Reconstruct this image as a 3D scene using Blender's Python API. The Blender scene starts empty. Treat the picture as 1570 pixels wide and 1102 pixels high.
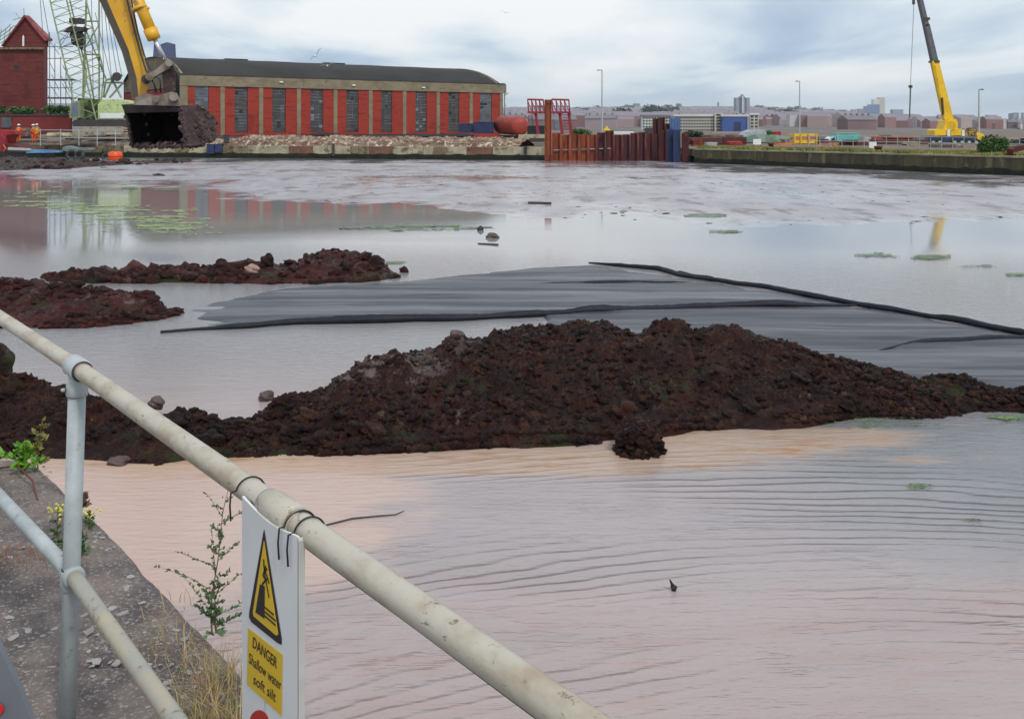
import bpy, math, random
import numpy as np
from mathutils import Vector
R = math.radians
rnd = random.Random(7)
SC = bpy.context.scene
COL = SC.collection
# ------------------------------------------------------------------ camera
HC, FP, CX, HY = 3.0, 1500.0, 785.0, 195.0      # eye height over the water, focal length / centre / horizon of the photograph in its pixels
cam = bpy.data.cameras.new('camera'); cam.sensor_width = 36; cam.lens = 36 * FP / 1570; cam.shift_y = -(551 - HY) / 1570
cam.clip_start = 0.05; cam.clip_end = 20000
co = bpy.data.objects.new('camera', cam); COL.objects.link(co); co.location = (0, 0, HC); co.rotation_euler = (R(90), 0, 0)
SC.camera = co
SC.view_settings.view_transform = 'Standard'; SC.view_settings.look = 'None'; SC.view_settings.exposure = 0; SC.view_settings.gamma = 1
try:
    SC.cycles.max_bounces = 6; SC.cycles.volume_bounces = 0; SC.cycles.transparent_max_bounces = 8
except Exception: pass
# ------------------------------------------------------------------ node helper
class NT:
    def __init__(s, nt): s.nt = nt; nt.nodes.clear()
    def n(s, typ, ins=None, **kw):
        nd = s.nt.nodes.new(typ)
        for k, v in kw.items(): setattr(nd, k, v)
        for k, v in (ins or {}).items():
            sk = nd.inputs[k]
            if hasattr(v, 'is_output') or isinstance(v, bpy.types.NodeSocket): s.nt.links.new(v, sk)
            else: sk.default_value = v
        return nd
    def math(s, op, a, b=0.0, c=None, clamp=False):
        i = {0: a, 1: b}
        if c is not None: i[2] = c
        return s.n('ShaderNodeMath', i, operation=op, use_clamp=clamp).outputs[0]
    def mix(s, f, a, b):
        nd = s.n('ShaderNodeMix', data_type='RGBA')
        for k, v in ((0, f), (6, a), (7, b)):
            if isinstance(v, bpy.types.NodeSocket): s.nt.links.new(v, nd.inputs[k])
            else: nd.inputs[k].default_value = v if k == 0 else (*v[:3], 1)
        return nd.outputs[2]
    def ramp(s, f, stops):
        nd = s.n('ShaderNodeValToRGB', {0: f}); cr = nd.color_ramp
        while len(cr.elements) < len(stops): cr.elements.new(0.5)
        for e, (p, c) in zip(cr.elements, stops):
            e.position = p; e.color = (c, c, c, 1) if isinstance(c, (int, float)) else (*c, 1)
        return nd.outputs[0]
    def map(s, v, loc=(0, 0, 0), rot=(0, 0, 0), sc=(1, 1, 1)):
        return s.n('ShaderNodeMapping', {0: v, 1: loc, 2: rot, 3: sc}).outputs[0]
    def noise(s, v, scale, det=4, rough=0.55, dist=0.0):
        return s.n('ShaderNodeTexNoise', {'Vector': v, 'Scale': scale, 'Detail': det, 'Roughness': rough, 'Distortion': dist}).outputs[0]
    def smooth(s, v, a, b):
        nd = s.n('ShaderNodeMapRange', {0: v, 1: a, 2: b}, interpolation_type='SMOOTHSTEP')
        return nd.outputs[0]
# ------------------------------------------------------------------ sky and sun
SUN_EL, SUN_AZ = R(48), R(150)      # azimuth clockwise from +Y: high, behind and to the right of the camera
w = bpy.data.worlds.new('World'); SC.world = w; w.use_nodes = True
N = NT(w.node_tree)
sky = N.n('ShaderNodeTexSky', sky_type='NISHITA', sun_disc=False, sun_elevation=SUN_EL, sun_rotation=SUN_AZ)
tc = N.n('ShaderNodeTexCoord').outputs['Generated']
sep = N.n('ShaderNodeSeparateXYZ', {0: tc})
dz = N.math('ADD', N.math('MAXIMUM', sep.outputs[2], 0.0), 0.09)
cxy = N.n('ShaderNodeCombineXYZ', {0: N.math('DIVIDE', sep.outputs[0], dz), 1: N.math('DIVIDE', sep.outputs[1], dz), 2: 0.0}).outputs[0]
c1 = N.noise(N.map(cxy, loc=(5.3, 3.9, 0), sc=(0.75, 0.36, 1)), 1.0, 6, 0.50, 0.3)
c2 = N.noise(N.map(cxy, loc=(3.2, 9.7, 0), sc=(0.22, 0.22, 1)), 1.0, 3, 0.5)
cc = N.math('ADD', N.math('MULTIPLY', c1, 0.6), N.math('MULTIPLY', c2, 0.4))
cloud = N.ramp(cc, [(0.35, (0.29, 0.41, 0.61)), (0.44, (0.48, 0.61, 0.78)), (0.50, (0.76, 0.86, 0.93)), (0.585, (1.02, 1.03, 1.04))])
low = N.smooth(sep.outputs[2], 0.0, 0.075)
cloud = N.mix(N.math('MULTIPLY', N.math('SUBTRACT', 1.0, low), 0.7), cloud, (0.74, 0.855, 0.925))
cloud = N.mix(N.math('MULTIPLY', N.smooth(sep.outputs[2], 0.07, 0.18), 0.42), cloud, (0.98, 1.0, 1.02))
skyc = N.mix(0.94, N.n('ShaderNodeVectorMath', {0: sky.outputs[0], 3: 0.1}, operation='SCALE').outputs[0], cloud)
bg = N.n('ShaderNodeBackground', {0: skyc, 1: 1.0})
N.n('ShaderNodeOutputWorld', {0: bg.outputs[0]})
sl = bpy.data.lights.new('sun', 'SUN'); sl.energy = 2.2; sl.angle = R(10); sl.color = (1, 0.95, 0.87)
so = bpy.data.objects.new('sun', sl); COL.objects.link(so)
d = Vector((math.sin(SUN_AZ) * math.cos(SUN_EL), math.cos(SUN_AZ) * math.cos(SUN_EL), math.sin(SUN_EL)))
so.rotation_euler = d.to_track_quat('Z', 'Y').to_euler(); so.location = d * 50 + Vector((0, 0, 20))
# ------------------------------------------------------------------ materials
def mat(name, c1, c2=None, rough=0.7, scale=2.0, bump=0.0, bscale=None, metal=0.0, thr=(0.35, 0.65), spec=0.5, c3=None, c3scale=8.0, c3thr=(0.6, 0.66), stretch=(1, 1, 1), rough2=None, backface=False):
    m = bpy.data.materials.new(name); m.use_nodes = True; N = NT(m.node_tree)
    p = N.n('ShaderNodeNewGeometry').outputs['Position']
    v = N.map(p, sc=stretch) if stretch != (1, 1, 1) else p
    c2 = c2 or tuple(x * 0.75 for x in c1)
    f = N.smooth(N.noise(v, scale, 6, 0.6), *thr)
    col = N.mix(f, c1, c2)
    if c3: col = N.mix(N.smooth(N.noise(v, c3scale, 5, 0.65), *c3thr), col, c3)
    ins = {'Base Color': col, 'Roughness': rough, 'Metallic': metal, 'Specular IOR Level': spec}
    if rough2 is not None:
        ins['Roughness'] = N.n('ShaderNodeMapRange', {0: f, 1: 0.0, 2: 1.0, 3: rough, 4: rough2}).outputs[0]
    if bump:
        ins['Normal'] = N.n('ShaderNodeBump', {'Height': N.noise(v, bscale or scale * 4, 6, 0.65), 'Strength': 1.0, 'Distance': bump}).outputs[0]
    b = N.n('ShaderNodeBsdfPrincipled', ins)
    N.n('ShaderNodeOutputMaterial', {0: b.outputs[0]})
    return m
def brickmat(name, ca, cb, mortar, angle=0.0, bw=0.23, bh=0.075, blotch=(0.6, 0.75), bl=None, courses=0.0):
    """brick in world metres on a wall whose run makes ANGLE with the x axis"""
    m = bpy.data.materials.new(name); m.use_nodes = True; N = NT(m.node_tree)
    p = N.n('ShaderNodeNewGeometry').outputs['Position']
    q = N.map(p, rot=(0, 0, -angle)); s = N.n('ShaderNodeSeparateXYZ', {0: q})
    uv = N.n('ShaderNodeCombineXYZ', {0: N.math('ADD', s.outputs[0], s.outputs[1]), 1: s.outputs[2], 2: 0.0}).outputs[0]
    br = N.n('ShaderNodeTexBrick', {'Vector': uv, 'Color1': (*ca, 1), 'Color2': (*cb, 1), 'Mortar': (*mortar, 1), 'Scale': 1.0, 'Mortar Size': bh * 0.12, 'Brick Width': bw, 'Row Height': bh})
    col = br.outputs[0]
    k = N.smooth(N.noise(p, 0.5, 6, 0.7), *blotch)
    col = N.mix(N.math('MULTIPLY', k, 0.6), col, bl or tuple(x * 0.35 for x in ca))
    if courses:
        k2 = N.smooth(N.noise(N.n('ShaderNodeCombineXYZ', {0: N.math('MULTIPLY', s.outputs[0], 0.25), 1: 0.0, 2: N.math('MULTIPLY', s.outputs[2], 3.2)}).outputs[0], 1.0, 4, 0.7), 0.5, 0.64)
        col = N.mix(N.math('MULTIPLY', k2, courses), col, tuple(x * 0.4 for x in ca))
    b = N.n('ShaderNodeBsdfPrincipled', {'Base Color': col, 'Roughness': 0.85})
    N.n('ShaderNodeOutputMaterial', {0: b.outputs[0]})
    return m
# ------------------------------------------------------------------ maths
def P(x, y, Y): return Vector(((x - CX) / FP * Y, Y, HC + (HY - y) / FP * Y))
def G(x, y, z=0.0):
    Y = (HC - z) * FP / (y - HY); return Vector(((x - CX) / FP * Y, Y, z))
QZ = 1.15                                            # quay level
def _h(ix, iy, seed):
    n = (ix.astype(np.int64) * 374761393 + iy.astype(np.int64) * 668265263 + seed * 974634777) & 0x7fffffff
    n = (n ^ (n >> 13)) * 1274126177 & 0x7fffffff
    return ((n ^ (n >> 16)) & 0xffff) / 65535.0
def vn(x, y, seed=0):
    x = np.asarray(x, float); y = np.asarray(y, float)
    ix = np.floor(x).astype(np.int64); iy = np.floor(y).astype(np.int64)
    fx = x - ix; fy = y - iy; fx = fx * fx * (3 - 2 * fx); fy = fy * fy * (3 - 2 * fy)
    a = _h(ix, iy, seed) * (1 - fx) + _h(ix + 1, iy, seed) * fx
    b = _h(ix, iy + 1, seed) * (1 - fx) + _h(ix + 1, iy + 1, seed) * fx
    return (a * (1 - fy) + b * fy) * 2 - 1
def fbm(x, y, o=5, seed=0, g=0.5, ridged=False):
    s = 0; a = 1; t = 0
    for i in range(o):
        v = vn(x * 2 ** i + 17.3 * i, y * 2 ** i - 9.1 * i, seed + i)
        if ridged: v = 1 - 2 * abs(v)
        s = s + a * v; t += a; a *= g
    return s / t
# ------------------------------------------------------------------ objects
def tag(o, label=None, cat=None, group=None, kind=None):
    if label: o['label'] = label
    if cat: o['category'] = cat
    if group: o['group'] = group
    if kind: o['kind'] = kind
    return o
def thing(name, label, cat, loc, group=None, rz=0.0):
    o = bpy.data.objects.new(name, None); COL.objects.link(o); o.location = loc; o.rotation_euler = (0, 0, rz)
    o.empty_display_size = 0.2
    return tag(o, label, cat, group)
def wloc(o):
    v = Vector((0, 0, 0))
    while o is not None: v = v + Vector(o.location); o = o.parent
    return v
def mesh(name, vs, fs, m, parent=None, smooth=False, origin=None, mi=None):
    vs = np.asarray(vs, dtype=float)
    if parent is not None: og = np.array(wloc(parent)); loc = (0, 0, 0)
    else:
        if origin is None:
            lo, hi = vs.min(0), vs.max(0); origin = ((lo[0] + hi[0]) / 2, (lo[1] + hi[1]) / 2, lo[2])
        og = np.array(origin); loc = tuple(origin)
    me = bpy.data.meshes.new(name)
    if isinstance(fs, np.ndarray):
        n = len(fs); k = fs.shape[1]
        me.vertices.add(len(vs)); me.vertices.foreach_set('co', (vs - og).ravel())
        me.loops.add(n * k); me.loops.foreach_set('vertex_index', fs.ravel().astype(np.int32))
        me.polygons.add(n); me.polygons.foreach_set('loop_start', np.arange(0, n * k, k, dtype=np.int32)); 
        me.update(calc_edges=True)
    else:
        me.from_pydata([tuple(v) for v in (vs - og)], [], fs)
    ms = m if isinstance(m, (list, tuple)) else [m]
    for q in ms: me.materials.append(q)
    if mi is not None: me.polygons.foreach_set('material_index', np.asarray(mi, dtype=np.int32))
    if smooth: me.polygons.foreach_set('use_smooth', [True] * len(me.polygons))
    me.update()
    o = bpy.data.objects.new(name, me); COL.objects.link(o); o.location = loc
    if parent is not None: o.parent = parent
    return o
def basis(d):
    d = d.normalized(); a = Vector((0, 0, 1)) if abs(d.z) < 0.9 else Vector((1, 0, 0))
    u = d.cross(a).normalized(); return u, u.cross(d).normalized()
class MB:
    def __init__(s): s.v = []; s.f = []
    def add(s, vs, fs):
        k = len(s.v); s.v += [Vector(v) for v in vs]; s.f += [tuple(i + k for i in f) for f in fs]; return s
    def box(s, c, size, rz=0.0, u=None, wv=None):
        hx, hy, hz = [q / 2 for q in size]; c = Vector(c)
        u = u or Vector((math.cos(rz), math.sin(rz), 0)); wv = wv or Vector((-u.y, u.x, 0)); t = u.cross(wv)
        vs = [c + u * (a * hx) + wv * (b * hy) + t * (e * hz) for e in (-1, 1) for b in (-1, 1) for a in (-1, 1)]
        return s.add(vs, [(0, 2, 3, 1), (4, 5, 7, 6), (0, 1, 5, 4), (2, 6, 7, 3), (0, 4, 6, 2), (1, 3, 7, 5)])
    def prism(s, pts, vec):
        n = len(pts); pts = [Vector(p) for p in pts]; vec = Vector(vec)
        return s.add(pts + [p + vec for p in pts], [tuple(range(n)), tuple(range(2 * n - 1, n - 1, -1))] + [(i, i + n, (i + 1) % n + n, (i + 1) % n) for i in range(n)])
    def px(s, out, Y, th, vec=None):
        return s.prism([P(x, y, Y) for x, y in out], vec or (0, th, 0))
    def pb(s, x0, y0, x1, y1, Y, th): return s.px([(x0, y0), (x0, y1), (x1, y1), (x1, y0)], Y, th)
    def tube(s, pts, r, n=8, cap=True, flat=1.0):
        pts = [Vector(p) for p in pts]; k = len(pts); rs = r if isinstance(r, (list, tuple)) else [r] * k
        vs = []; u = None
        for i, p in enumerate(pts):
            d = (pts[min(i + 1, k - 1)] - pts[max(i - 1, 0)]).normalized()
            if u is None: u, w2 = basis(d)
            else: u = (u - d * u.dot(d)).normalized(); w2 = u.cross(d)
            for j in range(n):
                a = 2 * math.pi * j / n; vs.append(p + u * (math.cos(a) * rs[i]) + w2 * (math.sin(a) * rs[i] * flat))
        fs = [(i * n + j, i * n + (j + 1) % n, (i + 1) * n + (j + 1) % n, (i + 1) * n + j) for i in range(k - 1) for j in range(n)]
        if cap: fs += [tuple(range(n - 1, -1, -1)), tuple(range((k - 1) * n, k * n))]
        return s.add(vs, fs)
    def pt(s, a, b, Y, r, n=6, Y2=None): return s.tube([P(*a, Y), P(*b, Y2 or Y)], r, n)
    def blob(s, c, r, seed=0, sub=2, amp=0.25, sq=(1, 1, 1)):
        vs, fs = ICO[sub]; c = Vector(c); g = random.Random(seed); ph = [g.uniform(0, 9) for _ in range(6)]
        out = []
        for v in vs:
            k = 1 + amp * (math.sin(v[0] * 3.1 + ph[0]) * math.sin(v[1] * 3.7 + ph[1]) + 0.6 * math.sin(v[2] * 6.3 + ph[2] + v[0] * 4) + 0.5 * g.uniform(-0.5, 0.5))
            out.append(c + Vector((v[0] * sq[0], v[1] * sq[1], v[2] * sq[2])) * (r * k))
        return s.add(out, fs)
    def build(s, name, m, parent=None, smooth=False, label=None, cat=None, group=None, kind=None, origin=None):
        o = mesh(name, [tuple(v) for v in s.v], s.f, m, parent, smooth, origin)
        return tag(o, label, cat, group, kind)
def _ico():
    t = (1 + 5 ** 0.5) / 2
    v = [Vector(p).normalized() for p in ((-1, t, 0), (1, t, 0), (-1, -t, 0), (1, -t, 0), (0, -1, t), (0, 1, t), (0, -1, -t), (0, 1, -t), (t, 0, -1), (t, 0, 1), (-t, 0, -1), (-t, 0, 1))]
    f = [(0, 11, 5), (0, 5, 1), (0, 1, 7), (0, 7, 10), (0, 10, 11), (1, 5, 9), (5, 11, 4), (11, 10, 2), (10, 7, 6), (7, 1, 8), (3, 9, 4), (3, 4, 2), (3, 2, 6), (3, 6, 8), (3, 8, 9), (4, 9, 5), (2, 4, 11), (6, 2, 10), (8, 6, 7), (9, 8, 1)]
    out = [(list(v), f)]
    for _ in range(3):
        v = list(v); cache = {}; nf = []
        def mid(a, b):
            k = (min(a, b), max(a, b))
            if k not in cache: v.append((v[a] + v[b]).normalized()); cache[k] = len(v) - 1
            return cache[k]
        for a, b, c in f: ab, bc, ca = mid(a, b), mid(b, c), mid(c, a); nf += [(a, ab, ca), (b, bc, ab), (c, ca, bc), (ab, bc, ca)]
        f = nf; out.append((list(v), f))
    return out
ICO = _ico()
def grid(nx, ny):
    i, j = np.meshgrid(np.arange(nx - 1), np.arange(ny - 1), indexing='ij'); a = (i * ny + j).ravel()
    return np.stack([a, a + ny, a + ny + 1, a + 1], 1)
def copy_tree(o, parent=None):
    c = o.copy(); COL.objects.link(c); c.parent = parent
    for ch in [q for q in o.children]: copy_tree(ch, c)
    return c
def foliage(name, m, parent, blobs, n, size, seed=1, flat=1.0):
    """leaf sized quads spread through and over a set of ellipsoids (centre, radii)"""
    g = np.random.RandomState(seed); tot = sum(b[1][0] * b[1][2] for b in blobs); V = []
    for c, r in blobs:
        k = max(20, int(n * r[0] * r[2] / tot)); u = g.normal(size=(k, 3)); u /= np.linalg.norm(u, axis=1)[:, None]
        rad = 0.45 + 0.6 * g.rand(k) ** 0.6; cl = fbm(u[:, 0] * 2.2 + u[:, 2] * 1.7 + seed, u[:, 1] * 2.2 - u[:, 2], 3, seed)
        rad *= 1 + 0.32 * cl; keep = g.rand(k) < 0.8 + cl; rad = rad[keep]; u = u[keep]
        V.append(np.array(c) + u * rad[:, None] * np.array(r))
    C = np.concatenate(V); k = len(C); a = g.normal(size=(k, 3)); a /= np.linalg.norm(a, axis=1)[:, None]; b = g.normal(size=(k, 3)); b = np.cross(a, b); b /= np.linalg.norm(b, axis=1)[:, None]
    s1 = size * (0.5 + g.rand(k))[:, None]; s2 = s1 * 0.55
    vs = np.stack([C - a * s1, C + b * s2, C + a * s1, C - b * s2], 1).reshape(-1, 3)
    return mesh(name, vs, np.arange(4 * k).reshape(-1, 4), m, parent)
# ================================================================== shared materials
M = {}
M['steelgrey'] = mat('painted grey steel', (0.36, 0.38, 0.37), (0.27, 0.28, 0.26), rough=0.45, scale=9, c3=(0.40, 0.35, 0.26), c3scale=14, c3thr=(0.52, 0.62), bump=0.0006, bscale=60)
M['galv'] = mat('galvanised grey', (0.42, 0.46, 0.47), (0.31, 0.35, 0.36), rough=0.5, scale=7, c3=(0.24, 0.25, 0.22), c3scale=30, c3thr=(0.60, 0.72), bump=0.0006, bscale=70)
M['railpaint'] = mat('weathered cream grey rail paint', (0.46, 0.43, 0.36), (0.34, 0.27, 0.19), rough=0.42, scale=11, thr=(0.45, 0.72), c3=(0.13, 0.10, 0.07), c3scale=60, c3thr=(0.60, 0.70), bump=0.001, bscale=50, stretch=(0.6, 0.6, 1.6))
M['railbrown'] = mat('rusty stained rail paint', (0.40, 0.35, 0.26), (0.30, 0.31, 0.28), rough=0.5, scale=5, c3=(0.20, 0.13, 0.08), c3scale=22, c3thr=(0.56, 0.68), bump=0.0008, bscale=60)
M['black'] = mat('black rubber', (0.012, 0.013, 0.016), rough=0.5)
M['darkmetal'] = mat('dark metal', (0.03, 0.03, 0.035), (0.05, 0.035, 0.03), rough=0.6)
M['white'] = mat('white plastic', (0.74, 0.76, 0.77), (0.68, 0.70, 0.71), rough=0.35, scale=3, c3=(0.45, 0.44, 0.4), c3scale=12, c3thr=(0.68, 0.78))
M['signyellow'] = mat('sign yellow', (0.75, 0.50, 0.02), (0.70, 0.46, 0.02), rough=0.4)
M['signblack'] = mat('sign black', (0.012, 0.012, 0.014), rough=0.4)
M['signred'] = mat('sign red', (0.60, 0.02, 0.02), rough=0.4)
M['yellow'] = mat('yellow machine paint', (0.72, 0.40, 0.02), (0.60, 0.31, 0.02), rough=0.42, scale=1.2, c3=(0.26, 0.14, 0.03), c3scale=5, c3thr=(0.58, 0.70), bump=0.003, bscale=6)
M['yellowdark'] = mat('dark yellow paint and painted shade', (0.085, 0.05, 0.015), (0.045, 0.028, 0.015), rough=0.5, scale=3)  # darker yellow; on the excavator stick it paints the underside's shade
M['yellow2'] = mat('mobile crane yellow', (0.80, 0.52, 0.01), (0.68, 0.42, 0.01), rough=0.4, scale=1)
M['chrome'] = mat('cylinder rod', (0.6, 0.62, 0.65), rough=0.25, metal=0.8)
M['muddysteel'] = mat('mud caked steel', (0.085, 0.052, 0.048), (0.035, 0.016, 0.018), rough=0.6, scale=3, c3=(0.12, 0.085, 0.07), c3scale=12, c3thr=(0.55, 0.66), bump=0.03, bscale=9)
M['bucketin'] = mat('bucket inside in painted shade', (0.006, 0.004, 0.007), (0.012, 0.007, 0.009), rough=0.85, scale=6, spec=0.1)  # near black: the shade inside the bucket is put into its base colour
M['greysteel'] = mat('worn grey brown steel', (0.27, 0.24, 0.20), (0.12, 0.08, 0.06), rough=0.55, scale=4)
M['rimsteel'] = mat('dark rim steel', (0.045, 0.032, 0.034), (0.02, 0.012, 0.014), rough=0.6, scale=4)
M['palegreen'] = mat('pale green crane paint', (0.48, 0.58, 0.26), (0.38, 0.48, 0.22), rough=0.5, scale=1.5, c3=(0.12, 0.14, 0.07), c3scale=3, c3thr=(0.55, 0.65))
M['palegreen2'] = mat('pale green lattice paint', (0.27, 0.34, 0.17), (0.17, 0.22, 0.11), rough=0.6, scale=1.0)
M['cable'] = mat('steel rope', (0.10, 0.11, 0.12), rough=0.5)
M['rust1'] = mat('orange rust', (0.24, 0.05, 0.012), (0.13, 0.025, 0.01), rough=0.8, scale=1.5, c3=(0.10, 0.015, 0.01), c3scale=2.5, c3thr=(0.55, 0.65), stretch=(1, 1, 0.25))
M['rust2'] = mat('dark red rust', (0.085, 0.011, 0.010), (0.04, 0.008, 0.012), rough=0.8, scale=1.5, c3=(0.20, 0.04, 0.012), c3scale=2.5, c3thr=(0.58, 0.66), stretch=(1, 1, 0.25))
M['navy'] = mat('navy sheet', (0.012, 0.02, 0.075), (0.02, 0.035, 0.11), rough=0.5, scale=2)
M['bluepile'] = mat('blue painted steel', (0.07, 0.13, 0.30), rough=0.5)
M['tankred'] = mat('red oxide tank', (0.33, 0.035, 0.022), (0.25, 0.03, 0.02), rough=0.6, scale=1, c3=(0.40, 0.09, 0.06), c3scale=2, c3thr=(0.56, 0.64))
M['framered'] = mat('crimson steel', (0.28, 0.01, 0.03), (0.18, 0.008, 0.02), rough=0.5)
M['concrete'] = mat('shed concrete', (0.235, 0.20, 0.13), (0.17, 0.145, 0.095), rough=0.9, scale=0.6, c3=(0.11, 0.09, 0.065), c3scale=1.4, c3thr=(0.56, 0.68), stretch=(1, 1, 1.8))
M['roof'] = mat('dark felt roof', (0.020, 0.019, 0.017), (0.032, 0.029, 0.024), rough=0.7, scale=0.25, c3=(0.022, 0.023, 0.025), c3scale=1.0, spec=0.25)
M['shutter'] = mat('grey shutter', (0.085, 0.095, 0.105), (0.05, 0.056, 0.062), rough=0.55, scale=1.2, c3=(0.16, 0.18, 0.2), c3scale=2, c3thr=(0.58, 0.66))
M['shutterblue'] = mat('blue grey shutter', (0.17, 0.20, 0.26), (0.11, 0.13, 0.18), rough=0.5, scale=1.2)
M['barpale'] = mat('pale glazing bar', (0.26, 0.29, 0.32), (0.12, 0.13, 0.14), rough=0.6, scale=1.0, thr=(0.4, 0.55))
M['rubble'] = mat('rubble', (0.20, 0.14, 0.095), (0.10, 0.055, 0.04), rough=0.9, scale=1.6, c3=(0.50, 0.42, 0.33), c3scale=2.2, c3thr=(0.54, 0.6))
M['rubblegrey'] = mat('grey rubble', (0.17, 0.14, 0.12), (0.07, 0.05, 0.045), rough=0.9, scale=1.2, c3=(0.32, 0.25, 0.19), c3scale=2.2, c3thr=(0.56, 0.62))
M['timber'] = mat('old timber', (0.10, 0.07, 0.055), (0.17, 0.13, 0.10), rough=0.85, scale=1.4)
M['green'] = mat('bush leaves', (0.045, 0.12, 0.012), (0.025, 0.07, 0.01), rough=0.6, scale=3, c3=(0.09, 0.17, 0.02), c3scale=5, c3thr=(0.55, 0.63))
M['darkgreen'] = mat('far tree leaves', (0.028, 0.05, 0.022), (0.016, 0.03, 0.018), rough=0.7, scale=0.08)
M['grassy'] = mat('grass blades', (0.17, 0.19, 0.03), (0.10, 0.13, 0.02), rough=0.7, scale=0.5, c3=(0.30, 0.23, 0.07), c3scale=0.9, c3thr=(0.5, 0.6))
M['drygrass'] = mat('dry grass', (0.42, 0.30, 0.14), (0.24, 0.19, 0.07), rough=0.7, scale=9, c3=(0.35, 0.12, 0.03), c3scale=12, c3thr=(0.58, 0.66))
M['weed'] = mat('weed leaves', (0.075, 0.15, 0.055), (0.045, 0.10, 0.03), rough=0.55, scale=30, c3=(0.13, 0.17, 0.06), c3scale=50, c3thr=(0.55, 0.62))
M['brightleaf'] = mat('bright leaves', (0.14, 0.34, 0.02), (0.08, 0.22, 0.02), rough=0.5, scale=20)
M['stem'] = mat('weed stem', (0.11, 0.09, 0.05), (0.14, 0.06, 0.04), rough=0.7, scale=30)
M['hiviz'] = mat('orange workwear', (0.75, 0.13, 0.01), (0.55, 0.09, 0.01), rough=0.7, scale=6)
M['vest'] = mat('yellow vest', (0.45, 0.52, 0.04), rough=0.7)
M['skin'] = mat('skin', (0.45, 0.24, 0.17), rough=0.6)
M['brown'] = mat('brown paint', (0.11, 0.02, 0.012), (0.06, 0.015, 0.01), rough=0.7)
M['orange'] = mat('orange plastic', (0.80, 0.09, 0.008), (0.6, 0.06, 0.01), rough=0.4, scale=3)
M['orangeb'] = mat('orange barrier', (0.62, 0.20, 0.02), (0.45, 0.10, 0.02), rough=0.6, scale=0.8)
M['red'] = mat('red paint', (0.42, 0.015, 0.015), (0.20, 0.01, 0.012), rough=0.45, scale=1.2)
M['turq'] = mat('turquoise tarpaulin', (0.16, 0.50, 0.46), (0.12, 0.42, 0.39), rough=0.6, scale=1)
M['greentarp'] = mat('green grey sheet', (0.12, 0.20, 0.15), (0.26, 0.32, 0.28), rough=0.6, scale=0.5, thr=(0.42, 0.56))
M['pale'] = mat('pale cladding', (0.62, 0.63, 0.60), (0.5, 0.51, 0.5), rough=0.7, scale=0.1)
M['cream'] = mat('cream stone cladding', (0.52, 0.49, 0.42), (0.45, 0.42, 0.37), rough=0.8, scale=0.05)
M['glass'] = mat('dark glass', (0.03, 0.04, 0.05), rough=0.15)
M['bluewall'] = mat('blue cladding', (0.035, 0.085, 0.30), (0.025, 0.065, 0.24), rough=0.4, scale=0.05)
M['slate'] = mat('slate roof', (0.19, 0.18, 0.21), (0.14, 0.14, 0.16), rough=0.8, scale=0.02)
M['mauve'] = mat('mauve render', (0.32, 0.26, 0.28), (0.24, 0.18, 0.20), rough=0.9, scale=0.03)
M['redhouse'] = mat('brown red house brick', (0.22, 0.135, 0.13), (0.16, 0.10, 0.105), rough=0.9, scale=0.03)
M['roofred'] = mat('brown roof', (0.20, 0.105, 0.09), (0.14, 0.08, 0.075), rough=0.9, scale=0.03)
M['tower'] = mat('tower concrete', (0.26, 0.30, 0.36), (0.22, 0.25, 0.30), rough=0.8, scale=0.03)
M['towerdark'] = mat('tower dark panel', (0.10, 0.125, 0.18), rough=0.6)
M['towerblue'] = mat('tower blue panel', (0.13, 0.22, 0.36), rough=0.4)
M['chimneyblue'] = mat('blue slate cladding', (0.075, 0.095, 0.19), (0.06, 0.075, 0.15), rough=0.7, scale=0.1)
M['stonepale'] = mat('pale coping stone', (0.40, 0.36, 0.25), (0.27, 0.24, 0.16), rough=0.9, scale=1.2, c3=(0.12, 0.11, 0.07), c3scale=1.6, c3thr=(0.52, 0.64))
M['stonedark'] = mat('dark stained stone', (0.14, 0.10, 0.06), (0.20, 0.17, 0.09), rough=0.9, scale=1.2, c3=(0.05, 0.04, 0.03), c3scale=2, c3thr=(0.5, 0.62))
M['stonered'] = mat('red brown stained stone', (0.19, 0.09, 0.055), (0.12, 0.06, 0.045), rough=0.9, scale=1.2, c3=(0.05, 0.03, 0.03), c3scale=2)
M['tidal'] = mat('black green tide band', (0.011, 0.014, 0.010), (0.02, 0.022, 0.013), rough=0.6, scale=1.0, bump=0.04, bscale=5, spec=0.15)
M['brickred'] = brickmat('shed red brick', (0.36, 0.028, 0.013), (0.28, 0.02, 0.010), (0.20, 0.04, 0.025), angle=math.atan2(25, 35.7), courses=0.8, blotch=(0.52, 0.7))
M['bricktower'] = brickmat('tower red brick', (0.16, 0.016, 0.015), (0.085, 0.012, 0.012), (0.13, 0.03, 0.026), courses=0.85, bh=0.10, bw=0.3, blotch=(0.5, 0.62))
M['brickwall'] = brickmat('boundary red brick', (0.22, 0.02, 0.018), (0.15, 0.015, 0.015), (0.14, 0.03, 0.03), courses=0.4)

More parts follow.
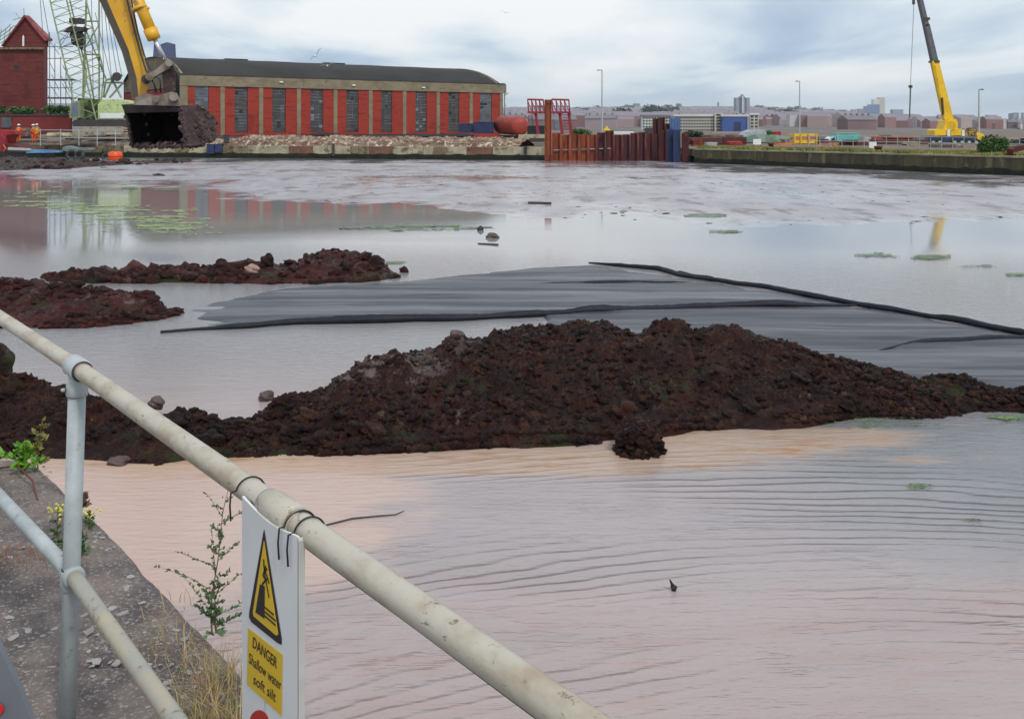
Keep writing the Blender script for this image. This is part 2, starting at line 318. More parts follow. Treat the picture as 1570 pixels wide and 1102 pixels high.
# ================================================================== water, land, quays
def water_material():
    m = bpy.data.materials.new('murky dock water'); m.use_nodes = True; N = NT(m.node_tree)
    p = N.n('ShaderNodeNewGeometry').outputs['Position']; s = N.n('ShaderNodeSeparateXYZ', {0: p}); X, Y = s.outputs[0], s.outputs[1]
    def disc(x, y, rx, ry, soft, nz, nsc):
        a = N.math('DIVIDE', N.math('SUBTRACT', X, x), rx); b = N.math('DIVIDE', N.math('SUBTRACT', Y, y), ry)
        r = N.math('SQRT', N.math('ADD', N.math('MULTIPLY', a, a), N.math('MULTIPLY', b, b)))
        r = N.math('ADD', r, N.math('MULTIPLY', N.math('SUBTRACT', N.noise(N.map(p, sc=(0.6, 1.6, 1)), nsc, 5, 0.6), 0.5), nz))
        return N.math('SUBTRACT', 1.0, N.smooth(r, 1 - soft, 1 + soft))
    n1 = N.noise(N.map(p, sc=(0.35, 1.4, 1)), 0.9, 6, 0.6)
    col = N.mix(N.smooth(n1, 0.35, 0.65), (0.340, 0.286, 0.282), (0.395, 0.325, 0.314))
    col = N.mix(N.math('MULTIPLY', N.smooth(N.noise(N.map(p, sc=(0.5, 2.6, 1)), 2.2, 6, 0.7), 0.48, 0.66), 0.6), col, (0.38, 0.27, 0.25))
    far = N.smooth(Y, 9.5, 14)
    col = N.mix(far, col, (0.25, 0.245, 0.25))
    clear = disc(5.2, 8.6, 3.4, 2.1, 0.35, 1.0, 0.9)
    col = N.mix(N.math('MULTIPLY', clear, 0.72), col, (0.10, 0.135, 0.16))
    grey = disc(1.2, 7.6, 3.0, 1.3, 0.4, 1.0, 0.9)
    col = N.mix(N.math('MULTIPLY', grey, 0.55), col, (0.34, 0.32, 0.335))
    silt = disc(-3.1, 7.6, 2.3, 1.7, 0.16, 0.9, 1.1)
    col = N.mix(N.math('MULTIPLY', silt, 0.8), col, (0.55, 0.40, 0.335))
    fr = disc(-0.9, 8.85, 3.9, 0.42, 0.3, 1.6, 1.4)
    fr2 = disc(2.4, 9.4, 1.6, 0.42, 0.3, 1.6, 1.4); fr = N.math('MAXIMUM', fr, fr2)
    col = N.mix(N.math('MULTIPLY', fr, 0.6), col, (0.48, 0.33, 0.22))
    col = N.mix(N.math('MULTIPLY', fr, N.smooth(N.noise(N.map(p, sc=(1.0, 3, 1)), 1.3, 5, 0.65), 0.5, 0.7)), col, (0.36, 0.19, 0.09))
    # ripples: arcs spreading from the near side plus fine wind ripple
    a = N.math('SUBTRACT', X, 2.4); b = N.math('SUBTRACT', Y, -1.0)
    r = N.math('SQRT', N.math('ADD', N.math('MULTIPLY', a, a), N.math('MULTIPLY', b, b)))
    w1 = N.noise(N.map(p, sc=(0.35, 0.9, 1)), 0.8, 3, 0.5); w2 = N.noise(N.map(p, sc=(0.5, 2.0, 1)), 2.0, 3, 0.5)
    ph = N.math('ADD', N.math('MULTIPLY', r, 46.0), N.math('ADD', N.math('MULTIPLY', w1, 26.0), N.math('MULTIPLY', w2, 5.0)))
    sn = N.math('POWER', N.math('ADD', N.math('MULTIPLY', N.math('SINE', ph), 0.5), 0.5), 3.0)
    am = N.smooth(N.noise(N.map(p, sc=(0.3, 0.8, 1)), 0.9, 2, 0.5), 0.38, 0.66)
    nearm = N.math('SUBTRACT', 1.0, N.smooth(Y, 8.6, 9.6)); lo = N.smooth(Y, 3.0, 6.6)
    arc = N.math('MULTIPLY', N.math('MULTIPLY', sn, am), N.math('MULTIPLY', nearm, N.math('ADD', N.math('MULTIPLY', lo, 0.8), 0.2)))
    arc = N.math('MULTIPLY', arc, N.math('SUBTRACT', 1.0, N.math('MULTIPLY', silt, 0.95)))
    fine = N.math('ADD', N.noise(N.map(p, sc=(1.2, 6.0, 1)), 2.6, 5, 0.62), N.math('MULTIPLY', N.noise(N.map(p, rot=(0, 0, 0.12), sc=(1.6, 7.0, 1)), 3.6, 3, 0.6), N.math('SUBTRACT', 1.0, N.smooth(Y, 3.5, 7.5))))
    fa = N.math('SUBTRACT', 1.0, N.math('MULTIPLY', N.smooth(Y, 16, 26), 0.96))
    def lines(rot, sc, nsc, wd, off):
        n_ = N.noise(N.map(p, loc=off, rot=(0, 0, rot), sc=sc), nsc, 3, 0.55); l_ = N.math('SUBTRACT', 1.0, N.smooth(N.math('ABSOLUTE', N.math('SUBTRACT', n_, 0.5)), 0.0, wd))
        return N.math('MULTIPLY', l_, N.smooth(N.noise(N.map(p, loc=off, sc=(0.7, 2.2, 1)), 1.5, 3, 0.6), 0.46, 0.62))
    ln = N.math('ADD', lines(-0.16, (0.55, 3.6, 1), 1.5, 0.045, (3, 1, 0)), lines(-0.10, (0.9, 6.0, 1), 1.9, 0.05, (8, 4, 0)))
    ln = N.math('MULTIPLY', N.math('MULTIPLY', ln, N.math('SUBTRACT', 1.0, N.smooth(Y, 7.0, 8.6))), N.math('SUBTRACT', 1.0, N.math('MULTIPLY', silt, 0.6)))
    arc = N.math('ADD', arc, N.math('MULTIPLY', ln, N.math('MULTIPLY', N.smooth(N.noise(N.map(p, loc=(4, 7, 0), sc=(0.5, 0.8, 1)), 0.8, 3, 0.5), 0.35, 0.6), 0.24))); arc = N.math('MULTIPLY', arc, N.math('SUBTRACT', 1.0, N.math('MULTIPLY', fr, 0.75)))
    h = N.math('ADD', N.math('MULTIPLY', arc, 0.015), N.math('MULTIPLY', N.math('MULTIPLY', fine, fa), 0.011))
    # thin wet mud breaking the far surface
    mudn = N.noise(N.map(p, sc=(0.13, 0.6, 1)), 1.0, 6, 0.6)
    bum = N.n('ShaderNodeBump', {'Height': h, 'Strength': 1.0, 'Distance': 1.0})
    rough = N.math('ADD', 0.04, N.math('MULTIPLY', silt, 0.16))
    rough = N.math('ADD', rough, N.math('MULTIPLY', N.smooth(mudn, 0.5, 0.62), N.math('MULTIPLY', N.smooth(Y, 18, 24), 0.03)))
    bs = N.n('ShaderNodeBsdfPrincipled', {'Base Color': col, 'Roughness': rough, 'IOR': 1.33, 'Specular IOR Level': 0.5, 'Normal': bum.outputs[0]})
    N.n('ShaderNodeOutputMaterial', {0: bs.outputs[0]})
    return m
M['water'] = water_material()
mesh('water', [(-260, -60, 0), (160, -60, 0), (160, 160, 0), (-260, 160, 0)], [(0, 1, 2, 3)], M['water'], origin=(0, 0, 0))['kind'] = 'structure'

LQ = [Vector((-220, 139, 0)), Vector((-38.8, 97.8, 0)), Vector((2.94, 88.2, 0))]       # left far quay edge
RQ = [Vector((15.3, 82, 0)), Vector((31.4, 60, 0)), Vector((72, 4.5, 0))]              # right quay edge
M['yard'] = mat('yard dirt', (0.17, 0.12, 0.085), (0.10, 0.075, 0.055), rough=0.95, scale=0.35, c3=(0.26, 0.20, 0.14), c3scale=0.9, c3thr=(0.55, 0.65))
M['farland'] = mat('far built up land', (0.13, 0.115, 0.11), (0.08, 0.085, 0.07), rough=0.95, scale=0.02, c3=(0.20, 0.16, 0.16), c3scale=0.05, c3thr=(0.5, 0.6))
pts = [(-220, 139), (-38.8, 97.8), (2.94, 88.2), (6, 89.5), (14.9, 89), (15.3, 82), (31.4, 60), (72, 4.5), (120, -60), (6000, -60), (6000, 460), (-6000, 460), (-6000, 139)]
MB().prism([(x, y, QZ - 0.6) for x, y in pts], (0, 0, 0.6)).build('ground', M['yard'], kind='structure', origin=(0, 120, 0))

def wall_run(name, label, A, B, n_seg, mats_cycle, top=QZ + 0.02, tide=0.45, thick=1.2, seed=1):
    """a quay wall of coping blocks: each block slightly out of line with the next"""
    t = thing(name, label, 'quay wall', ((A + B) / 2).to_tuple()); g = random.Random(seed)
    d = (B - A); L = d.length; u = d.normalized(); n = Vector((u.y, -u.x, 0))
    groups = {}
    x = 0
    while x < L - 0.05:
        bl = min(g.uniform(1.6, 3.4) * L / n_seg / 2.5, L - x); key = mats_cycle((x + bl / 2) / L, g)
        c = A + u * (x + bl / 2) + n * (g.uniform(0.0, 0.05) - thick / 2)
        mb = groups.setdefault(key, MB())
        mb.box((c.x, c.y, (top + tide) / 2 + g.uniform(-0.012, 0.012)), (bl - 0.03, thick, top - tide), u=u, wv=Vector((-u.y, u.x, 0)))
        x += bl
    for k, mb in groups.items(): mb.build('coping_blocks', M[k], t)
    mb = MB(); q = A + u * (L / 2) - n * (thick / 2 - 0.1)
    # tide band with a ragged upper edge
    k = int(L / 0.6); vs = []; fs = []
    for i in range(k + 1):
        b = A + u * (L * i / k); zt = tide + 0.12 * g.uniform(-0.6, 1)
        for off, z in ((0.12, -0.6), (0.10, zt * 0.7), (0.07, zt), (-1.0, zt)): r = b + n * off; vs.append((r.x, r.y, z))
    for i in range(k):
        for j in range(3): a = i * 4 + j; fs.append((a, a + 4, a + 5, a + 1))
    mesh('tide_band', vs, fs, M['tidal'], t)
    return t
def lcycle(f, g):
    if 0.24 < f < 0.40: return 'stonedark' if f < 0.30 else 'stonepale'
    if 0.62 < f < 0.66 or 0.42 < f < 0.47: return 'stonered'
    if 0.84 < f < 0.90: return 'stonered'
    return 'stonepale' if g.random() < 0.85 else 'stonedark'
wall_run('quay_wall', 'low far quay wall of pale stone blocks below the red shed, blackened at the waterline', LQ[1], LQ[2], 30, lcycle, seed=3)
M['algaestone'] = mat('streaked olive stone', (0.085, 0.072, 0.036), (0.045, 0.04, 0.024), rough=0.9, scale=1.5, c3=(0.16, 0.13, 0.075), c3scale=2.0, c3thr=(0.55, 0.65), stretch=(1, 1, 0.22), bump=0.03, bscale=4)
M['capstone'] = mat('pale weathered cap stone', (0.30, 0.27, 0.20), (0.20, 0.18, 0.12), rough=0.9, scale=1.4)
for (A, B, nm, sd) in ((RQ[0], RQ[1], 'olive stained stone quay wall on the right, running from the sheet piles towards the bush', 5), (RQ[1], RQ[2], 'nearer run of olive quay wall leaving the frame at the right edge', 6)):
    t = wall_run('quay_wall', nm, A, B, 10, lambda f, g: 'algaestone', top=QZ - 0.06, tide=0.34, seed=sd)
    u = (B - A).normalized(); n = Vector((u.y, -u.x, 0)); c = (A + B) / 2 - n * 0.45
    MB().box((c.x, c.y, QZ), ((B - A).length, 1.08, 0.1), u=u, wv=Vector((-u.y, u.x, 0))).build('cap', M['capstone'], t)
wall_run('quay_wall', 'far left quay wall behind the pontoon, mostly lost in dark clutter', LQ[0], LQ[1] - Vector((0.02, 0, 0)), 60, lambda f, g: 'stonedark', seed=9)
# end wall of right quay beside the sheet piles
0 and wall_run('quay_wall', 'short return of the quay wall hidden behind the rusty sheet piles', Vector((6, 87.4, 0)), Vector((15.2, 82.1, 0)), 4, lambda f, g: 'stonedark', seed=10)

# hills with the city on them
HX = [-2500, 600, 775, 870, 960, 1050, 1160, 1280, 1370, 1400, 1480, 1530, 1570, 1700, 3500]
HYP = [150, 160, 167, 168, 166, 166, 166, 172, 178, 182, 185, 189, 192, 192, 190]
def hill_z(x, Y):
    """ground height at pixel column x, depth Y"""
    top = (HY - np.interp(x, HX, HYP)) * 4000 / FP + HC
    t = np.clip((Y - 430) / 3570, 0, 1); t = t ** 1.25
    return QZ + (top - QZ) * t - np.clip((Y - 4000) / 1500, 0, 1) * 60
xs = np.linspace(-2600, 3600, 420); ys = np.concatenate([np.linspace(430, 4000, 90), np.linspace(4050, 5600, 12)])
XX, YY = np.meshgrid(xs, ys, indexing='ij'); ZZ = hill_z(XX, YY) + fbm((XX) * 0.03, YY * 0.004, 4, 3) * 2.0 * np.clip((YY - 450) / 800, 0, 1)
o = mesh('hills', np.stack([(XX - CX) / FP * YY, YY, ZZ], -1).reshape(-1, 3), grid(len(xs), len(ys)), M['farland'], smooth=True, origin=(0, 2500, 0)); o['kind'] = 'structure'

# ================================================================== mud
M['mud'] = None
def mud_material(name, a, b, c, fleck, wet=0.26, clod=False):
    m = bpy.data.materials.new(name); m.use_nodes = True; N = NT(m.node_tree)
    p = N.n('ShaderNodeNewGeometry').outputs['Position']
    col = N.mix(N.smooth(N.noise(p, 2.2, 6, 0.65), 0.38, 0.62), a, b)
    col = N.mix(N.smooth(N.noise(p, 9, 6, 0.7), 0.52, 0.66), col, c)
    col = N.mix(N.smooth(N.noise(N.map(p, loc=(7, 3, 1)), 1.3, 5, 0.6), 0.56, 0.66), col, (0.035, 0.038, 0.014))
    col = N.mix(N.smooth(N.noise(p, 42, 3, 0.6), 0.66, 0.74), col, fleck)
    sp = N.n('ShaderNodeSeparateXYZ', {0: p}); q1 = N.math('DIVIDE', N.math('ADD', sp.outputs[0], 1.9), 1.5); q2_ = N.math('DIVIDE', N.math('SUBTRACT', sp.outputs[1], 11.0), 1.2)
    dd = N.math('SQRT', N.math('ADD', N.math('MULTIPLY', q1, q1), N.math('MULTIPLY', q2_, q2_)))
    silt = N.math('MULTIPLY', N.math('SUBTRACT', 1.0, N.smooth(dd, 0.6, 1.1)), N.smooth(N.noise(N.map(p, loc=(2, 2, 2)), 3.4, 5, 0.7), 0.50, 0.58))
    silt = N.math('MAXIMUM', silt, N.math('MULTIPLY', N.smooth(N.noise(N.map(p, loc=(9, 2, 2)), 1.7, 5, 0.7), 0.64, 0.70), 0.6))
    col = N.mix(silt, col, (0.20, 0.155, 0.15))
    isl = N.n('ShaderNodeNewGeometry').outputs['Random Per Island'] if clod else None
    if clod: col = N.mix(0.60, col, N.ramp(isl, [(0.0, (0.008, 0.005, 0.006)), (0.45, tuple(x * 0.9 for x in a)), (0.80, b), (0.985, c), (1.0, fleck)]))
    rg = N.n('ShaderNodeMapRange', {0: N.smooth(N.noise(N.map(p, loc=(1, 5, 2)), 3.0, 5, 0.6), 0.45, 0.62), 1: 0, 2: 1, 3: 0.70, 4: wet}).outputs[0]
    h = N.math('ADD', N.noise(p, 34, 6, 0.75), N.math('MULTIPLY', N.noise(p, 9, 5, 0.7), 2.4))
    bm = N.n('ShaderNodeBump', {'Height': h, 'Strength': 1.0, 'Distance': 0.045})
    bs = N.n('ShaderNodeBsdfPrincipled', {'Base Color': col, 'Roughness': rg, 'Specular IOR Level': 0.25, 'Normal': bm.outputs[0]})
    N.n('ShaderNodeOutputMaterial', {0: bs.outputs[0]})
    return m
M['mud'] = mud_material('dark brown peaty mud', (0.017, 0.007, 0.007), (0.042, 0.013, 0.009), (0.085, 0.033, 0.016), (0.20, 0.13, 0.09))
M['mudred'] = mud_material('dark red mud', (0.028, 0.006, 0.006), (0.065, 0.013, 0.010), (0.11, 0.030, 0.020), (0.22, 0.12, 0.09))
M['mud_clods'] = mud_material('dark brown mud clods', (0.017, 0.007, 0.007), (0.042, 0.013, 0.009), (0.085, 0.033, 0.016), (0.14, 0.095, 0.07), clod=True)
M['mudred_clods'] = mud_material('dark red mud clods', (0.028, 0.006, 0.006), (0.065, 0.013, 0.010), (0.11, 0.030, 0.020), (0.16, 0.09, 0.07), clod=True)
def clod_mesh(mb, c, r, seed): mb.blob(c, r, seed, 1, 0.38, (1 + 0.35 * ((seed * 7) % 5) / 5, 1, 0.65 + 0.35 * ((seed * 3) % 7) / 7))
def mound(name, label, tab, m, step=2.0, rows=150, crest_at=0.52, lift=22, rough_amp=1.0, seed=1, clods=700, cs=(0.02, 0.10), back=None, hdrop=0.10):
    tx = [r[0] for r in tab]; xs = np.arange(tx[0], tx[-1] + step, step)
    yf = np.interp(xs, tx, [r[1] for r in tab]); yc = np.interp(xs, tx, [r[2] for r in tab])
    yb = np.minimum(yc + lift, yf - 6) if back is None else np.interp(xs, tx, [r[3] for r in tab])
    Yf = HC * FP / (yf - HY); Yb = HC * FP / (yb - HY); Yc = Yf + crest_at * (Yb - Yf); hc = np.maximum(HC - (yc - HY) * Yc / FP - hdrop, 0.03)
    t = np.linspace(-0.06, 1.06, rows)
    X, T = np.meshgrid(xs, t, indexing='ij'); F = Yf[:, None]; B = Yb[:, None]; Hc = hc[:, None]
    Y = F + T * (B - F); WX = (X - CX) / FP * Y
    tw = T + 0.05 * fbm(WX * 1.3, Y * 1.3, 3, seed + 50)
    rise = np.clip(tw / crest_at, -0.2, 1); fall = np.clip((1 - tw) / (1 - crest_at), -0.2, 1)
    prof = np.minimum(np.sign(rise) * np.abs(rise) ** 0.72, np.sign(fall) * np.abs(fall) ** 0.85)
    Z = Hc * prof
    wx_ = WX + 0.25 * fbm(WX * 1.5, Y * 1.5, 3, seed + 70); wy_ = Y + 0.25 * fbm(WX * 1.5 + 9, Y * 1.5, 3, seed + 71)
    big = fbm(wx_ * 0.9, wy_ * 0.9, 4, seed); mid_ = fbm(wx_ * 3.1, wy_ * 3.1, 5, seed + 9, g=0.62, ridged=True); fin = fbm(WX * 13, Y * 13, 3, seed + 20, g=0.75, ridged=True)
    cl = np.clip(fbm(wx_ * 4.5, wy_ * 4.5, 4, seed + 30, g=0.6) - 0.1, 0, 1)
    k = np.clip(prof * 2.5, 0.12, 1) * (0.35 + 0.65 * np.clip(Hc / 0.35, 0, 1))
    Z = Z + rough_amp * k * (0.14 * big + 0.085 * mid_ + 0.042 * fin + 0.15 * cl) - 0.015
    endt = np.clip(np.minimum(X - xs[0], xs[-1] - X) / 12.0, 0, 1) if tab[0][0] > -20 else np.clip((xs[-1] - X) / 12.0, 0, 1)
    Z = Z * endt - (1 - endt) * 0.05
    Z = np.where((T < -0.03) | (T > 1.03), -0.12, Z)
    t_ = thing(name, label, 'mud heap', (float(WX.mean()), float(Y.mean()), 0))
    mesh('mud_bank', np.stack([WX, Y, Z], -1).reshape(-1, 3), grid(*X.shape), m, t_, smooth=True)
    g = random.Random(seed); mb = MB(); nx, ny = X.shape; dens = fbm(WX * 1.25, Y * 1.25, 3, seed + 88)
    for q in range(clods // 130):
        i = g.randrange(nx); j = int(ny * (0.08 + 0.8 * g.random())); r = cs[1] * g.uniform(1.0, 2.2)
        if Z[i, j] > 0.05: mb.blob((WX[i, j], Y[i, j], Z[i, j] - r * 0.05), r, seed * 77 + q, 2, 0.4, (g.uniform(0.9, 1.4), 1, g.uniform(0.6, 0.9)))
    for q in range(clods):
        i = g.randrange(nx); j = int(ny * (0.05 + 0.9 * g.random())) if g.random() < 0.75 else int(ny * g.choice((0.06, 0.08, crest_at)))
        z = Z[i, j]
        if z < -0.02: continue
        dn = dens[i, j]
        if dn < g.uniform(-0.35, 0.30): continue
        r = cs[0] + (cs[1] - cs[0]) * g.random() ** (3.6 - 2.2 * max(0.0, min(1.0, dn * 2.5)))
        clod_mesh(mb, (WX[i, j], Y[i, j], z + r * 0.18), r, seed * 1000 + q)
    if mb.v: mb.build('loose_clods', M['mudred_clods'] if m is M['mudred'] else M['mud_clods'], t_, smooth=True)['kind'] = 'stuff'
    return t_
main_tab = [(-90, 712, 560), (-20, 706, 562), (40, 703, 568), (100, 705, 588), (160, 708, 594), (200, 712, 606), (245, 712, 630), (275, 708, 622), (300, 703, 618), (335, 700, 630), (385, 700, 628), (410, 700, 612), (445, 700, 604), (500, 699, 588),
            (525, 698, 566), (560, 697, 546), (620, 694, 540), (665, 692, 532), (695, 690, 512), (740, 688, 516), (765, 687, 506), (800, 686, 500), (830, 685, 492), (925, 680, 490), (950, 676, 503), (975, 674, 509), (1010, 670, 490), (1030, 666, 489), (1050, 662, 493), (1064, 660, 505), (1090, 660, 497),
            (1140, 658, 506), (1180, 657, 518), (1230, 655, 528), (1262, 650, 540), (1300, 643, 549), (1330, 640, 550), (1400, 642, 573), (1440, 640, 565), (1475, 636, 572), (1500, 632, 578), (1520, 630, 588), (1570, 632, 590), (1650, 636, 592)]
mound('mud_heap', 'long heap of dark brown mud across the middle of the dock, nearest the handrail', main_tab, M['mud'], seed=4, clods=15000, cs=(0.007, 0.042), rows=190)
tabA = [(66, 428, 426), (85, 431, 420), (110, 432, 414), (135, 433, 414), (150, 433, 422), (175, 434, 404), (200, 434, 412), (240, 434, 407), (300, 434, 408), (345, 435, 402), (375, 435, 400), (400, 436, 400), (412, 436, 392), (425, 435, 402), (455, 435, 400), (480, 435, 392), (500, 434, 385), (540, 433, 383), (565, 432, 390), (590, 429, 400), (612, 424, 411), (630, 420, 416)]
mound('mud_heap', 'low ridge of red brown mud farthest out, rising to a peak at its right end', tabA, M['mudred'], seed=14, clods=1300, cs=(0.02, 0.12), rows=60, step=1.5, lift=9)
tabB = [(-120, 505, 430), (-20, 503, 428), (20, 503, 427), (60, 504, 426), (95, 503, 436), (120, 503, 444), (160, 500, 442), (200, 497, 446), (232, 493, 452), (246, 490, 466), (262, 486, 474), (280, 483, 480)]
mound('mud_heap', 'flat spread of dark red mud at the left edge, between far ridge and handrail', tabB, M['mudred'], seed=24, clods=1800, cs=(0.015, 0.08), rows=110, step=2, lift=8, rough_amp=0.8)
def rock(name, label, x0, y0, x1, y1, Y, m, seed, group=None, z0=None):
    c = P((x0 + x1) / 2, (y0 + y1) / 2, Y); r = (x1 - x0) / 2 / FP * Y; hz = (y1 - y0) / 2 / FP * Y
    MB().blob(c, 1.0, seed, 3, 0.16, (r, r * 0.9, hz)).build(name, m, None, True, label, 'rock', group)
M['boulder'] = mat('beige boulder', (0.38, 0.26, 0.21), (0.28, 0.18, 0.15), rough=0.7, scale=5, bump=0.01, bscale=15)
M['darkrock'] = mat('dark wet rock', (0.05, 0.03, 0.028), (0.09, 0.06, 0.05), rough=0.5, scale=5, bump=0.02, bscale=14)
rock('boulder', 'rounded beige boulder bedded in the far mud ridge', 376, 405, 396, 420, 19.0, M['boulder'], 3)
rock('boulder', 'upright dark block of mud at the left edge of the picture above the near heap', -14, 530, 21, 582, 10.2, M['mud'], 4)
rock('boulder', 'small dark rock standing alone in the water just off the end of the near heap', 397, 599, 419, 617, 10.75, M['darkrock'], 5)
rock('boulder', 'dark rock just above the handrail on the low left part of the near heap', 229, 607, 252, 628, 10.1, M['darkrock'], 6)
rock('boulder', 'largest dark rock on the left shoulder of the near mud heap', 688, 506, 716, 530, 12.1, M['darkrock'], 7)
rock('boulder', 'small flat dark stone at the silt edge under the handrail', 164, 700, 201, 714, 8.75, M['darkrock'], 8)
rock('boulder', 'pointed black clod rising from the far mud ridge beside the beige boulder', 400, 390, 420, 412, 19.6, M['mud'], 9)
_g = random.Random(21); _mb = MB(); _c = P(981, 672, 9.05)
for _q in range(230):
    _a = _g.random() * 6.283; _r = _g.random() ** 0.5; _z = _g.uniform(-0.14, 0.13); _w = 0.24 * (1 - 0.5 * (_z + 0.14) / 0.27)
    _mb.blob(_c + Vector((math.cos(_a) * _r * _w, math.sin(_a) * _r * 0.2 + 0.12 * (_z + 0.14), _z)), _g.uniform(0.02, 0.075), _q, 1, 0.4, (1, 1, 0.75))
_t = thing('mud_lump', 'shaggy lump of dark mud slumped into the water at the front of the near heap', 'mud lump', (_c.x, _c.y, 0)); _mb.build('clod_mass', M['mud_clods'], _t)
rock('boulder', 'grey stone sitting in shallow water beyond the tip of the green algae', 745, 357, 765, 368, 26.6, M['darkrock'], 10)
rock('boulder', 'small black lump at the right tip of the long green algae streak', 731, 347, 742, 356, 28.5, M['black'], 11)

# far mudflat, barely above the water
xs = np.arange(-60, 1640, 3.0); ys = np.linspace(243.5, 352, 190)
X, Yp = np.meshgrid(xs, ys, indexing='ij'); Y = HC * FP / (Yp - HY); WX = (X - CX) / FP * Y
near_edge = np.interp(X, [-60, 0, 120, 350, 560, 770, 800, 1100, 1300, 1400, 1640], [268, 274, 286, 300, 316, 328, 334, 346, 346, 338, 336])
soft = np.clip((near_edge - 3 + 12 * fbm(X * 0.014, Yp * 0.06, 5, 71) - Yp) / 14.0, -1, 1)
far_ch = np.clip((Yp - np.interp(X, [-60, 200, 780, 1050, 1640], [246, 247, 252, 262, 288])) / 6.0, -1, 1)
nz = 0.8 * fbm(WX * 0.05 + Y * 0.02, Y * 0.35, 3, 79) * (Y > 40) + fbm(WX * 0.25, Y * 0.12, 5, 72) + 0.6 * fbm(WX * 1.4, Y * 0.9, 4, 73)
Z = 0.016 * soft + 0.017 * nz + 0.010 * np.minimum(far_ch, 0.4) - 0.004
M['mudflat'] = mat('wet mudflat', (0.26, 0.24, 0.26), (0.34, 0.32, 0.345), rough=0.24, rough2=0.42, scale=0.5, bump=0.02, bscale=1.6, stretch=(1, 0.45, 1), c3=(0.13, 0.10, 0.105), c3scale=0.8, c3thr=(0.52, 0.64), spec=0.7)
_nt = M['mudflat'].node_tree; _b = next(n for n in _nt.nodes if n.type == 'BSDF_PRINCIPLED'); _N = NT.__new__(NT); _N.nt = _nt
_z = _N.n('ShaderNodeSeparateXYZ', {0: _N.n('ShaderNodeNewGeometry').outputs['Position']}).outputs[2]
_nt.links.new(_N.n('ShaderNodeMapRange', {0: _N.math('ADD', _z, _N.math('MULTIPLY', _N.noise(_N.map(_N.n('ShaderNodeNewGeometry').outputs['Position'], sc=(0.3, 0.2, 1)), 1.0, 5, 0.65), 0.022)), 1: 0.010, 2: 0.030, 3: 0.05, 4: 0.40}).outputs[0], _b.inputs['Roughness'])
o = mesh('mudflat', np.stack([WX, Y, Z], -1).reshape(-1, 3), grid(*X.shape), M['mudflat'], smooth=True, origin=(0, 50, 0)); o['kind'] = 'structure'
g = random.Random(31); mb = MB()
for q in range(420):
    x = g.uniform(-20, 1590); e = np.interp(x, [0, 350, 770, 1100, 1300, 1600], [275, 300, 330, 345, 346, 340]); y = g.uniform(262, e) if x > 780 or g.random() < 0.35 else g.uniform(255, e)
    if x < 780 and g.random() < 0.5: continue
    c = G(x, y); r = g.uniform(0.02, 0.055); mb.blob(c, r, q, 1, 0.3, (g.uniform(1, 3.2), 1, 0.45))
mb.build('mud_lumps', M['mud'], label='small dark mud lumps scattered over the far wet flat', cat='mud lumps', kind='stuff')

# algae
def patch(mb, xc, yc, hw, hh, seed, thr=0.0, dens=1.0):
    xs = np.arange(xc - hw, xc + hw, 2.0); ys = np.arange(yc - hh, yc + hh, 0.5)
    X, Yp = np.meshgrid(xs, ys, indexing='ij'); Y = HC * FP / (Yp - HY); WX = (X - CX) / FP * Y
    f = 1 - ((X - xc) / hw) ** 2 - ((Yp - yc) / hh) ** 2 + 2.4 * fbm(X * 0.02 + Yp * 0.05, Yp * 0.55, 5, seed, g=0.6) + 1.1 * fbm(X * 0.11, Yp * 1.1, 3, seed + 40) - thr
    Z = 0.006 + 0.022 * np.clip(f, 0, 1)
    fs = grid(*X.shape); k = f.ravel()[fs].min(1) > 0.12; fs = fs[k]
    V = np.stack([WX, Y, Z], -1).reshape(-1, 3); base = len(mb.v); used = np.unique(fs); re = -np.ones(len(V), int); re[used] = np.arange(len(used))
    mb.v += [Vector(v) for v in V[used]]; mb.f += [tuple(int(a) + base for a in r) for r in re[fs]]
def film(name, c1, c2, lo, hi):
    m = mat(name, c1, c2, rough=0.5, scale=2); nt = m.node_tree; b = next(n for n in nt.nodes if n.type == 'BSDF_PRINCIPLED'); N = NT.__new__(NT); N.nt = nt
    p = N.n('ShaderNodeNewGeometry').outputs['Position']; nt.links.new(N.n('ShaderNodeMapRange', {0: N.noise(N.map(p, sc=(0.5, 0.8, 1)), 1.8, 6, 0.7), 1: 0.36, 2: 0.60, 3: lo, 4: hi}).outputs[0], b.inputs['Alpha']); return m
M['algae'] = film('pale green algae film', (0.24, 0.33, 0.10), (0.33, 0.40, 0.17), 0.05, 0.80)
M['algae2'] = film('dark green algae', (0.10, 0.19, 0.04), (0.05, 0.09, 0.03), 0.2, 0.95)
mb = MB()
for (x, y, hw, hh, s, t_) in ((215, 336, 110, 20, 1, 0.35), (265, 350, 80, 14, 2, 0.5), (150, 322, 90, 12, 3, 0.55), (60, 310, 80, 16, 9, 0.75), (80, 296, 60, 8, 12, 0.6)): patch(mb, x, y, hw, hh, s, t_)
mb.build('algae', M['algae'], label='pale yellow green algae film streaked over the water at the left', cat='algae', kind='stuff')
mb = MB()
for (x, y, hw, hh, s, t_) in ((640, 350, 120, 5, 4, 0.0), (1082, 331.5, 34, 3, 5, -0.5), (1115, 356, 28, 2.4, 6, -0.3), (1346, 392, 36, 3.4, 7, -0.5), (1428, 395, 32, 4, 8, 0.0), (1505, 408, 40, 2.5, 10, 0.3), (1560, 422, 18, 3, 11, -0.3), (200, 289, 14, 2, 13, -0.4), (205, 402, 12, 1.5, 14, 0.1), (608, 403, 18, 2.5, 15, 0.1), (1410, 749, 26, 4, 16, 0.3), (1492, 800, 16, 2.5, 17, -0.1), (1360, 648, 90, 10, 18, 0.35), (1545, 642, 30, 8, 19, 0.3), (255, 291, 22, 2, 20, 0)): patch(mb, x, y, hw, hh, s, t_)
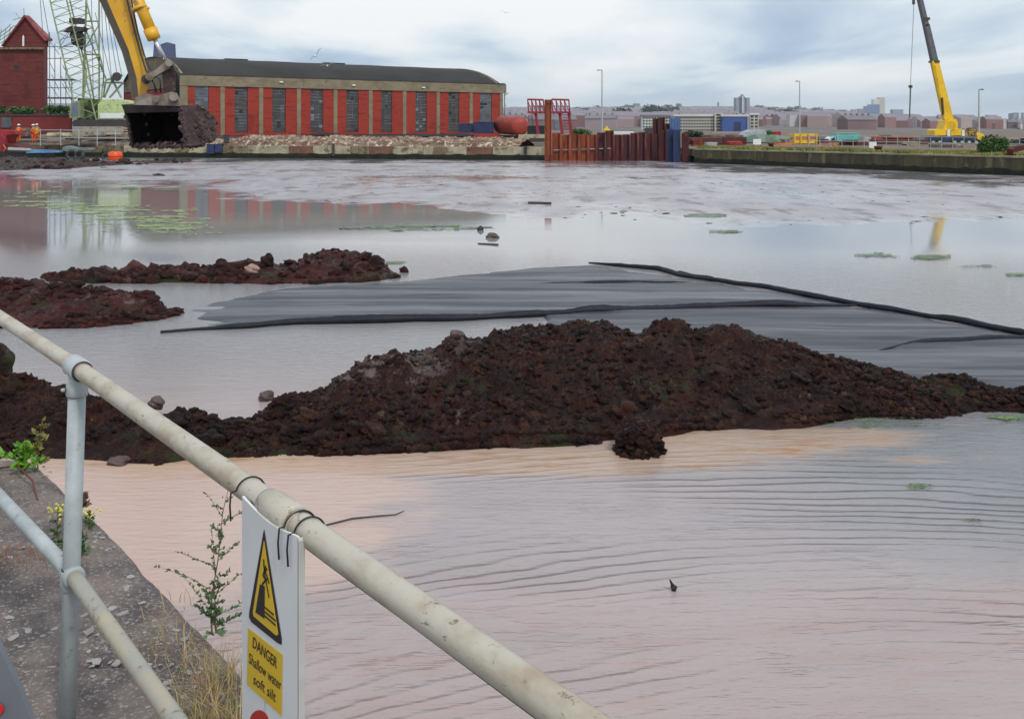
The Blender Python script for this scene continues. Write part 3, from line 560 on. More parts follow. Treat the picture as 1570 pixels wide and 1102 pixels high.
mb.build('algae', M['algae2'], label='small bright green algae rafts floating over the dock', cat='algae', kind='stuff')

# geotextile sheet with rolled edges
M['sheet'] = mat('grey geotextile', (0.034, 0.037, 0.048), (0.068, 0.071, 0.086), rough=0.50, rough2=0.34, scale=0.9, bump=0.010, bscale=3, stretch=(0.12, 2.2, 1), thr=(0.38, 0.62), c3=(0.12, 0.118, 0.135), c3scale=1.2, c3thr=(0.58, 0.68), spec=0.35)
M['roll'] = mat('black membrane roll', (0.006, 0.008, 0.014), (0.012, 0.015, 0.024), rough=0.55, spec=0.25, scale=4, bump=0.01, bscale=20)
xs = np.arange(262, 1660, 3.0)
yt = np.interp(xs, [262, 300, 360, 440, 640, 720, 820, 905, 1100, 1340, 1570, 1660], [505, 468, 455, 441, 428, 419, 409, 404, 430, 470, 512, 528])
yb = np.interp(xs, [262, 400, 550, 700, 830, 860, 1000, 1200, 1400, 1660], [509, 500, 496, 491, 485, 520, 540, 570, 590, 610])
tt = np.linspace(0, 1, 90); X, T = np.meshgrid(xs, tt, indexing='ij'); Yp = yt[:, None] * (1 - T) + yb[:, None] * T
Y = HC * FP / (Yp - HY); WX = (X - CX) / FP * Y
fold = fbm(WX * 0.22 + Y * 0.05, Y * 1.6, 4, 91, ridged=True)
edge = np.clip(np.minimum(T, 1 - T) * 9, 0, 1) * np.clip((X - 262) / 160, 0, 1)
Z = -0.012 + 0.034 * edge + 0.034 * fold * edge + 0.008 * fbm(WX * 2, Y * 4, 3, 92)
sh = thing('geotextile_sheet', 'huge grey geotextile sheet with a black rolled edge lying in the middle of the dock', 'sheet', tuple(G(900, 460)))
mesh('fabric', np.stack([WX, Y, Z], -1).reshape(-1, 3), grid(*X.shape), M['sheet'], sh, smooth=True)
def roll(name, pts, rmax, seed, taper=(0.15, 0.15), flat=0.8):
    P2 = []; g = random.Random(seed)
    for (a, b) in zip(pts, pts[1:]):
        n = max(2, int(abs(b[0] - a[0]) / 7))
        for i in range(n): k = i / n; P2.append((a[0] + (b[0] - a[0]) * k, a[1] + (b[1] - a[1]) * k))
    P2.append(pts[-1]); L = len(P2); rs = []; Q = []
    for i, (x, y) in enumerate(P2):
        k = i / (L - 1); tp = min(1, (k + 0.01) / taper[0] if taper[0] else 1, (1 - k + 0.01) / taper[1] if taper[1] else 1)
        r = rmax * (0.22 + 0.78 * tp) * (1 + 0.25 * vn(i * 0.13, seed, 5) + 0.05 * g.uniform(-1, 1)); r = float(r); rs.append(r)
        c = G(x, y + float(vn(i * 0.17, seed, 6)) * 1.0); Q.append((c.x, c.y, r * 0.55))
    mb = MB(); mb.tube(Q, rs, 8, True, flat); return mb.build(name, M['roll'], sh, True)
roll('rolled_edge', [(903, 403), (960, 409), (1010, 414), (1045, 424), (1100, 431), (1130, 437), (1180, 443), (1240, 455), (1300, 466), (1340, 473), (1420, 486), (1500, 500), (1600, 519)], 0.062, 1, (0.08, 0))
roll('fold', [(246, 511), (300, 506), (360, 503), (450, 498), (550, 495), (700, 491), (830, 484), (900, 479), (1000, 475), (1100, 472), (1200, 470), (1330, 469)], 0.072, 2, (0.2, 0.12), 0.9)
roll('fold', [(1340, 541), (1400, 529), (1460, 524), (1570, 519), (1640, 517)], 0.05, 3, (0.3, 0))
roll('fold', [(1325, 541), (1370, 541), (1420, 541), (1455, 543)], 0.016, 4)
roll('fold', [(1500, 543), (1560, 542), (1620, 543)], 0.016, 5)
roll('fold', [(722, 442), (800, 439), (900, 435), (1010, 434), (1060, 433)], 0.035, 6, (0.4, 0.1))
roll('fold', [(340, 467), (430, 461), (560, 455), (640, 452)], 0.012, 7)
roll('fold', [(800, 461), (900, 455), (1000, 452), (1080, 451)], 0.014, 8)
roll('fold', [(1035, 418), (1060, 426), (1100, 430)], 0.05, 9)
# ================================================================== near quay
EC = Vector((-2.66, 5.50, 0)); ea = Vector((0.627, -0.779, 0)); eb = Vector((-1, 0.02, 0)); en = Vector((-0.779, -0.627, 0))
M['slab'] = mat('weathered concrete quay', (0.19, 0.155, 0.135), (0.085, 0.072, 0.075), rough=0.92, scale=4.5, c3=(0.33, 0.29, 0.27), c3scale=70, c3thr=(0.52, 0.66), bump=0.016, bscale=34)
sg = np.concatenate([np.linspace(0, 4.2, 230), np.linspace(4.25, 10, 50)]); tg = np.concatenate([np.linspace(0, 3, 170), np.linspace(3.05, 9, 50)])
S, T = np.meshgrid(sg, tg, indexing='ij'); wob = 0.035 * fbm(S * 1.6, S * 0 + 3, 4, 101) * np.exp(-T * 3)
rc = 0.03 * np.exp(-S / 0.18) * np.exp(-T / 0.18)
WX = EC.x + S * ea.x + T * eb.x + wob * en.x - rc * 0.6; WY = EC.y + S * ea.y + T * eb.y + wob * en.y - rc * 0.6
perp = T * 0.78
Z = QZ + 0.010 * fbm(WX * 2, WY * 2, 4, 102) + 0.006 * fbm(WX * 14, WY * 14, 3, 103) - 0.05 * np.exp(-perp / 0.03) - 0.05 * np.exp(-S / 0.03)
for (s0, w_, dd) in ((0.42, 0.012, 0.03), (1.55, 0.012, 0.035), (2.75, 0.015, 0.035), (4.3, 0.02, 0.03)):
    Z -= dd * np.exp(-((S - s0 - 0.02 * fbm(T * 3, T * 0, 3, 104)) / w_) ** 2) * (fbm(T * 2 + s0, T * 0, 3, 105) > -0.35)
vs = np.stack([WX, WY, Z], -1).reshape(-1, 3); fs = grid(*S.shape)
k = len(vs); nx, ny = S.shape
e1 = [i * ny for i in range(nx)]; e2 = [j for j in range(ny)]
sk1 = vs[e1].copy(); sk1[:, 2] = -0.7; sk2 = vs[e2].copy(); sk2[:, 2] = -0.7
vs = np.concatenate([vs, sk1, sk2])
f1 = np.array([[e1[i], k + i, k + i + 1, e1[i + 1]] for i in range(nx - 1)]); f2 = np.array([[e2[j + 1], k + nx + j + 1, k + nx + j, e2[j]] for j in range(ny - 1)])
o = mesh('quay', vs, np.concatenate([fs, f1, f2]), M['slab'], origin=(-3, 2, QZ)); o['kind'] = 'structure'
def on_quay(x, y): return G(x, y, QZ)
g = random.Random(55); M['flake'] = mat('pale stone flakes', (0.36, 0.34, 0.33), (0.24, 0.22, 0.22), rough=0.85, scale=12, bump=0.004, bscale=40)
def flake(mb, c, r, seed):
    g = random.Random(seed); n = g.randint(5, 7); a0 = g.random() * 6; st = g.uniform(1.0, 1.9); th = g.random() * 3.14; h = r * g.uniform(0.12, 0.3)
    p = []
    for i in range(n):
        a = a0 + 2 * math.pi * (i + g.uniform(-0.25, 0.25)) / n; q = r * g.uniform(0.7, 1.1); x, y = math.cos(a) * q * st, math.sin(a) * q
        p.append(Vector((c[0] + x * math.cos(th) - y * math.sin(th), c[1] + x * math.sin(th) + y * math.cos(th), c[2] + g.uniform(0, h * 0.6))))
    mb.prism(p, (0, 0, h))
mb = MB()
for i in range(4200):
    s = g.uniform(0.1, 4.6); t = abs(g.gauss(0, 1.3)) + 0.02; c = EC + ea * s + eb * t
    r = 0.003 + 0.010 * g.random() ** 5
    if fbm(c.x * 2.2, c.y * 2.2, 2, 77) < -0.12 and r < 0.012: continue
    flake(mb, (c.x, c.y, QZ + 0.001), r, i)
mb.build('gravel', M['flake'], label='pale grit and small stone chips strewn over the near quay', cat='gravel', kind='stuff')
FLK = [(43, 968, 11), (66, 976, 8), (200, 886, 10), (197, 900, 7), (136, 970, 14), (20, 978, 12), (172, 934, 13), (188, 942, 10), (148, 1015, 15), (75, 1026, 13), (140, 1014, 8), (180, 1018, 12), (130, 849, 8), (15, 948, 9), (70, 993, 9), (145, 831, 7), (218, 925, 7), (245, 988, 5)]
for i, (x, y, r) in enumerate(FLK):
    mb = MB(); c = on_quay(x, y); flake(mb, (c.x, c.y, QZ + 0.002), r * 0.56 / FP * c.y, i + 900)
    side = 'left of the rail post' if x < 95 else 'between rail post and lower bar' if x < 165 else 'beyond the lower bar towards the water'
    far = 'far up the quay' if y < 895 else 'halfway along the quay' if y < 980 else 'close to the camera'
    lb_ = ('broad ' if r > 11 else 'small ' if r < 9 else '') + 'pale stone flake ' + far + ' ' + side
    mb.build('stone_flake', M['flake'], label=lb_, cat='stone', group=lb_.replace('flake', 'flakes'))

# ================================================================== handrail
def RP(Y, dz=-0.75):
    """a point on the top rail (or, lower down, on the lower rail) at distance Y"""
    if dz > -1.3: x = 1.062 - 0.7929 * Y if Y < 3.04 else -1.348 - 0.82 * (Y - 3.04)
    else: x = -1.374 - (0.879 if Y > 3.05 else 0.773) * (Y - 3.05)
    return Vector((x, Y, HC + dz))
rail = thing('handrail', 'weathered grey tube handrail with two bars running along the near quay edge', 'handrail', (RP(3.045).x, 3.045, QZ))
rdir = (RP(1.0) - RP(3.0)).normalized()
P1, P2 = RP(3.045), RP(1.90)
def bar(name, z, y0, y1, r, m, sag=0.0): 
    pts = [RP(y0 + (y1 - y0) * i / 40, z - sag * math.sin(math.pi * i / 40 * 3)) for i in range(41)]
    return MB().tube(pts, r, 20).build(name, m, rail, True)
bar('top_rail', -0.75, 6.2, P1.y, 0.0245, M['railpaint']); bar('top_rail', -0.75, P1.y - 0.004, 0.35, 0.0255, M['railpaint'])
bar('lower_rail', -1.39, 6.2, P1.y + 0.002, 0.0235, M['galv']); bar('lower_rail', -1.39, P1.y - 0.002, 0.35, 0.0235, M['railbrown'])
def post(at, lean=-0.034):
    top = at + Vector((0, 0, -0.02)); foot = Vector((at.x + lean, at.y, QZ - 0.03))
    p = MB().tube([top, foot], 0.0262, 24).build('post', M['galv'], rail, True)
    def on(z): k = (top.z - z) / (top.z - foot.z); return top + (foot - top) * k
    # tee fitting at the top: sleeve on the rail and collar on the post
    q = MB(); kk = 1.0 if at is P1 else 0.93; q.tube([at - rdir * 0.052, at - rdir * 0.046, at + rdir * 0.046, at + rdir * 0.052], [0.031 * kk, 0.0345 * kk, 0.0345 * kk, 0.031 * kk], 24)
    q.tube([at + Vector((0, 0, 0.0)), on(at.z - 0.082), on(at.z - 0.086)], [0.032, 0.0325, 0.030], 24)
    if at is P1: q.tube([on(at.z - 0.062) + Vector((-0.030, -0.02, 0)), on(at.z - 0.062) + Vector((-0.038, -0.026, 0))], 0.006, 8)
    q.build('tee_fitting', M['galv'] if at is P1 else M['railpaint'], rail, True)
    z = HC - 1.405; c = RP(at.y, -1.39); q = MB()
    q.tube([c - rdir * 0.036, c - rdir * 0.033, c + rdir * 0.033, c + rdir * 0.036], [0.029, 0.0325, 0.0325, 0.029], 24)
    q.tube([on(z + 0.032), on(z + 0.029), on(z - 0.029), on(z - 0.032)], [0.028, 0.0318, 0.0318, 0.028], 24)
    q.build('cross_fitting', M['galv'], rail, True)
    MB().tube([on(z + 0.0345), on(z + 0.0305)], 0.0300, 24).build('dark_band', M['black'], rail, True)
post(P1); post(P2); post(RP(4.6), -0.03); post(RP(0.72), -0.03)
MB().tube([P1 + rdir * 0.052, P1 + rdir * 0.056], 0.0315, 24).build('dark_band', M['darkmetal'], rail, True)
for i, (o_, r_) in enumerate(((0.062, 0.0268), (-0.07, 0.0262))):
    MB().tube([P2 + rdir * o_, P2 + rdir * (o_ + 0.012)], r_ + 0.002, 24).build('ring', M['railbrown'], rail, True)
MB().tube([RP(P1.y, -1.39) - rdir * (0.10), RP(P1.y, -1.39) - rdir * 0.104], 0.0245, 20).build('dark_band', M['darkmetal'], rail, True)

nn_ = Vector((-rdir.y, rdir.x, 0)); nn_ = nn_ if nn_.dot(P2) < 0 else -nn_
MB().tube([RP(1.80 - 0.75 * i / 12) + (nn_ * (0.60 + 0.02 * math.sin(i)) - Vector((0, 0, 0.80))) * 0.0252 for i in range(13)], 0.0011, 5).build('seam', M['darkmetal'], rail)
# ================================================================== warning sign tied to the rail
nrm = Vector((-rdir.y, rdir.x, 0)); nrm = nrm if nrm.dot(Vector((0, 0, HC)) - P2.xyz * Vector((1, 1, 0)).x if False else (Vector((0, 0, 0)) - Vector((P2.x, P2.y, 0)))) > 0 else -nrm
pn = nrm; off = 0.034; O0 = P2 + pn * off
def SP(x, y, lift=0.0):
    """where the sight line of a photograph pixel meets the sign's own plane (its face is measured from there)"""
    d = Vector(((x - CX) / FP, 1, (HY - y) / FP)); c = Vector((0, 0, HC)); o = O0 + pn * lift
    t = (o - c).dot(pn) / d.dot(pn); return c + d * t
A0 = SP(371, 764); B0 = SP(456, 819); u = rdir.copy(); du = (B0 - A0).dot(u)
ztop = (A0.z + B0.z) / 2; A0.z = ztop
sign = thing('warning_sign', 'white warning sign hung on the handrail with a yellow triangle and yellow danger panel', 'warning sign', tuple(A0 + u * du / 2 - Vector((0, 0, 0.62))))
H_ = 0.62; nt = 14; top = []
for i in range(nt + 1):
    k = i / nt; top.append(A0 + u * (du * k) + Vector((0, 0, -0.012 * math.sin(math.pi * k) * (1 if k < 0.8 else 0.8))))
out = top + [A0 + u * du - Vector((0.00, 0, H_)), A0 + Vector((-0.00, 0, -H_))]
board = MB().prism(out, -pn * 0.005).build('board', M['white'], sign)
M['whiteedge'] = mat('grey board return', (0.46, 0.47, 0.46), (0.40, 0.41, 0.40), rough=0.4, scale=8)
q = MB(); e = A0 + u * du; q.prism([e + u * 0.0005 - Vector((0, 0, 0.002)), e + u * 0.006 - Vector((0, 0, 0.006)), e + u * 0.006 - Vector((0, 0, H_)), e + u * 0.0005 - Vector((0, 0, H_))], -pn * 0.012).build('folded_edge', M['whiteedge'], sign)
def flat(name, pts, lift, m, parent=sign, th=0.0006):
    return MB().prism([SP(x, y, lift) for x, y in pts], -pn * th).build(name, m, parent)
tri = flat('warning_triangle', [(404.5, 811), (431.5, 980), (431, 988), (425, 985), (385, 953), (381.5, 945), (382, 938)], 0.0014, M['signblack'])
flat('yellow_face', [(404.5, 829), (426, 972), (423.5, 974), (388.5, 944), (387.5, 938)], 0.0022, M['signyellow'], tri)
def strokes(name, polys, w_, lift, m, parent):
    mb = MB()
    for pl in polys:
        a = [SP(x, y, lift) for x, y in pl]
        for p_, q_ in zip(a, a[1:]):
            d = (q_ - p_).normalized(); s = d.cross(pn).normalized() * w_ / 2; ex = d * w_ * 0.3
            mb.prism([p_ - ex + s, q_ + ex + s, q_ + ex - s, p_ - ex - s], -pn * 0.0005)
    return mb.build(name, m, parent)
flat('quay_symbol', [(398.5, 895), (405.5, 898.5), (405, 948), (391.5, 938)], 0.0030, M['signblack'], tri)
strokes('water_symbol', [[(405, 930), (419, 942)], [(405, 937), (422, 951)], [(406, 944), (422, 958)]], 0.0035, 0.0030, M['signblack'], tri)
strokes('falling_figure', [[(404, 858), (405, 875), (408, 893), (412, 915)], [(404, 866), (412, 893)], [(407, 868), (403, 882), (408, 890)], [(402, 895), (410, 886)], [(404, 877), (409, 872)]], 0.0042, 0.0030, M['signblack'], tri)
pan = flat('danger_panel', [(380, 962), (432.5, 1003), (431.5, 1097), (378.5, 1049)], 0.0014, M['signyellow'])
def text_line(txt, pa, pb_, h, slant=0.16, weight=0.0):
    """a line of the panel's print: font outlines laid on the sign plane between two pixels, H pixels tall"""
    cu = bpy.data.curves.new('lettering', 'FONT'); cu.body = txt; cu.size = 1.0; cu.offset = weight; cu.resolution_u = 3
    to = bpy.data.objects.new('lettering', cu); COL.objects.link(to); bpy.context.view_layer.update()
    me = to.to_mesh(); vs = [tuple(v.co) for v in me.vertices]; fs = [tuple(p.vertices) for p in me.polygons]; to.to_mesh_clear(); bpy.data.objects.remove(to)
    x0, x1 = min(v[0] for v in vs), max(v[0] for v in vs); out = []
    for v in vs:
        k = (v[0] - x0 + slant * v[1]) / (x1 - x0); out.append(SP(pa[0] + (pb_[0] - pa[0]) * k, pa[1] + (pb_[1] - pa[1]) * k - v[1] / 0.70 * h, 0.0021))
    mesh('lettering', [tuple(v) for v in out], fs, M['signblack'], pan)
text_line('DANGER', (387, 991), (424, 1025), 17, weight=0.012)
text_line('Shallow water', (381, 1015), (430.5, 1058), 16.5, weight=0.006)
text_line('soft silt', (388, 1047), (422, 1076), 16.5, weight=0.006)
cc_ = [(397 + 14.5 * math.cos(a), 1107 + 19 * math.sin(a)) for a in [2 * math.pi * i / 36 for i in range(36)]]
flat('red_disc', cc_, 0.0014, M['signred'])
def tie(y0, seed, dx=0.0):
    c = RP(y0); mb = MB(); pts = []
    for i in range(34):
        a = R(-150) + R(300) * i / 33; up = Vector((0, 0, 1)); rr = 0.0285
        pts.append(c + pn * (math.sin(a - R(0)) * -rr if False else math.cos(a) * rr) + up * (math.sin(a) * rr) + rdir * (0.004 * math.sin(a * 2 + seed)))
    # loop over the top of the rail and down through the board
    pts = [c + pn * (math.cos(a) * 0.0285) + Vector((0, 0, math.sin(a) * 0.0285)) + rdir * (0.010 * (a - 1.5) / 2) for a in [R(200) - R(200) * i / 24 for i in range(25)]]
    pts = pts[:-1] + [c + pn * 0.0385 + Vector((0, 0, 0.002)) - rdir * 0.009, c + pn * 0.040 + Vector((0, 0, -0.025)) - rdir * 0.011, c + pn * 0.0385 + Vector((0, 0, -0.056)) - rdir * 0.010]
    pts = [c - pn * 0.006 + Vector((0, 0, -0.030))] + pts
    mb.tube(pts, 0.0019, 8); return mb.build('cable_tie', M['black'], sign, True)
tie(2.02, 0); tie(1.842, 1); tie(1.812, 2)

# grey board leaning at the lower left and its red mark
bd = thing('board', 'smooth blue grey board leaning in the bottom left corner of the picture', 'board', tuple(P(-60, 1200, 1.75)))
M['bluegrey'] = mat('blue grey board paint', (0.15, 0.165, 0.19), (0.12, 0.13, 0.155), rough=0.6, scale=3)
MB().prism([P(x, y, 1.55) for x, y in ((-300, 560), (-30, 935), (4, 1004), (30, 1060), (56, 1124), (150, 1400), (-300, 1400))], (0.0, 0.012, 0)).build('panel', M['bluegrey'], bd)
MB().prism([P(x, y, 1.544) for x, y in ((-8, 1076), (3, 1082), (5, 1089), (0, 1096), (-8, 1098))], (0, 0.003, 0)).build('red_mark', M['signred'], bd)

# ================================================================== plants of the near quay
def weed_plant(name, label, base, h, seed, n_br=18, lean=(0.06, 0), leaf='weed', lsize=0.012, bl=0.3, stem_r=0.0035):
    t = thing(name, label, 'plant', tuple(base)); g = random.Random(seed); st = MB(); lf = []
    def addleaf(c, d, s):
        a = Vector((g.gauss(0, 1), g.gauss(0, 1), g.gauss(0, 1))); sd = d.cross(a).normalized() * s * g.uniform(0.22, 0.4); d = d.normalized() * s; m_ = Vector((0, 0, s * 0.12))
        k = len(lf) * 5; lf.append((c, c + d * 0.45 + sd - m_ * 0.5, c + d, c + d * 0.45 - sd - m_ * 0.5, c + d * 0.45 + m_))
    main = [Vector(base) + Vector((lean[0] * k * k * h + 0.01 * h * math.sin(k * 9 + seed), lean[1] * k * h, h * k)) for k in [i / 12 for i in range(13)]]
    st.tube(main, [stem_r * (1.15 - k / 12 * 0.85) for k in range(13)], 5)
    for b in range(n_br):
        k = 0.10 + 0.86 * b / n_br; p = main[int(k * 12)].lerp(main[min(12, int(k * 12) + 1)], k * 12 % 1)
        az = b * 2.4 + g.uniform(-0.5, 0.5); L = h * bl * (1.05 - 0.75 * k) * g.choice((0.35, 0.7, 1.0, 1.35)); cur = [p]
        for i in range(1, 7): q = i / 6; cur.append(p + Vector((math.cos(az) * L * q, math.sin(az) * L * q * 0.8, L * (0.75 * q - 0.15 * q * q) + 0.015 * L * math.sin(q * 8 + b))))
        st.tube(cur, [stem_r * 0.45 * (1.1 - i / 6 * 0.8) for i in range(7)], 4)
        for i in range(1, 7):
            for r_ in range(int(5 - 2.2 * k)):
                d = (cur[i] - cur[i - 1]).normalized() * 0.8 + Vector((g.uniform(-1, 1), g.uniform(-1, 1), g.uniform(-0.5, 0.8))); addleaf(cur[i].lerp(cur[i - 1], g.random()), d, lsize * g.uniform(0.6, 1.5) * (1.15 - 0.5 * k))
    for i in range(int(46 * h / 0.5)):
        k = g.random() ** 1.4; p = main[min(11, int(k * 12))]; addleaf(p + Vector((g.uniform(-1, 1), g.uniform(-1, 1), g.uniform(-1, 1))) * 0.012, Vector((g.uniform(-1, 1), g.uniform(-1, 1), g.uniform(-0.1, 1))), lsize * g.uniform(0.8, 2.0) * (1.2 - 0.6 * k))
    st.build('stem', M['stem'], t); V = [v for q in lf for v in q]; F = []
    for i in range(len(lf)): a = i * 5; F += [(a, a + 1, a + 4), (a + 1, a + 2, a + 4), (a + 2, a + 3, a + 4), (a + 3, a, a + 4)]
    mesh('leaves', [tuple(v) for v in V], F, M[leaf], t); return t
b0 = on_quay(327, 972); b0.x -= 0.005
weed_plant('tall_weed', 'tall spindly green weed growing at the quay edge just left of the warning sign', b0, 0.53, 3, 17, (0.12, 0), lsize=0.015, bl=0.34, stem_r=0.003)
weed_plant('tall_weed', 'short bushy green weed at the foot of the tall weed by the sign', b0 + Vector((0.01, 0.01, 0)), 0.18, 8, 9, (-0.05, 0), lsize=0.018, bl=0.42)
b1 = on_quay(22, 712); b1.y -= 0.12
for i in range(1): weed_plant('leafy_weed', 'bright green leafy plant on the far corner of the near quay at the left edge', Vector((-2.62, 5.22, QZ)), 0.17, 5, 12, (0.1, 0), 'brightleaf', 0.034, 0.6)
M['sprig'] = mat('yellowish moss leaves', (0.17, 0.20, 0.02), (0.13, 0.12, 0.03), rough=0.6, scale=20)
weed_plant('leafy_weed', 'small yellow green sprig above the bright leafy plant at the left edge', Vector((-2.57, 5.30, QZ)), 0.27, 15, 6, (0.1, 0), 'sprig', 0.032, 0.3)
M['flower'] = mat('yellow flowers', (0.65, 0.60, 0.05), (0.5, 0.5, 0.1), rough=0.6, scale=30)
def flowering(base, h, seed, label):
    t = weed_plant('flowering_weed', label, base, h, seed, 7, (0.0, 0), 'weed', 0.016, 0.35); g = random.Random(seed); mb = MB()
    for i in range(26): mb.blob(base + Vector((g.gauss(0, 0.022), g.gauss(0, 0.02), h + g.uniform(-0.03, 0.015))), g.uniform(0.003, 0.006), i, 1, 0.2)
    mb.build('flowers', M['flower'], t)
flowering(on_quay(88, 838), 0.17, 31, 'small weed with yellow flowers left of the nearest rail post'); flowering(on_quay(136, 812), 0.09, 32, 'small weed with yellow flowers right of the nearest rail post')
weed_plant('leafy_weed', 'small green weed at the foot of the quay behind the left rail post', on_quay(124, 852), 0.10, 41, 7, (0, 0), 'weed', 0.02, 0.5)
weed_plant('brown_weed', 'dead brown weed on the quay rim just right of the left rail post', on_quay(128, 778), 0.08, 42, 6, (0.2, 0), 'stem', 0.022, 0.5)
def grass_clump(name, label, spots, n, h, m, seed, spread=0.06):
    g = random.Random(seed); V = []; F = []
    for (bx, by) in spots:
        for i in range(n):
            x, y = bx + g.gauss(0, spread), by + g.gauss(0, spread); L = h * g.uniform(0.4, 1.2); az = g.random() * 6.28; bend = g.uniform(0.15, 1.1); w_ = g.uniform(0.0008, 0.0022)
            sx, sy = -math.sin(az) * w_, math.cos(az) * w_
            for k in range(5):
                q = k / 4; r_ = L * bend * q * q; z = L * (q - 0.35 * bend * q * q); ww = 1 - q * 0.85
                V += [(x + math.cos(az) * r_ - sx * ww, y + math.sin(az) * r_ - sy * ww, QZ - 0.005 + z), (x + math.cos(az) * r_ + sx * ww, y + math.sin(az) * r_ + sy * ww, QZ - 0.005 + z)]
            b = len(V) - 10; F += [(b + 2 * k, b + 2 * k + 1, b + 2 * k + 3, b + 2 * k + 2) for k in range(4)]
    o = mesh(name, V, F, M[m]); return tag(o, label, 'grass', kind='stuff')
def q2(*px): return [tuple(on_quay(x, y))[:2] for x, y in px]
grass_clump('dry_grass', 'straw coloured dry grass at the foot of the warning sign', q2((300, 1085), (330, 1075), (350, 1060), (340, 1100), (365, 1045), (318, 1120), (355, 1110), (336, 1040), (310, 1065)), 36, 0.15, 'drygrass', 1, 0.035)
grass_clump('dry_grass', 'sparse reddish dry stems over the near quay', q2((270, 1000), (300, 1010), (250, 985), (280, 1030), (220, 1000), (320, 1030), (262, 940)), 22, 0.11, 'drygrass', 2, 0.06)
grass_clump('green_grass', 'short green grass under the tall dry stems by the sign', q2((315, 1105), (345, 1112), (290, 1110), (262, 1130), (360, 1090)), 60, 0.06, 'grassy', 3, 0.04)
M['redgrass'] = mat('rust red dead plants', (0.30, 0.07, 0.02), (0.20, 0.09, 0.03), rough=0.8, scale=20)
grass_clump('red_weed', 'rust red dead ground weeds at the left edge of the near quay', q2((0, 850), (8, 862), (-14, 856), (30, 862), (60, 858), (80, 856)), 40, 0.045, 'redgrass', 4, 0.06)
grass_clump('dry_grass', 'dry tuft at the waterside right of the warning sign', q2((470, 1120), (478, 1128)), 40, 0.07, 'drygrass', 6, 0.02) if False else None
# bramble runner and old bricks at the far corner
MB().tube([Vector((-2.78, 5.2, QZ + 0.03)), Vector((-2.62, 5.18, QZ + 0.06)), Vector((-2.45, 5.0, QZ + 0.045)), Vector((-2.36, 4.86, QZ + 0.01)), Vector((-2.30, 4.78, QZ - 0.02))], [0.004, 0.005, 0.005, 0.004, 0.002], 6).build('bramble_runner', mat('red bramble stem', (0.14, 0.03, 0.02), rough=0.5), smooth=True, label='thin red bramble stem arching over the quay corner beside the left post', cat='bramble')
M['oldbrick'] = mat('old orange brick', (0.36, 0.16, 0.09), (0.22, 0.10, 0.07), rough=0.9, scale=9, bump=0.004, bscale=40)
for i, (x, z, rz, lb) in enumerate(((-3.02, 0.0, 0.1, 'lowest of the old orange bricks stacked at the left edge on the quay corner'), (-2.93, 0.067, -0.12, 'middle of the three old orange bricks stacked at the left edge'), (-3.0, 0.134, 0.2, 'topmost old orange brick of the stack at the left edge'))):
    o = MB().box((x, 5.2, QZ + 0.036 + z), (0.30, 0.12, 0.062), rz=rz).build('brick', M['oldbrick'], label=lb, cat='brick'); bv = o.modifiers.new('b', 'BEVEL'); bv.width = 0.008; bv.segments = 2
# flotsam
st = MB(); c = G(1033, 905); st.tube([c + Vector((0, 0, -0.03)), c + Vector((-0.004, 0, 0.02)), c + Vector((-0.016, 0, 0.052)), c + Vector((-0.026, 0, 0.072))], [0.012, 0.013, 0.008, 0.004], 7); st.blob(c + Vector((0.0, 0, 0.022)), 0.017, 3, 2, 0.3); st.tube([c + Vector((0.002, -0.01, -0.01)), c + Vector((0.014, -0.01, 0.03))], 0.006, 6)
st.build('stick', M['black'], label='black broken stick poking up out of the pinkish water, lower right', cat='stick')
pts = [G(x, y) + Vector((0, 0, 0.012)) for x, y in ((500, 807), (540, 797), (580, 793), (606, 791), (620, 785))]
MB().tube(pts, [0.006, 0.007, 0.006, 0.005, 0.003], 6).build('twig', M['darkmetal'], smooth=True, label='thin dark bent twig floating just beyond the handrail and sign', cat='twig')
MB().tube([G(810, 313) + Vector((0, 0, 0.05)), G(845, 314) + Vector((0, 0, 0.06))], 0.05, 6).build('floating_plank', M['darkmetal'], label='short dark plank floating in line with the tall rusty pile', cat='plank')
MB().tube([G(733, 374) + Vector((0, 0, 0.01)), G(764, 376) + Vector((0, 0, 0.02))], 0.02, 6).build('floating_plank', M['darkmetal'], label='thin dark batten floating just below the grey stone in the water', cat='plank')
# ================================================================== red shed
SA = Vector((-37.0, 110.0, QZ)); SB = Vector((-1.35, 135.0, QZ)); fu = (SB - SA).normalized(); fo = Vector((fu.y, -fu.x, 0)); FL = (SB - SA).length
def along(px):
    """distance along the shed front at which the sight line of pixel column px meets it"""
    k = (px - CX) / FP; return (k * SA.y - SA.x) / (fu.x - k * fu.y)
shed = thing('shed', 'long red brick dock shed with concrete beams and a dark curved roof', 'shed', tuple((SA + SB) / 2))
def fbox(mb, s0, s1, z0, z1, out=0.0, th=0.4):
    c = SA + fu * ((s0 + s1) / 2) + fo * (out - th / 2); c.z = (z0 + z1) / 2
    return mb.box(c, (s1 - s0, th, z1 - z0), u=fu, wv=-fo)
BZ, BT = 7.65, 8.87
piers = [along(p) for p in (283, 341, 400, 458, 514, 568, 620, 671.5, 722, 768.5)]
wins = [(299, 320), (359.5, 380), (417.5, 438), (476, 495.5), (531, 549.5), (584.5, 601), (637, 654), (687.5, 704), (736, 754)]
mb = MB(); pm = []
for (a, b), (w0, w1) in zip(zip(piers, piers[1:]), wins):
    a0, b0, s0, s1 = a + (0.24 if a > 1 else 0.35), b - 0.24, along(w0), along(w1)
    fbox(mb, a0, s0, QZ - 0.3, BZ, 0, 0.35); fbox(mb, s1, b0, QZ - 0.3, BZ, 0, 0.35); fbox(mb, s0 + 0.003, s1 - 0.003, QZ - 0.3, 2.35, -0.003, 0.35)
mb.build('wall', M['brickred'], shed)
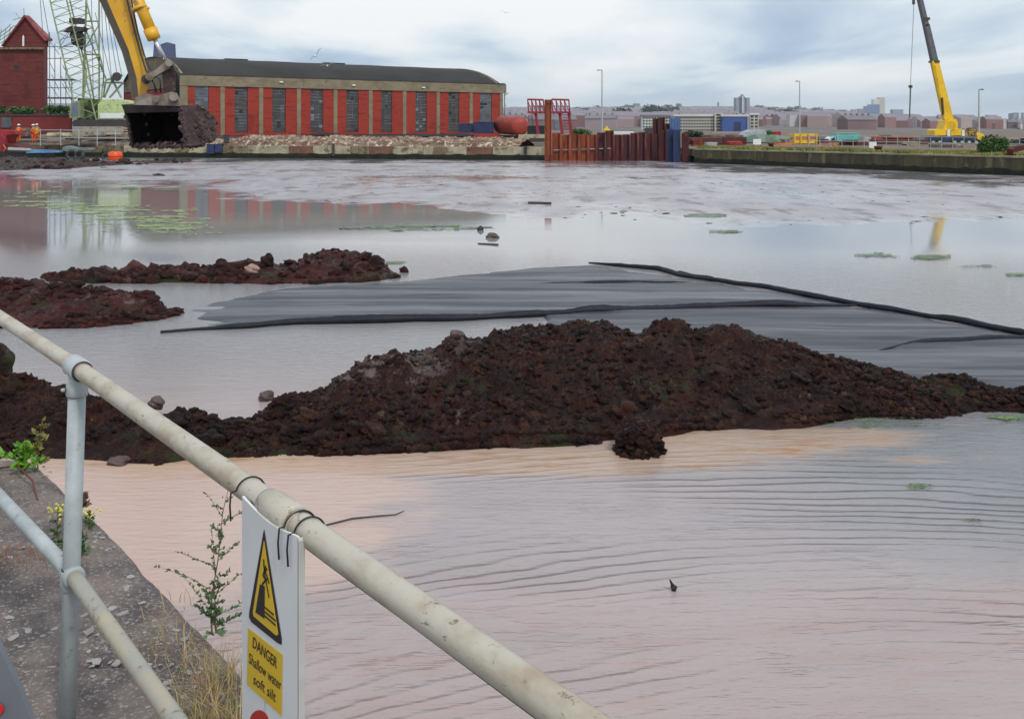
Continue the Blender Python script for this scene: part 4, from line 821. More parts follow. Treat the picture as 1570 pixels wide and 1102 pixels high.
for i, p in enumerate(piers): q = MB(); w_ = 0.25 if i else 0.55; fbox(q, p - w_, p + w_ * (1 if i else 0.6), QZ - 0.3, BZ, 0.08, 0.45); q.build('pier', M['concrete'], shed)
q = MB(); k0 = -0.6; n_ = 9
for i in range(n_): fbox(q, (FL + 1.2) / n_ * i + k0 + 0.02, (FL + 1.2) / n_ * (i + 1) + k0, BZ + 0.01, BT, 0.14 + 0.01 * (i % 2), 0.6)
q.build('beam', M['concrete'], shed)
for i, (w0, w1) in enumerate(wins):
    s0, s1 = along(w0) + 0.02, along(w1) - 0.02; q = MB(); fbox(q, s0, s1, 2.36, BZ, -0.12, 0.06)
    gw = random.Random(i * 13 + 5)
    wn = q.build('window', M['shutterblue'] if i in (0, 8) else M['shutter'], shed); g = random.Random(i * 7 + 1); q = MB()
    for k in range(1, 15):
        if g.random() < 0.8: z = 2.36 + (BZ - 2.36) * k / 15; a = g.choice((0, 0, 0.3)); e = g.choice((1, 1, 0.7)); fbox(q, s0 + (s1 - s0) * a, s0 + (s1 - s0) * e, z, z + 0.05, -0.075, 0.03)
    for k in range(g.randint(2, 3)): x = s0 + (s1 - s0) * g.choice((0.2, 0.35, 0.5, 0.66, 0.8)); z = 2.5 + g.random() * 2.5; fbox(q, x, x + 0.045, z, min(BZ, z + g.uniform(1, 3)), -0.07, 0.03)
    q.build('glazing_bars', M['barpale'], wn)
    q = MB()
    for k in range(gw.randint(2, 5)):
        cx_, cz_ = gw.randrange(3), gw.randrange(12); z = 2.45 + (BZ - 2.45) * cz_ / 12; fbox(q, s0 + (s1 - s0) * cx_ / 3 + 0.05, s0 + (s1 - s0) * (cx_ + 1) / 3 - 0.05, z + 0.05, z + 0.38, -0.068, 0.02)
    q.build('odd_panes', M['black'] if i % 3 else M['shutterblue'], wn)
    q = MB()
    for k in range(30):
        z = 2.4 + (BZ - 2.4) * k / 30
        fbox(q, s0, s1, z, z + 0.09, -0.095, 0.02)
    q.build('slats', M['darkmetal'] if i not in (0, 8) else M['shutter'], wn)
WID = 26.8
def arch(t): return 8.75 + 2.85 * (1 - abs(2 * t - 1) ** 2.3)
def prof_pts(s, extra=0.0, lo=None, k=28, e=0.0):
    return [SA + fu * s - fo * (0.35 + (WID - 0.7) * i / k) + Vector((0, 0, arch(i / k) - QZ + extra)) for i in range(k + 1)]
V = []; F = []; ns = 24
for j in range(ns + 1):
    s = -0.3 + (FL + 0.6) * j / ns; dz = 0.02 * math.sin(j * 1.7); V += [p + Vector((0, 0, dz)) for p in prof_pts(s)]
m_ = 29
for j in range(ns):
    for i in range(28): a = j * m_ + i; F.append((a, a + 1, a + m_ + 1, a + m_))
mesh('roof', [tuple(v) for v in V], F, M['roof'], shed, True)
q = MB()
for (s0, s1) in ((9.3, 12.2), (23.0, 26.0)):
    c = SA + fu * ((s0 + s1) / 2) - fo * (WID / 2); c.z = 11.66; q.box(c, (s1 - s0, 1.0, 0.34), u=fu, wv=-fo)
q.build('roof_hatches', M['roof'], shed)
q = MB()
fbox(q, -0.4, FL + 0.4, BT + 0.005, BT + 0.15, 0.2, 0.25); q.build('gutter', M['darkmetal'], shed)
for s, nm in ((0.0, 'gable'), (FL - 0.3, 'gable')):
    lowz = 7.6; pr = prof_pts(s, 0.05)
    MB().prism([SA + fu * s - fo * 0.35 + Vector((0, 0, lowz - QZ))] + pr + [SA + fu * s - fo * (WID - 0.35) + Vector((0, 0, lowz - QZ))], fu * 0.3).build(nm, M['concrete'], shed)
    c = SA + fu * (s + 0.17) - fo * (WID / 2); c.z = (QZ + lowz) / 2 - 0.1; q = MB(); q.box(c, (0.34, WID - 1.4, lowz - QZ - 0.02), u=fu, wv=-fo); q.build('gable_wall', M['brickred'], shed)
q = MB(); c = SA - fo * (WID - 0.2); c.z = 5; q.box(c + fu * FL / 2, (FL, 0.3, 7.6), u=fu, wv=-fo); q.build('rear_wall', M['brickred'], shed)
for x, y in ((430, 126), (541, 131), (648, 134.5)):
    s = along(x); q = MB(); c = SA + fu * s + fo * 0.24; c.z = HC + (HY - y) / FP * c.y; q.box(c, (0.42, 0.16, 0.16), u=fu, wv=-fo); q.build('floodlight', M['white'], shed)
q = MB(); c = SB + fu * 0.1; q.tube([Vector((c.x + 0.25, c.y, QZ)), Vector((c.x + 0.25, c.y, 8.7))], 0.09, 6); q.tube([Vector((c.x + 0.2, c.y, 7.3)), Vector((c.x + 0.75, c.y, 7.7))], 0.06, 6); q.tube([Vector((c.x + 0.2, c.y, 5.9)), Vector((c.x + 0.6, c.y, 6.0))], 0.05, 6); q.build('downpipe', M['barpale'], shed)
# dark blue slate clad tower behind
q = MB(); q.prism([P(231, 140, 240), P(236, 66, 240), P(245, 69.5, 240), P(246, 70, 240), P(247, 68, 240), P(256, 65, 240), P(260, 140, 240)], (0, 6, 0)); q.build('vent_tower', M['chimneyblue'], label='dark blue tapering tower block showing above the left end of the shed roof', cat='tower')

# rubble bank on the quay before the shed
def rubble(name, label, pts, hts, depth, m, seed, stones, cat='rubble heap', ssz=(0.07, 0.22), stone_m=None):
    """PTS: front base line (world x,y); HTS heights; heap runs DEPTH metres back"""
    pts = [Vector((p[0], p[1], 0)) for p in pts]; L = [0]
    for a, b in zip(pts, pts[1:]): L.append(L[-1] + (b - a).length)
    s = np.arange(0, L[-1], 0.25); x = np.interp(s, L, [p.x for p in pts]); y = np.interp(s, L, [p.y for p in pts]); h = np.interp(s, L, hts)
    d = (pts[-1] - pts[0]).normalized(); n = np.array([-d.y, d.x]); t = np.linspace(0, 1, 26)
    S, T = np.meshgrid(s, t, indexing='ij'); X = x[:, None] + n[0] * T * depth; Y = y[:, None] + n[1] * T * depth
    pr = np.sin(np.clip(T, 0, 1) ** 0.75 * np.pi) ** 0.7; H = h[:, None] * pr
    Z = QZ - 0.03 + H * (1 + 0.35 * fbm(X * 0.5, Y * 0.5, 3, seed)) + 0.10 * fbm(X * 2.1, Y * 2.1, 4, seed + 3) * np.minimum(1, pr * 2)
    t_ = thing(name, label, cat, (float(X.mean()), float(Y.mean()), QZ)); mesh('heap', np.stack([X, Y, Z], -1).reshape(-1, 3), grid(*X.shape), m, t_)
    g = random.Random(seed); mb = MB()
    for i in range(stones):
        a, b = g.randrange(X.shape[0]), g.randrange(0, 16); r = g.uniform(*ssz) * g.choice((0.6, 0.8, 1)); c = Vector((X[a, b], Y[a, b], Z[a, b] + r * 0.2))
        mb.box(c, (r * g.uniform(1, 2.2), r, r * g.uniform(0.5, 1)), rz=g.random() * 3)
    mb.build('broken_bricks', stone_m or m, t_)['kind'] = 'stuff'
    return t_
def edge_pt(px, back=0.0):
    """point of the left far quay edge seen at pixel column px, BACK metres inland"""
    A, B = LQ[1], LQ[2]; d = (B - A).normalized(); k = (px - CX) / FP; s = (k * A.y - A.x) / (d.x - k * d.y); p = A + d * s; return (p.x - d.y * back, p.y + d.x * back)
M['stonemix'] = mat('pale broken stone', (0.45, 0.38, 0.30), (0.26, 0.13, 0.09), rough=0.9, scale=1.6, thr=(0.45, 0.55))
rubble('rubble_heap', 'long low heap of pale brick rubble in front of the red shed', [edge_pt(p, 1.0) for p in (300, 360, 450, 560, 700, 795)], [0.5, 0.95, 0.85, 0.9, 0.85, 0.7], 7.5, M['rubble'], 3, 1500, stone_m=M['stonemix'])
rubble('rubble_heap', 'grey layered rubble and slabs on the quay behind the excavator bucket', [edge_pt(p, 1.2) for p in (70, 130, 200, 300)], [0.5, 1.0, 1.1, 0.4], 8, M['rubblegrey'], 5, 700, stone_m=M['rubblegrey'])
g = random.Random(4)
for i, (x0, x1, y, Y) in enumerate(((108, 200, 205, 101), (100, 195, 212, 99.5), (120, 210, 197, 104), (80, 160, 219, 98.2), (60, 110, 208, 99))):
    q = MB(); q.pb(x0, y - 1.8, x1, y + 1.6, Y, 0.8); o = q.build('timber_baulk', M['timber'] if i % 2 else M['stonepale'], label=['dark timber baulk on the quay nearest below the crawler crane', 'pale slab lying second from top in the pile under the crane', 'longest dark beam just under the crane tracks', 'short pale slab close to the quay edge above the tyres', 'grey slab behind the two orange workers'][i], cat='slab' if i % 2 == 0 else 'beam')
# dark low pipe line at the foot of the shed and things at its right end
q = MB(); a = SA + fu * along(300) + fo * 1.6; b = SA + fu * along(715) + fo * 1.6; q.tube([Vector((a.x, a.y, 1.75)), Vector((b.x, b.y, 1.85))], 0.28, 8); q.build('pipe', M['black'], label='long black pipe lying along the foot of the shed front', cat='pipe')
q = MB(); c = SA + fu * (along(488)) + fo * 2.2; q.blob(Vector((c.x, c.y, 2.0)), 0.5, 2, 2, 0.1, (4.2, 1, 0.6)); q.build('pontoon_bag', M['black'], smooth=True, label='long black sausage shaped bag lying at the shed foot, by the fourth window', cat='bag')
def container(name, label, x0, y0, x1, y1, Y, th, m, cat='container', ribs=10, group=None):
    a = P(x0, y1, Y); b = P(x1, y0, Y); t = thing(name, label, cat, ((a.x + b.x) / 2, Y + th / 2, a.z), group)
    MB().box(((a.x + b.x) / 2, Y + th / 2, (a.z + b.z) / 2), (b.x - a.x, th, b.z - a.z)).build('body', m, t)
    q = MB(); fr = 0.06 * (b.z - a.z)
    for i in range(ribs): x = a.x + (b.x - a.x) * (i + 0.5) / ribs; q.box((x, Y - 0.02, (a.z + b.z) / 2), ((b.x - a.x) / ribs * 0.45, 0.06, (b.z - a.z) * 0.86))
    for z in (a.z + fr / 2, b.z - fr / 2): q.box(((a.x + b.x) / 2, Y - 0.045, z), (b.x - a.x, 0.05, fr))
    for x in (a.x + fr / 2, b.x - fr / 2): q.box((x, Y - 0.05, (a.z + b.z) / 2), (fr, 0.05, b.z - a.z))
    q.build('ribs', m, t); return t
container('container', 'dark blue steel container at the right end of the shed front', 727, 187, 757, 205, 120, 2.5, M['navy'])
container('container', 'flat dark blue skip beside the container, left of it', 704, 189.5, 726, 204, 121, 2.5, M['navy'], ribs=6)
t = thing('tank', 'red oxide cylindrical tank lying on its side at the corner of the shed', 'tank', tuple(P(782, 207, 117)))
ta, tb = P(770, 192, 122), P(797, 193.5, 116); d_ = (tb - ta).normalized(); r_ = 1.12
MB().tube([ta - d_ * 0.35, ta - d_ * 0.2, ta, tb, tb + d_ * 0.2, tb + d_ * 0.35, tb + d_ * 0.4], [0.5, 0.95, r_, r_, r_ * 0.93, r_ * 0.6, 0.1], 28).build('shell', M['tankred'], t, True)
q = MB()
for k in (0.3, 0.62): c = ta.lerp(tb, k); q.tube([c - d_ * 0.05, c + d_ * 0.05], r_ + 0.012, 28)
q.build('weld_bands', M['tankred'], t, True)
q = MB()
for k in (0.2, 0.8): c = ta.lerp(tb, k); q.box((c.x, c.y, QZ + 0.35), (1.8, 0.4, 1.0))
q.build('cradle', M['darkmetal'], t)
container('skip', 'black skip between the red tank and the red steel frames', 809, 193, 843, 206, 108, 3, M['black'], 'skip', 8)
q = MB(); q.pb(795, 206.5, 836, 212, 97, 1.2); q.build('concrete_slab', M['stonepale'], label='pale slab stacked on the quay just left of the tall rusty pile', cat='slab')
q = MB(); q.pb(806, 212, 836, 218, 95, 1.2); q.build('steel_plate', M['darkmetal'], label='dark plate lying under the pale slab beside the tall rusty pile', cat='plate')
# bollards and fenders on the left quay
def lb(px, dy0, dy1, w_, m, name, label, cat, th=0.5, back=-0.12):
    x, y = edge_pt(px, back); t0 = HC + (HY - dy0) / FP * y; t1 = HC + (HY - dy1) / FP * y; q = MB()
    q.box((x, y, (t0 + t1) / 2), (w_, th, t0 - t1)); q.box((x, y, t0), (w_ * 1.2, th * 1.15, 0.08)); o = q.build(name, m, label=label, cat=cat); bv = o.modifiers.new('b', 'BEVEL'); bv.width = 0.04; return o
lb(325, 221.5, 236, 0.75, M['navy'], 'fender', 'dark blue block fender on the quay wall, left one of the pair under the shed', 'fender'); lb(337, 221.5, 234, 0.7, M['navy'], 'fender', 'dark blue block fender on the quay wall, right one of the pair', 'fender')
lb(343, 207, 220, 0.45, M['darkmetal'], 'bollard', 'dark bollard on the quay edge above the blue fenders', 'bollard', 0.4, 0.5)
lb(512, 220.5, 240, 0.22, M['darkmetal'], 'fender_post', 'thin dark post on the quay wall in front of the middle of the shed', 'post', 0.2); lb(806, 225, 237, 0.26, M['darkmetal'], 'fender_post', 'stubby dark post on the quay wall left of the tall rusty pile', 'post', 0.2)

# ================================================================== sheet piles, tall pile and red frames
spw = thing('sheet_pile_wall', 'rusty wall of interlocking steel sheet piles closing the gap between the two quays', 'sheet pile wall', tuple(P(930, 246, 86)))
xs_ = [846, 860, 874, 888, 902, 915, 928, 941, 954, 966, 978, 990, 1001, 1012, 1022]; tops = [203, 206, 206, 207, 206, 203, 200, 207, 206, 204, 203, 205, 206, 200, 198]
def pile(x0, x1, top, i, Y, m, bottom=249):
    a = P(x0, bottom, Y); b = P(x1, top, Y); w_ = b.x - a.x; d_ = 0.28; y = Y
    pr = [(0, 0), (0.12, 0), (0.27, d_), (0.73, d_), (0.88, 0), (1, 0)]; th = 0.05
    out = [Vector((a.x + w_ * u_, y + v_, -0.6)) for u_, v_ in pr]; back = [Vector((a.x + w_ * u_, y + v_ + th, -0.6)) for u_, v_ in reversed(pr)]
    mb = MB(); mb.prism(out + back, (0, 0, b.z + 0.6)); o = mb.build('sheet_pile', m, spw); return o
g = random.Random(2)
for i in range(len(xs_) - 1):
    Y = 86.2 + 0.5 * math.sin(i * 0.5) * 0.2 - i * 0.03; pile(xs_[i] + 0.3, xs_[i + 1] - 0.1, tops[i] + g.uniform(-1, 1), i, Y, M['rust1'] if i < 5 else M['rust2'], 247)
for i, (x0, x1, tp) in enumerate(((1001, 1010, 182), (1010, 1020, 180.5), (1020, 1027, 190))): pile(x0, x1, tp, i, 87.0, M['rust2'])
q = MB(); q.tube([G(846, 247) + Vector((0, -0.25, 0.95)), G(930, 247) + Vector((0, -0.25, 1.1)), G(1050, 247) + Vector((0, -0.25, 1.3))], 0.05, 6); q.build('waling_rope', M['barpale'], spw)
q = MB(); q.pb(926, 197.5, 935, 200.5, 85.5, 0.4); q.pb(929, 193.5, 932, 198, 85.6, 0.3); q.build('yellow_clamp', M['yellow2'], spw)
tp = thing('steel_pile', 'tall orange rusted pile standing in the water left of the sheet piles', 'pile', (P(840, 249, 85).x, 85, 0))
a = P(835, 249, 85); b = P(845.5, 153, 85); q = MB(); wd = b.x - a.x
q.box(((a.x + b.x) / 2, 85, (b.z - 0.6) / 2), (wd, 0.05, b.z + 0.6)); 
for x in (a.x + 0.03, b.x - 0.03): q.box((x, 85.0 + 0.02, (b.z - 0.6) / 2 + 0.001), (0.06, 0.4, b.z + 0.6))
q.build('column', M['rust1'], tp); q = MB(); q.box(((a.x + b.x) / 2, 84.93, b.z - 0.15), (wd * 0.6, 0.08, 0.3)); q.build('cap_plate', M['rust1'], tp)
for i, (x0, x1, tp_, m, lb_) in enumerate(((1022, 1031, 198, 'navy', 'navy painted steel panel standing at the right end of the rusty sheet piles'), (1033, 1042, 181, 'bluepile', 'light blue upright box section, tallest of the blue pieces by the sheet piles'), (1031, 1042, 199, 'navy', 'dark navy panel in front of the light blue upright'), (1044, 1054, 204, 'rust2', 'dark rusty pile at the far right end of the sheet piles by the quay'))):
    a = P(x0, 247, 84.0 - i * 0.2); b = P(x1, tp_, 84.0 - i * 0.2 + (2.2 if i == 1 else 0)); yy = 84.0 - i * 0.35 + (2.2 if i == 1 else 0); q = MB()
    q.box(((a.x + b.x) / 2, yy, b.z / 2 - 0.3), (b.x - a.x, 0.30, b.z + 0.6))
    for k in (-0.32, 0, 0.32): q.box(((a.x + b.x) / 2 + k * (b.x - a.x), yy - 0.18, b.z / 2 - 0.3), (0.07, 0.08, b.z + 0.5))
    q.build('sheet_pile', M[m], label=lb_, cat='sheet pile')
rk = MB(); g = random.Random(8)
for i in range(60): c = G(g.uniform(1040, 1062), 246) + Vector((0, g.uniform(-1.4, 1), g.uniform(0, 0.3))); rk.blob(c, g.uniform(0.1, 0.3), i, 1, 0.25)
rk.build('rubble_spill', M['rubble'], label='loose rubble spilled at the waterline between the piles and the right quay', cat='rubble', kind='stuff')
def frame_tower(label, x0, x1, lx, Y, ladder):
    t = thing('access_tower', label, 'steel frame', tuple(P((x0 + x1) / 2, 205, Y)))
    q = MB(); k = 4
    for i in range(k + 1):
        x = x0 + (x1 - x0) * i / k; q.pt((x, 153), (x + 1.5, 172), Y, 0.075); 
    q.pt((x0 - 0.5, 152.6), (x1 + 0.5, 153.4), Y, 0.11); q.pt((x0 + 1, 163), (x1 + 1, 163.5), Y, 0.06); q.build('guard_frame', M['framered'], t)
    q = MB(); q.pb(x0, 171, x1 + 3, 174, Y - 0.2, 0.9); q.build('platform', M['framered'], t)
    for (a, b) in lx: q = MB(); q.px([(a, 173), (a + 4.2, 173), (b + 4.4, 206), (b, 206)], Y, 0.35); q.build('leg', M['framered'], t)
    if ladder:
        q = MB(); a, b = ladder
        for i in range(7): y = 176 + i * 4.4; q.pb(a + i * 0.4, y, b + i * 0.4, y + 1.1, Y - 0.05, 0.1)
        q.build('ladder_rungs', M['framered'], t)
    q = MB()
    for i in range(k): x = x0 + (x1 - x0) * i / k; q.pt((x, 154), (x + (x1 - x0) / k, 170), Y + 0.5, 0.04)
    q.build('bracing', M['framered'], t)
frame_tower('crimson steel frame with a railed top, left of the tall rusty pile', 809, 833, [(819, 823)], 100, None)
frame_tower('crimson steel frame with a railed top and ladder, right of the tall rusty pile', 846, 872, [(856, 860), (870, 874)], 100, (862, 871))

# ================================================================== excavator stick and bucket over the water
ex = thing('excavator', 'big yellow excavator arm with a mud caked bucket hanging over the dock', 'excavator', (-19.5, 24.0, QZ))
vecA = Vector((0.10, 0.62, 0)); EY = 20.0
def pv(x, y, Y=EY): return P(x, y, Y)
stick = MB()
L_ = [(-60 + 0, -330), (20, -240), (100, -90), (163, -2), (197, 76), (209, 118), (213, 150)]; Rr = [(-30, -420), (80, -330), (165, -120), (199, -2), (211, 51), (226, 107), (228, 130), (222, 152)]
front = [pv(x, y) for x, y in L_] + [pv(x, y) for x, y in reversed(Rr)]
SN = Vector((-0.385, 0.62, 0)); stick.prism(front, SN); stick.build('stick', M['yellow'], ex)
q = MB(); q.prism([pv(x, y) + Vector((-0.004, 0.02, 0)) for x, y in L_[2:]] + [pv(x - 0.8, y) + Vector((-0.004, 0.02, 0)) for x, y in reversed(L_[2:])], SN * 0.93); q.build('stick_underside_shade', M['yellowdark'], ex)  # dark sheet that paints shade onto the stick's left underside
q = MB(); q.prism([pv(x, y) + Vector((0, -0.012, 0)) for x, y in ((205, 20), (208, 38), (220, 92), (216, 92), (203, 38))], (0, 0.01, 0)) ; q.build('stick_seam', M['yellowdark'], ex) if False else None
bo = MB(); bo.prism([pv(-60, -330) + Vector((0, 0.1, 0)), pv(-20, -450) + Vector((0, 0.1, 0)), Vector((-15.0, 21.5, 11.6)), Vector((-20.2, 23.2, 4.4)), Vector((-19.2, 22.9, 3.2)), Vector((-13.6, 21.2, 8.8))], (-0.1, 0.7, 0)); bo.build('boom', M['yellow'], ex)
q = MB(); q.box((-20.8, 24.2, 3.2), (3.4, 3.0, 2.2), rz=0.3); q.box((-18.9, 22.6, 3.4), (1.3, 1.1, 1.9), rz=0.3); q.build('cab', M['yellow'], ex)
q = MB(); q.box((-20.2, 22.6, 0.9), (4.4, 0.7, 1.5), rz=0.3); q.box((-20.9, 25.2, 0.9), (4.4, 0.7, 1.5), rz=0.3); q.build('tracks', M['darkmetal'], ex)
# hydraulic cylinder
cy = MB(); c0, c1 = P(199, -30, 19.8), P(233, 52, 19.8); cy.tube([c0, c1], [0.115, 0.115], 16); cy.tube([c1 - (c1 - c0).normalized() * 0.10, c1 + (c1 - c0).normalized() * 0.12], [0.14, 0.13], 16)
cc = P(214, 13, 19.8); dd = (c1 - c0).normalized(); cy.tube([cc - dd * 0.03, cc + dd * 0.03], 0.155, 16); cy.tube([cc + Vector((0.12, -0.02, 0)), cc + Vector((0.2, -0.02, 0))], 0.03, 6)
cyo = cy.build('hydraulic_cylinder', M['yellow'], ex, True)
MB().tube([c1, P(254, 95, 19.8)], 0.045, 10).build('piston_rod', M['chrome'], cyo, True)
q = MB()
q.prism([P(x, y, 19.72) for x, y in ((257, 91), (265, 97), (263, 103), (245, 113), (231, 122), (226, 119), (228, 113), (240, 106))], (0, 0.1, 0))
q.prism([P(x, y, 20.15) for x, y in ((257, 91), (265, 97), (263, 103), (245, 113), (231, 122), (226, 119), (228, 113), (240, 106))], (0, 0.1, 0))
q.tube([P(259, 97, 19.6), P(259, 97, 20.4)], 0.07, 12); q.tube([P(229, 118, 19.6), P(229, 118, 20.4)], 0.08, 12); q.build('link_arm', M['greysteel'], ex)
q = MB(); q.prism([P(x, y, 19.8) for x, y in ((248, 104), (264, 98), (270, 104), (272, 148), (262, 150), (250, 138))], (0, 0.12, 0)); q.prism([P(x, y, 20.2) for x, y in ((248, 104), (264, 98), (270, 104), (272, 148), (262, 150), (250, 138))], (0, 0.12, 0)); q.build('bucket_link', M['muddysteel'], ex)
MB().tube([P(190, -20, 19.85), P(206, 46, 19.9), P(216, 84, 19.9), P(224, 108, 19.8), P(236, 128, 19.7), P(240, 142, 19.7)], 0.02, 6).build('hose', M['black'], ex, True)
MB().tube([P(197, -20, 19.82), P(211, 48, 19.9), P(221, 84, 19.9), P(229, 104, 19.8), P(246, 124, 19.7), P(246, 142, 19.7)], 0.016, 6).build('hose', M['black'], ex, True)
MB().tube([P(262, 101, 19.7), P(273, 113, 19.7), P(273, 150, 19.7)], [0.03, 0.035, 0.03], 6).build('hose', M['black'], ex, True)
q = MB(); q.tube([P(224, 122, 19.8), P(224, 122, 20.7)], 0.095, 14); q.tube([P(214, 153, 19.7), P(214, 153, 20.75)], 0.085, 14); q.build('pivot_pins', M['darkmetal'], ex)
q = MB()
for Yk in (19.6, 20.35): q.prism([P(x, y, Yk) for x, y in ((205, 161), (207, 150), (222, 143), (240, 147), (262, 141), (270, 143), (276, 158), (276, 163))], (0.0, 0.07, 0))
q.tube([P(266, 149, 19.5), P(266, 149, 20.5)], 0.085, 12); q.tube([P(238, 153, 19.5), P(238, 153, 20.5)], 0.06, 12)
q.build('bucket_ears', M['greysteel'], ex)
wdir = Vector((0.80, -0.42, 0)).normalized(); ddir = Vector((0.50, 0.87, 0)).normalized()
TA = P(191, 163, 20.35); TB = P(275, 161, 19.65); BA = P(203, 225, 20.45); BB = P(285, 224, 19.7)
def bucket_profile(T0, B0):
    h = T0.z - B0.z; o = []
    for k in range(19):
        a = k / 18; ang = math.pi * a
        dep = 0.92 * math.sin(ang) ** 0.62 if 0 < k < 18 else 0
        z = T0.z - h * (0.5 - 0.5 * math.cos(ang)) ** 0.95
        base = T0.lerp(B0, a); o.append(Vector((base.x, base.y, z)) + ddir * dep * (1.0 if a < 0.7 else 1.0))
    return o
pa_, pb_ = bucket_profile(TA, BA), bucket_profile(TB, BB); V = []; F = []; ctr = (TA + TB + BA + BB) / 4 + ddir * 0.4
def inner(p, k): c = TA.lerp(BA, 0.5) if k == 0 else TB.lerp(BB, 0.5); return p + (c + ddir * 0.3 - p).normalized() * 0.055
nn = len(pa_)
outer = MB(); outer.add(pa_ + pb_, [(i, i + nn, i + nn + 1, i + 1) for i in range(nn - 1)] + [tuple(range(nn, 2 * nn))] + [tuple(range(nn - 1, -1, -1))]); outer.build('bucket_shell', M['muddysteel'], ex)
inn_a = [inner(p, 0) + wdir * 0.05 for p in pa_]; inn_b = [inner(p, 1) - wdir * 0.05 for p in pb_]
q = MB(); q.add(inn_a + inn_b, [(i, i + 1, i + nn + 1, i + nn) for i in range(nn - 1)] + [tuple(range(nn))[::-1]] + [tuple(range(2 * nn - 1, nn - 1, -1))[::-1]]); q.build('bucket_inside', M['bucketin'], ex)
lip = MB(); lip.tube([TA - ddir * 0.02, TB - ddir * 0.02], 0.04, 6); lip.tube([TA, BA], 0.03, 6); lip.tube([TB, BB], 0.025, 6); lip.tube([BA, BB], 0.035, 6)
lip.prism([TA + Vector((-0.05, -0.05, 0.03)), TB + Vector((0.03, -0.05, 0.03)), TB + Vector((0.02, -0.02, -0.14)), TA + Vector((0.02, -0.02, -0.14))], (0, 0.06, 0)); lip.build('bucket_rim', M['rimsteel'], ex)
q = MB()
for i in range(3): c = TA.lerp(BA, 0.2 + 0.25 * i) + Vector((0.22, -0.0, 0)) + ddir * 0.2; q.blob(c, 0.035, i, 1, 0.2)
q.build('rim_bolts', M['muddysteel'], ex)
q = MB(); g = random.Random(12)
for i in range(170):
    k = g.randrange(2, nn - 2); c = pa_[k].lerp(pb_[k], g.random() ** 0.4); q.blob(c, g.uniform(0.02, 0.075), i, 1, 0.35, (1, 1, 0.8))
for i in range(60):
    k = g.randrange(2, nn - 2); c = pb_[k].lerp((TB + BB) / 2 + ddir * 0.3, g.random()); q.blob(c, g.uniform(0.015, 0.05), i + 500, 1, 0.35)
for i in range(90):
    e0, e1 = g.choice(((TA, BA), (BA, BB), (BA, BB), (TA, TB), (TB, BB))); c = e0.lerp(e1, g.random()) + Vector((g.gauss(0, 0.02), -0.01, g.gauss(0, 0.02))); q.blob(c, g.uniform(0.015, 0.05), i + 900, 1, 0.4)
for i in range(46): c = BA.lerp(BB, g.random()) + ddir * g.uniform(0.03, 0.6) + Vector((0, 0, 0.03)); q.blob(c, g.uniform(0.03, 0.08), i + 700, 1, 0.35)
q.build('caked_mud', M['muddysteel'], ex)['kind'] = 'stuff'

# ================================================================== crawler crane, pale green
cr = thing('crawler_crane', 'pale green lattice boom crawler crane on the far quay behind the excavator arm', 'crane', tuple(P(160, 213, 106)))
CYD = 106
def lattice(mb, lines, Y0, dep, r, n, rb, x=True):
    """lines: two pixel polylines (left, right chord); front and back planes"""
    (la, lb), (ra, rb_) = lines
    F1, F2 = [], []
    for k in range(n + 1):
        t = k / n; l = (la[0] + (lb[0] - la[0]) * t, la[1] + (lb[1] - la[1]) * t); rr = (ra[0] + (rb_[0] - ra[0]) * t, ra[1] + (rb_[1] - ra[1]) * t); d = dep * (0.25 + 0.75 * min(1, t * 3))
        F1.append([P(*l, Y0), P(*rr, Y0)]); F2.append([P(*l, Y0) + Vector((dep * 0.55 * min(1, t * 3), d, 0)), P(*rr, Y0) + Vector((dep * 0.55 * min(1, t * 3), d, 0))])
    for FF in (F1, F2):
        for j in (0, 1): mb.tube([p[j] for p in FF], r, 6)
    for k in range(n):
        a = k % 2
        mb.tube([F1[k][a], F1[k + 1][1 - a]], rb, 4); mb.tube([F2[k][a], F2[k + 1][1 - a]], rb, 4)
        mb.tube([F1[k][a], F2[k + 1][a]], rb, 4); mb.tube([F1[k][1 - a], F2[k + 1][1 - a]], rb, 4)
q = MB(); lattice(q, (((120, 186), (67, -40)), ((148, 186), (92, -40))), CYD - 1, 2.2, 0.08, 20, 0.038); q.build('boom', M['palegreen2'], cr)
q = MB()
for (a, b, r_) in (((152, 186), (152, -30), 0.09), ((128, 150), (133, -20), 0.10), ((129, 33), (152, 33), 0.09), ((129, 84), (152, 84), 0.09), ((128, 78), (152, 38), 0.06), ((129, 40), (163, 122), 0.08), ((128, 84), (127, 150), 0.07), ((124, 42), (150, 186), 0.09), ((163, 122), (158, 150), 0.08)): q.pt(a, b, CYD + 1.5, r_)
q.build('mast', M['palegreen2'], cr)
q = MB(); q.pb(106, 28, 124, 36, CYD - 0.6, 1.0); q.px([(96, 49), (108, 40), (128, 42), (126, 48)], CYD - 0.8, 1.2); q.blob(P(118, 58, CYD), 0.62, 3, 2, 0.3, (1, 1, 1.5)); q.blob(P(122, 67, CYD), 0.45, 6, 2, 0.3, (1, 1, 1.2)); q.build('sheave_block', M['darkmetal'], cr)
q = MB()
for (a, b) in (((155, -20), (160, 150)), ((157, -20), (172, 130)), ((158, -20), (181, 125)), ((160, -20), (187, 118)), ((60, -20), (66, 55)), ((62, -20), (76, 60)), ((140, -20), (143, 150)), ((146, 20), (170, 120))): q.pt(a, b, CYD + 0.6, 0.035, 4)
q.build('ropes', M['cable'], cr)
q = MB(); q.px([(150, 190), (150, 160), (156, 153), (180, 152.5), (193, 155), (198, 158), (198, 190)], CYD - 0.6, 3.4); hs = q.build('machinery_house', M['palegreen'], cr)
q = MB(); q.pb(153, 174, 196, 181.5, CYD - 0.66, 0.07); q.build('pale_panel', M['white'], hs)
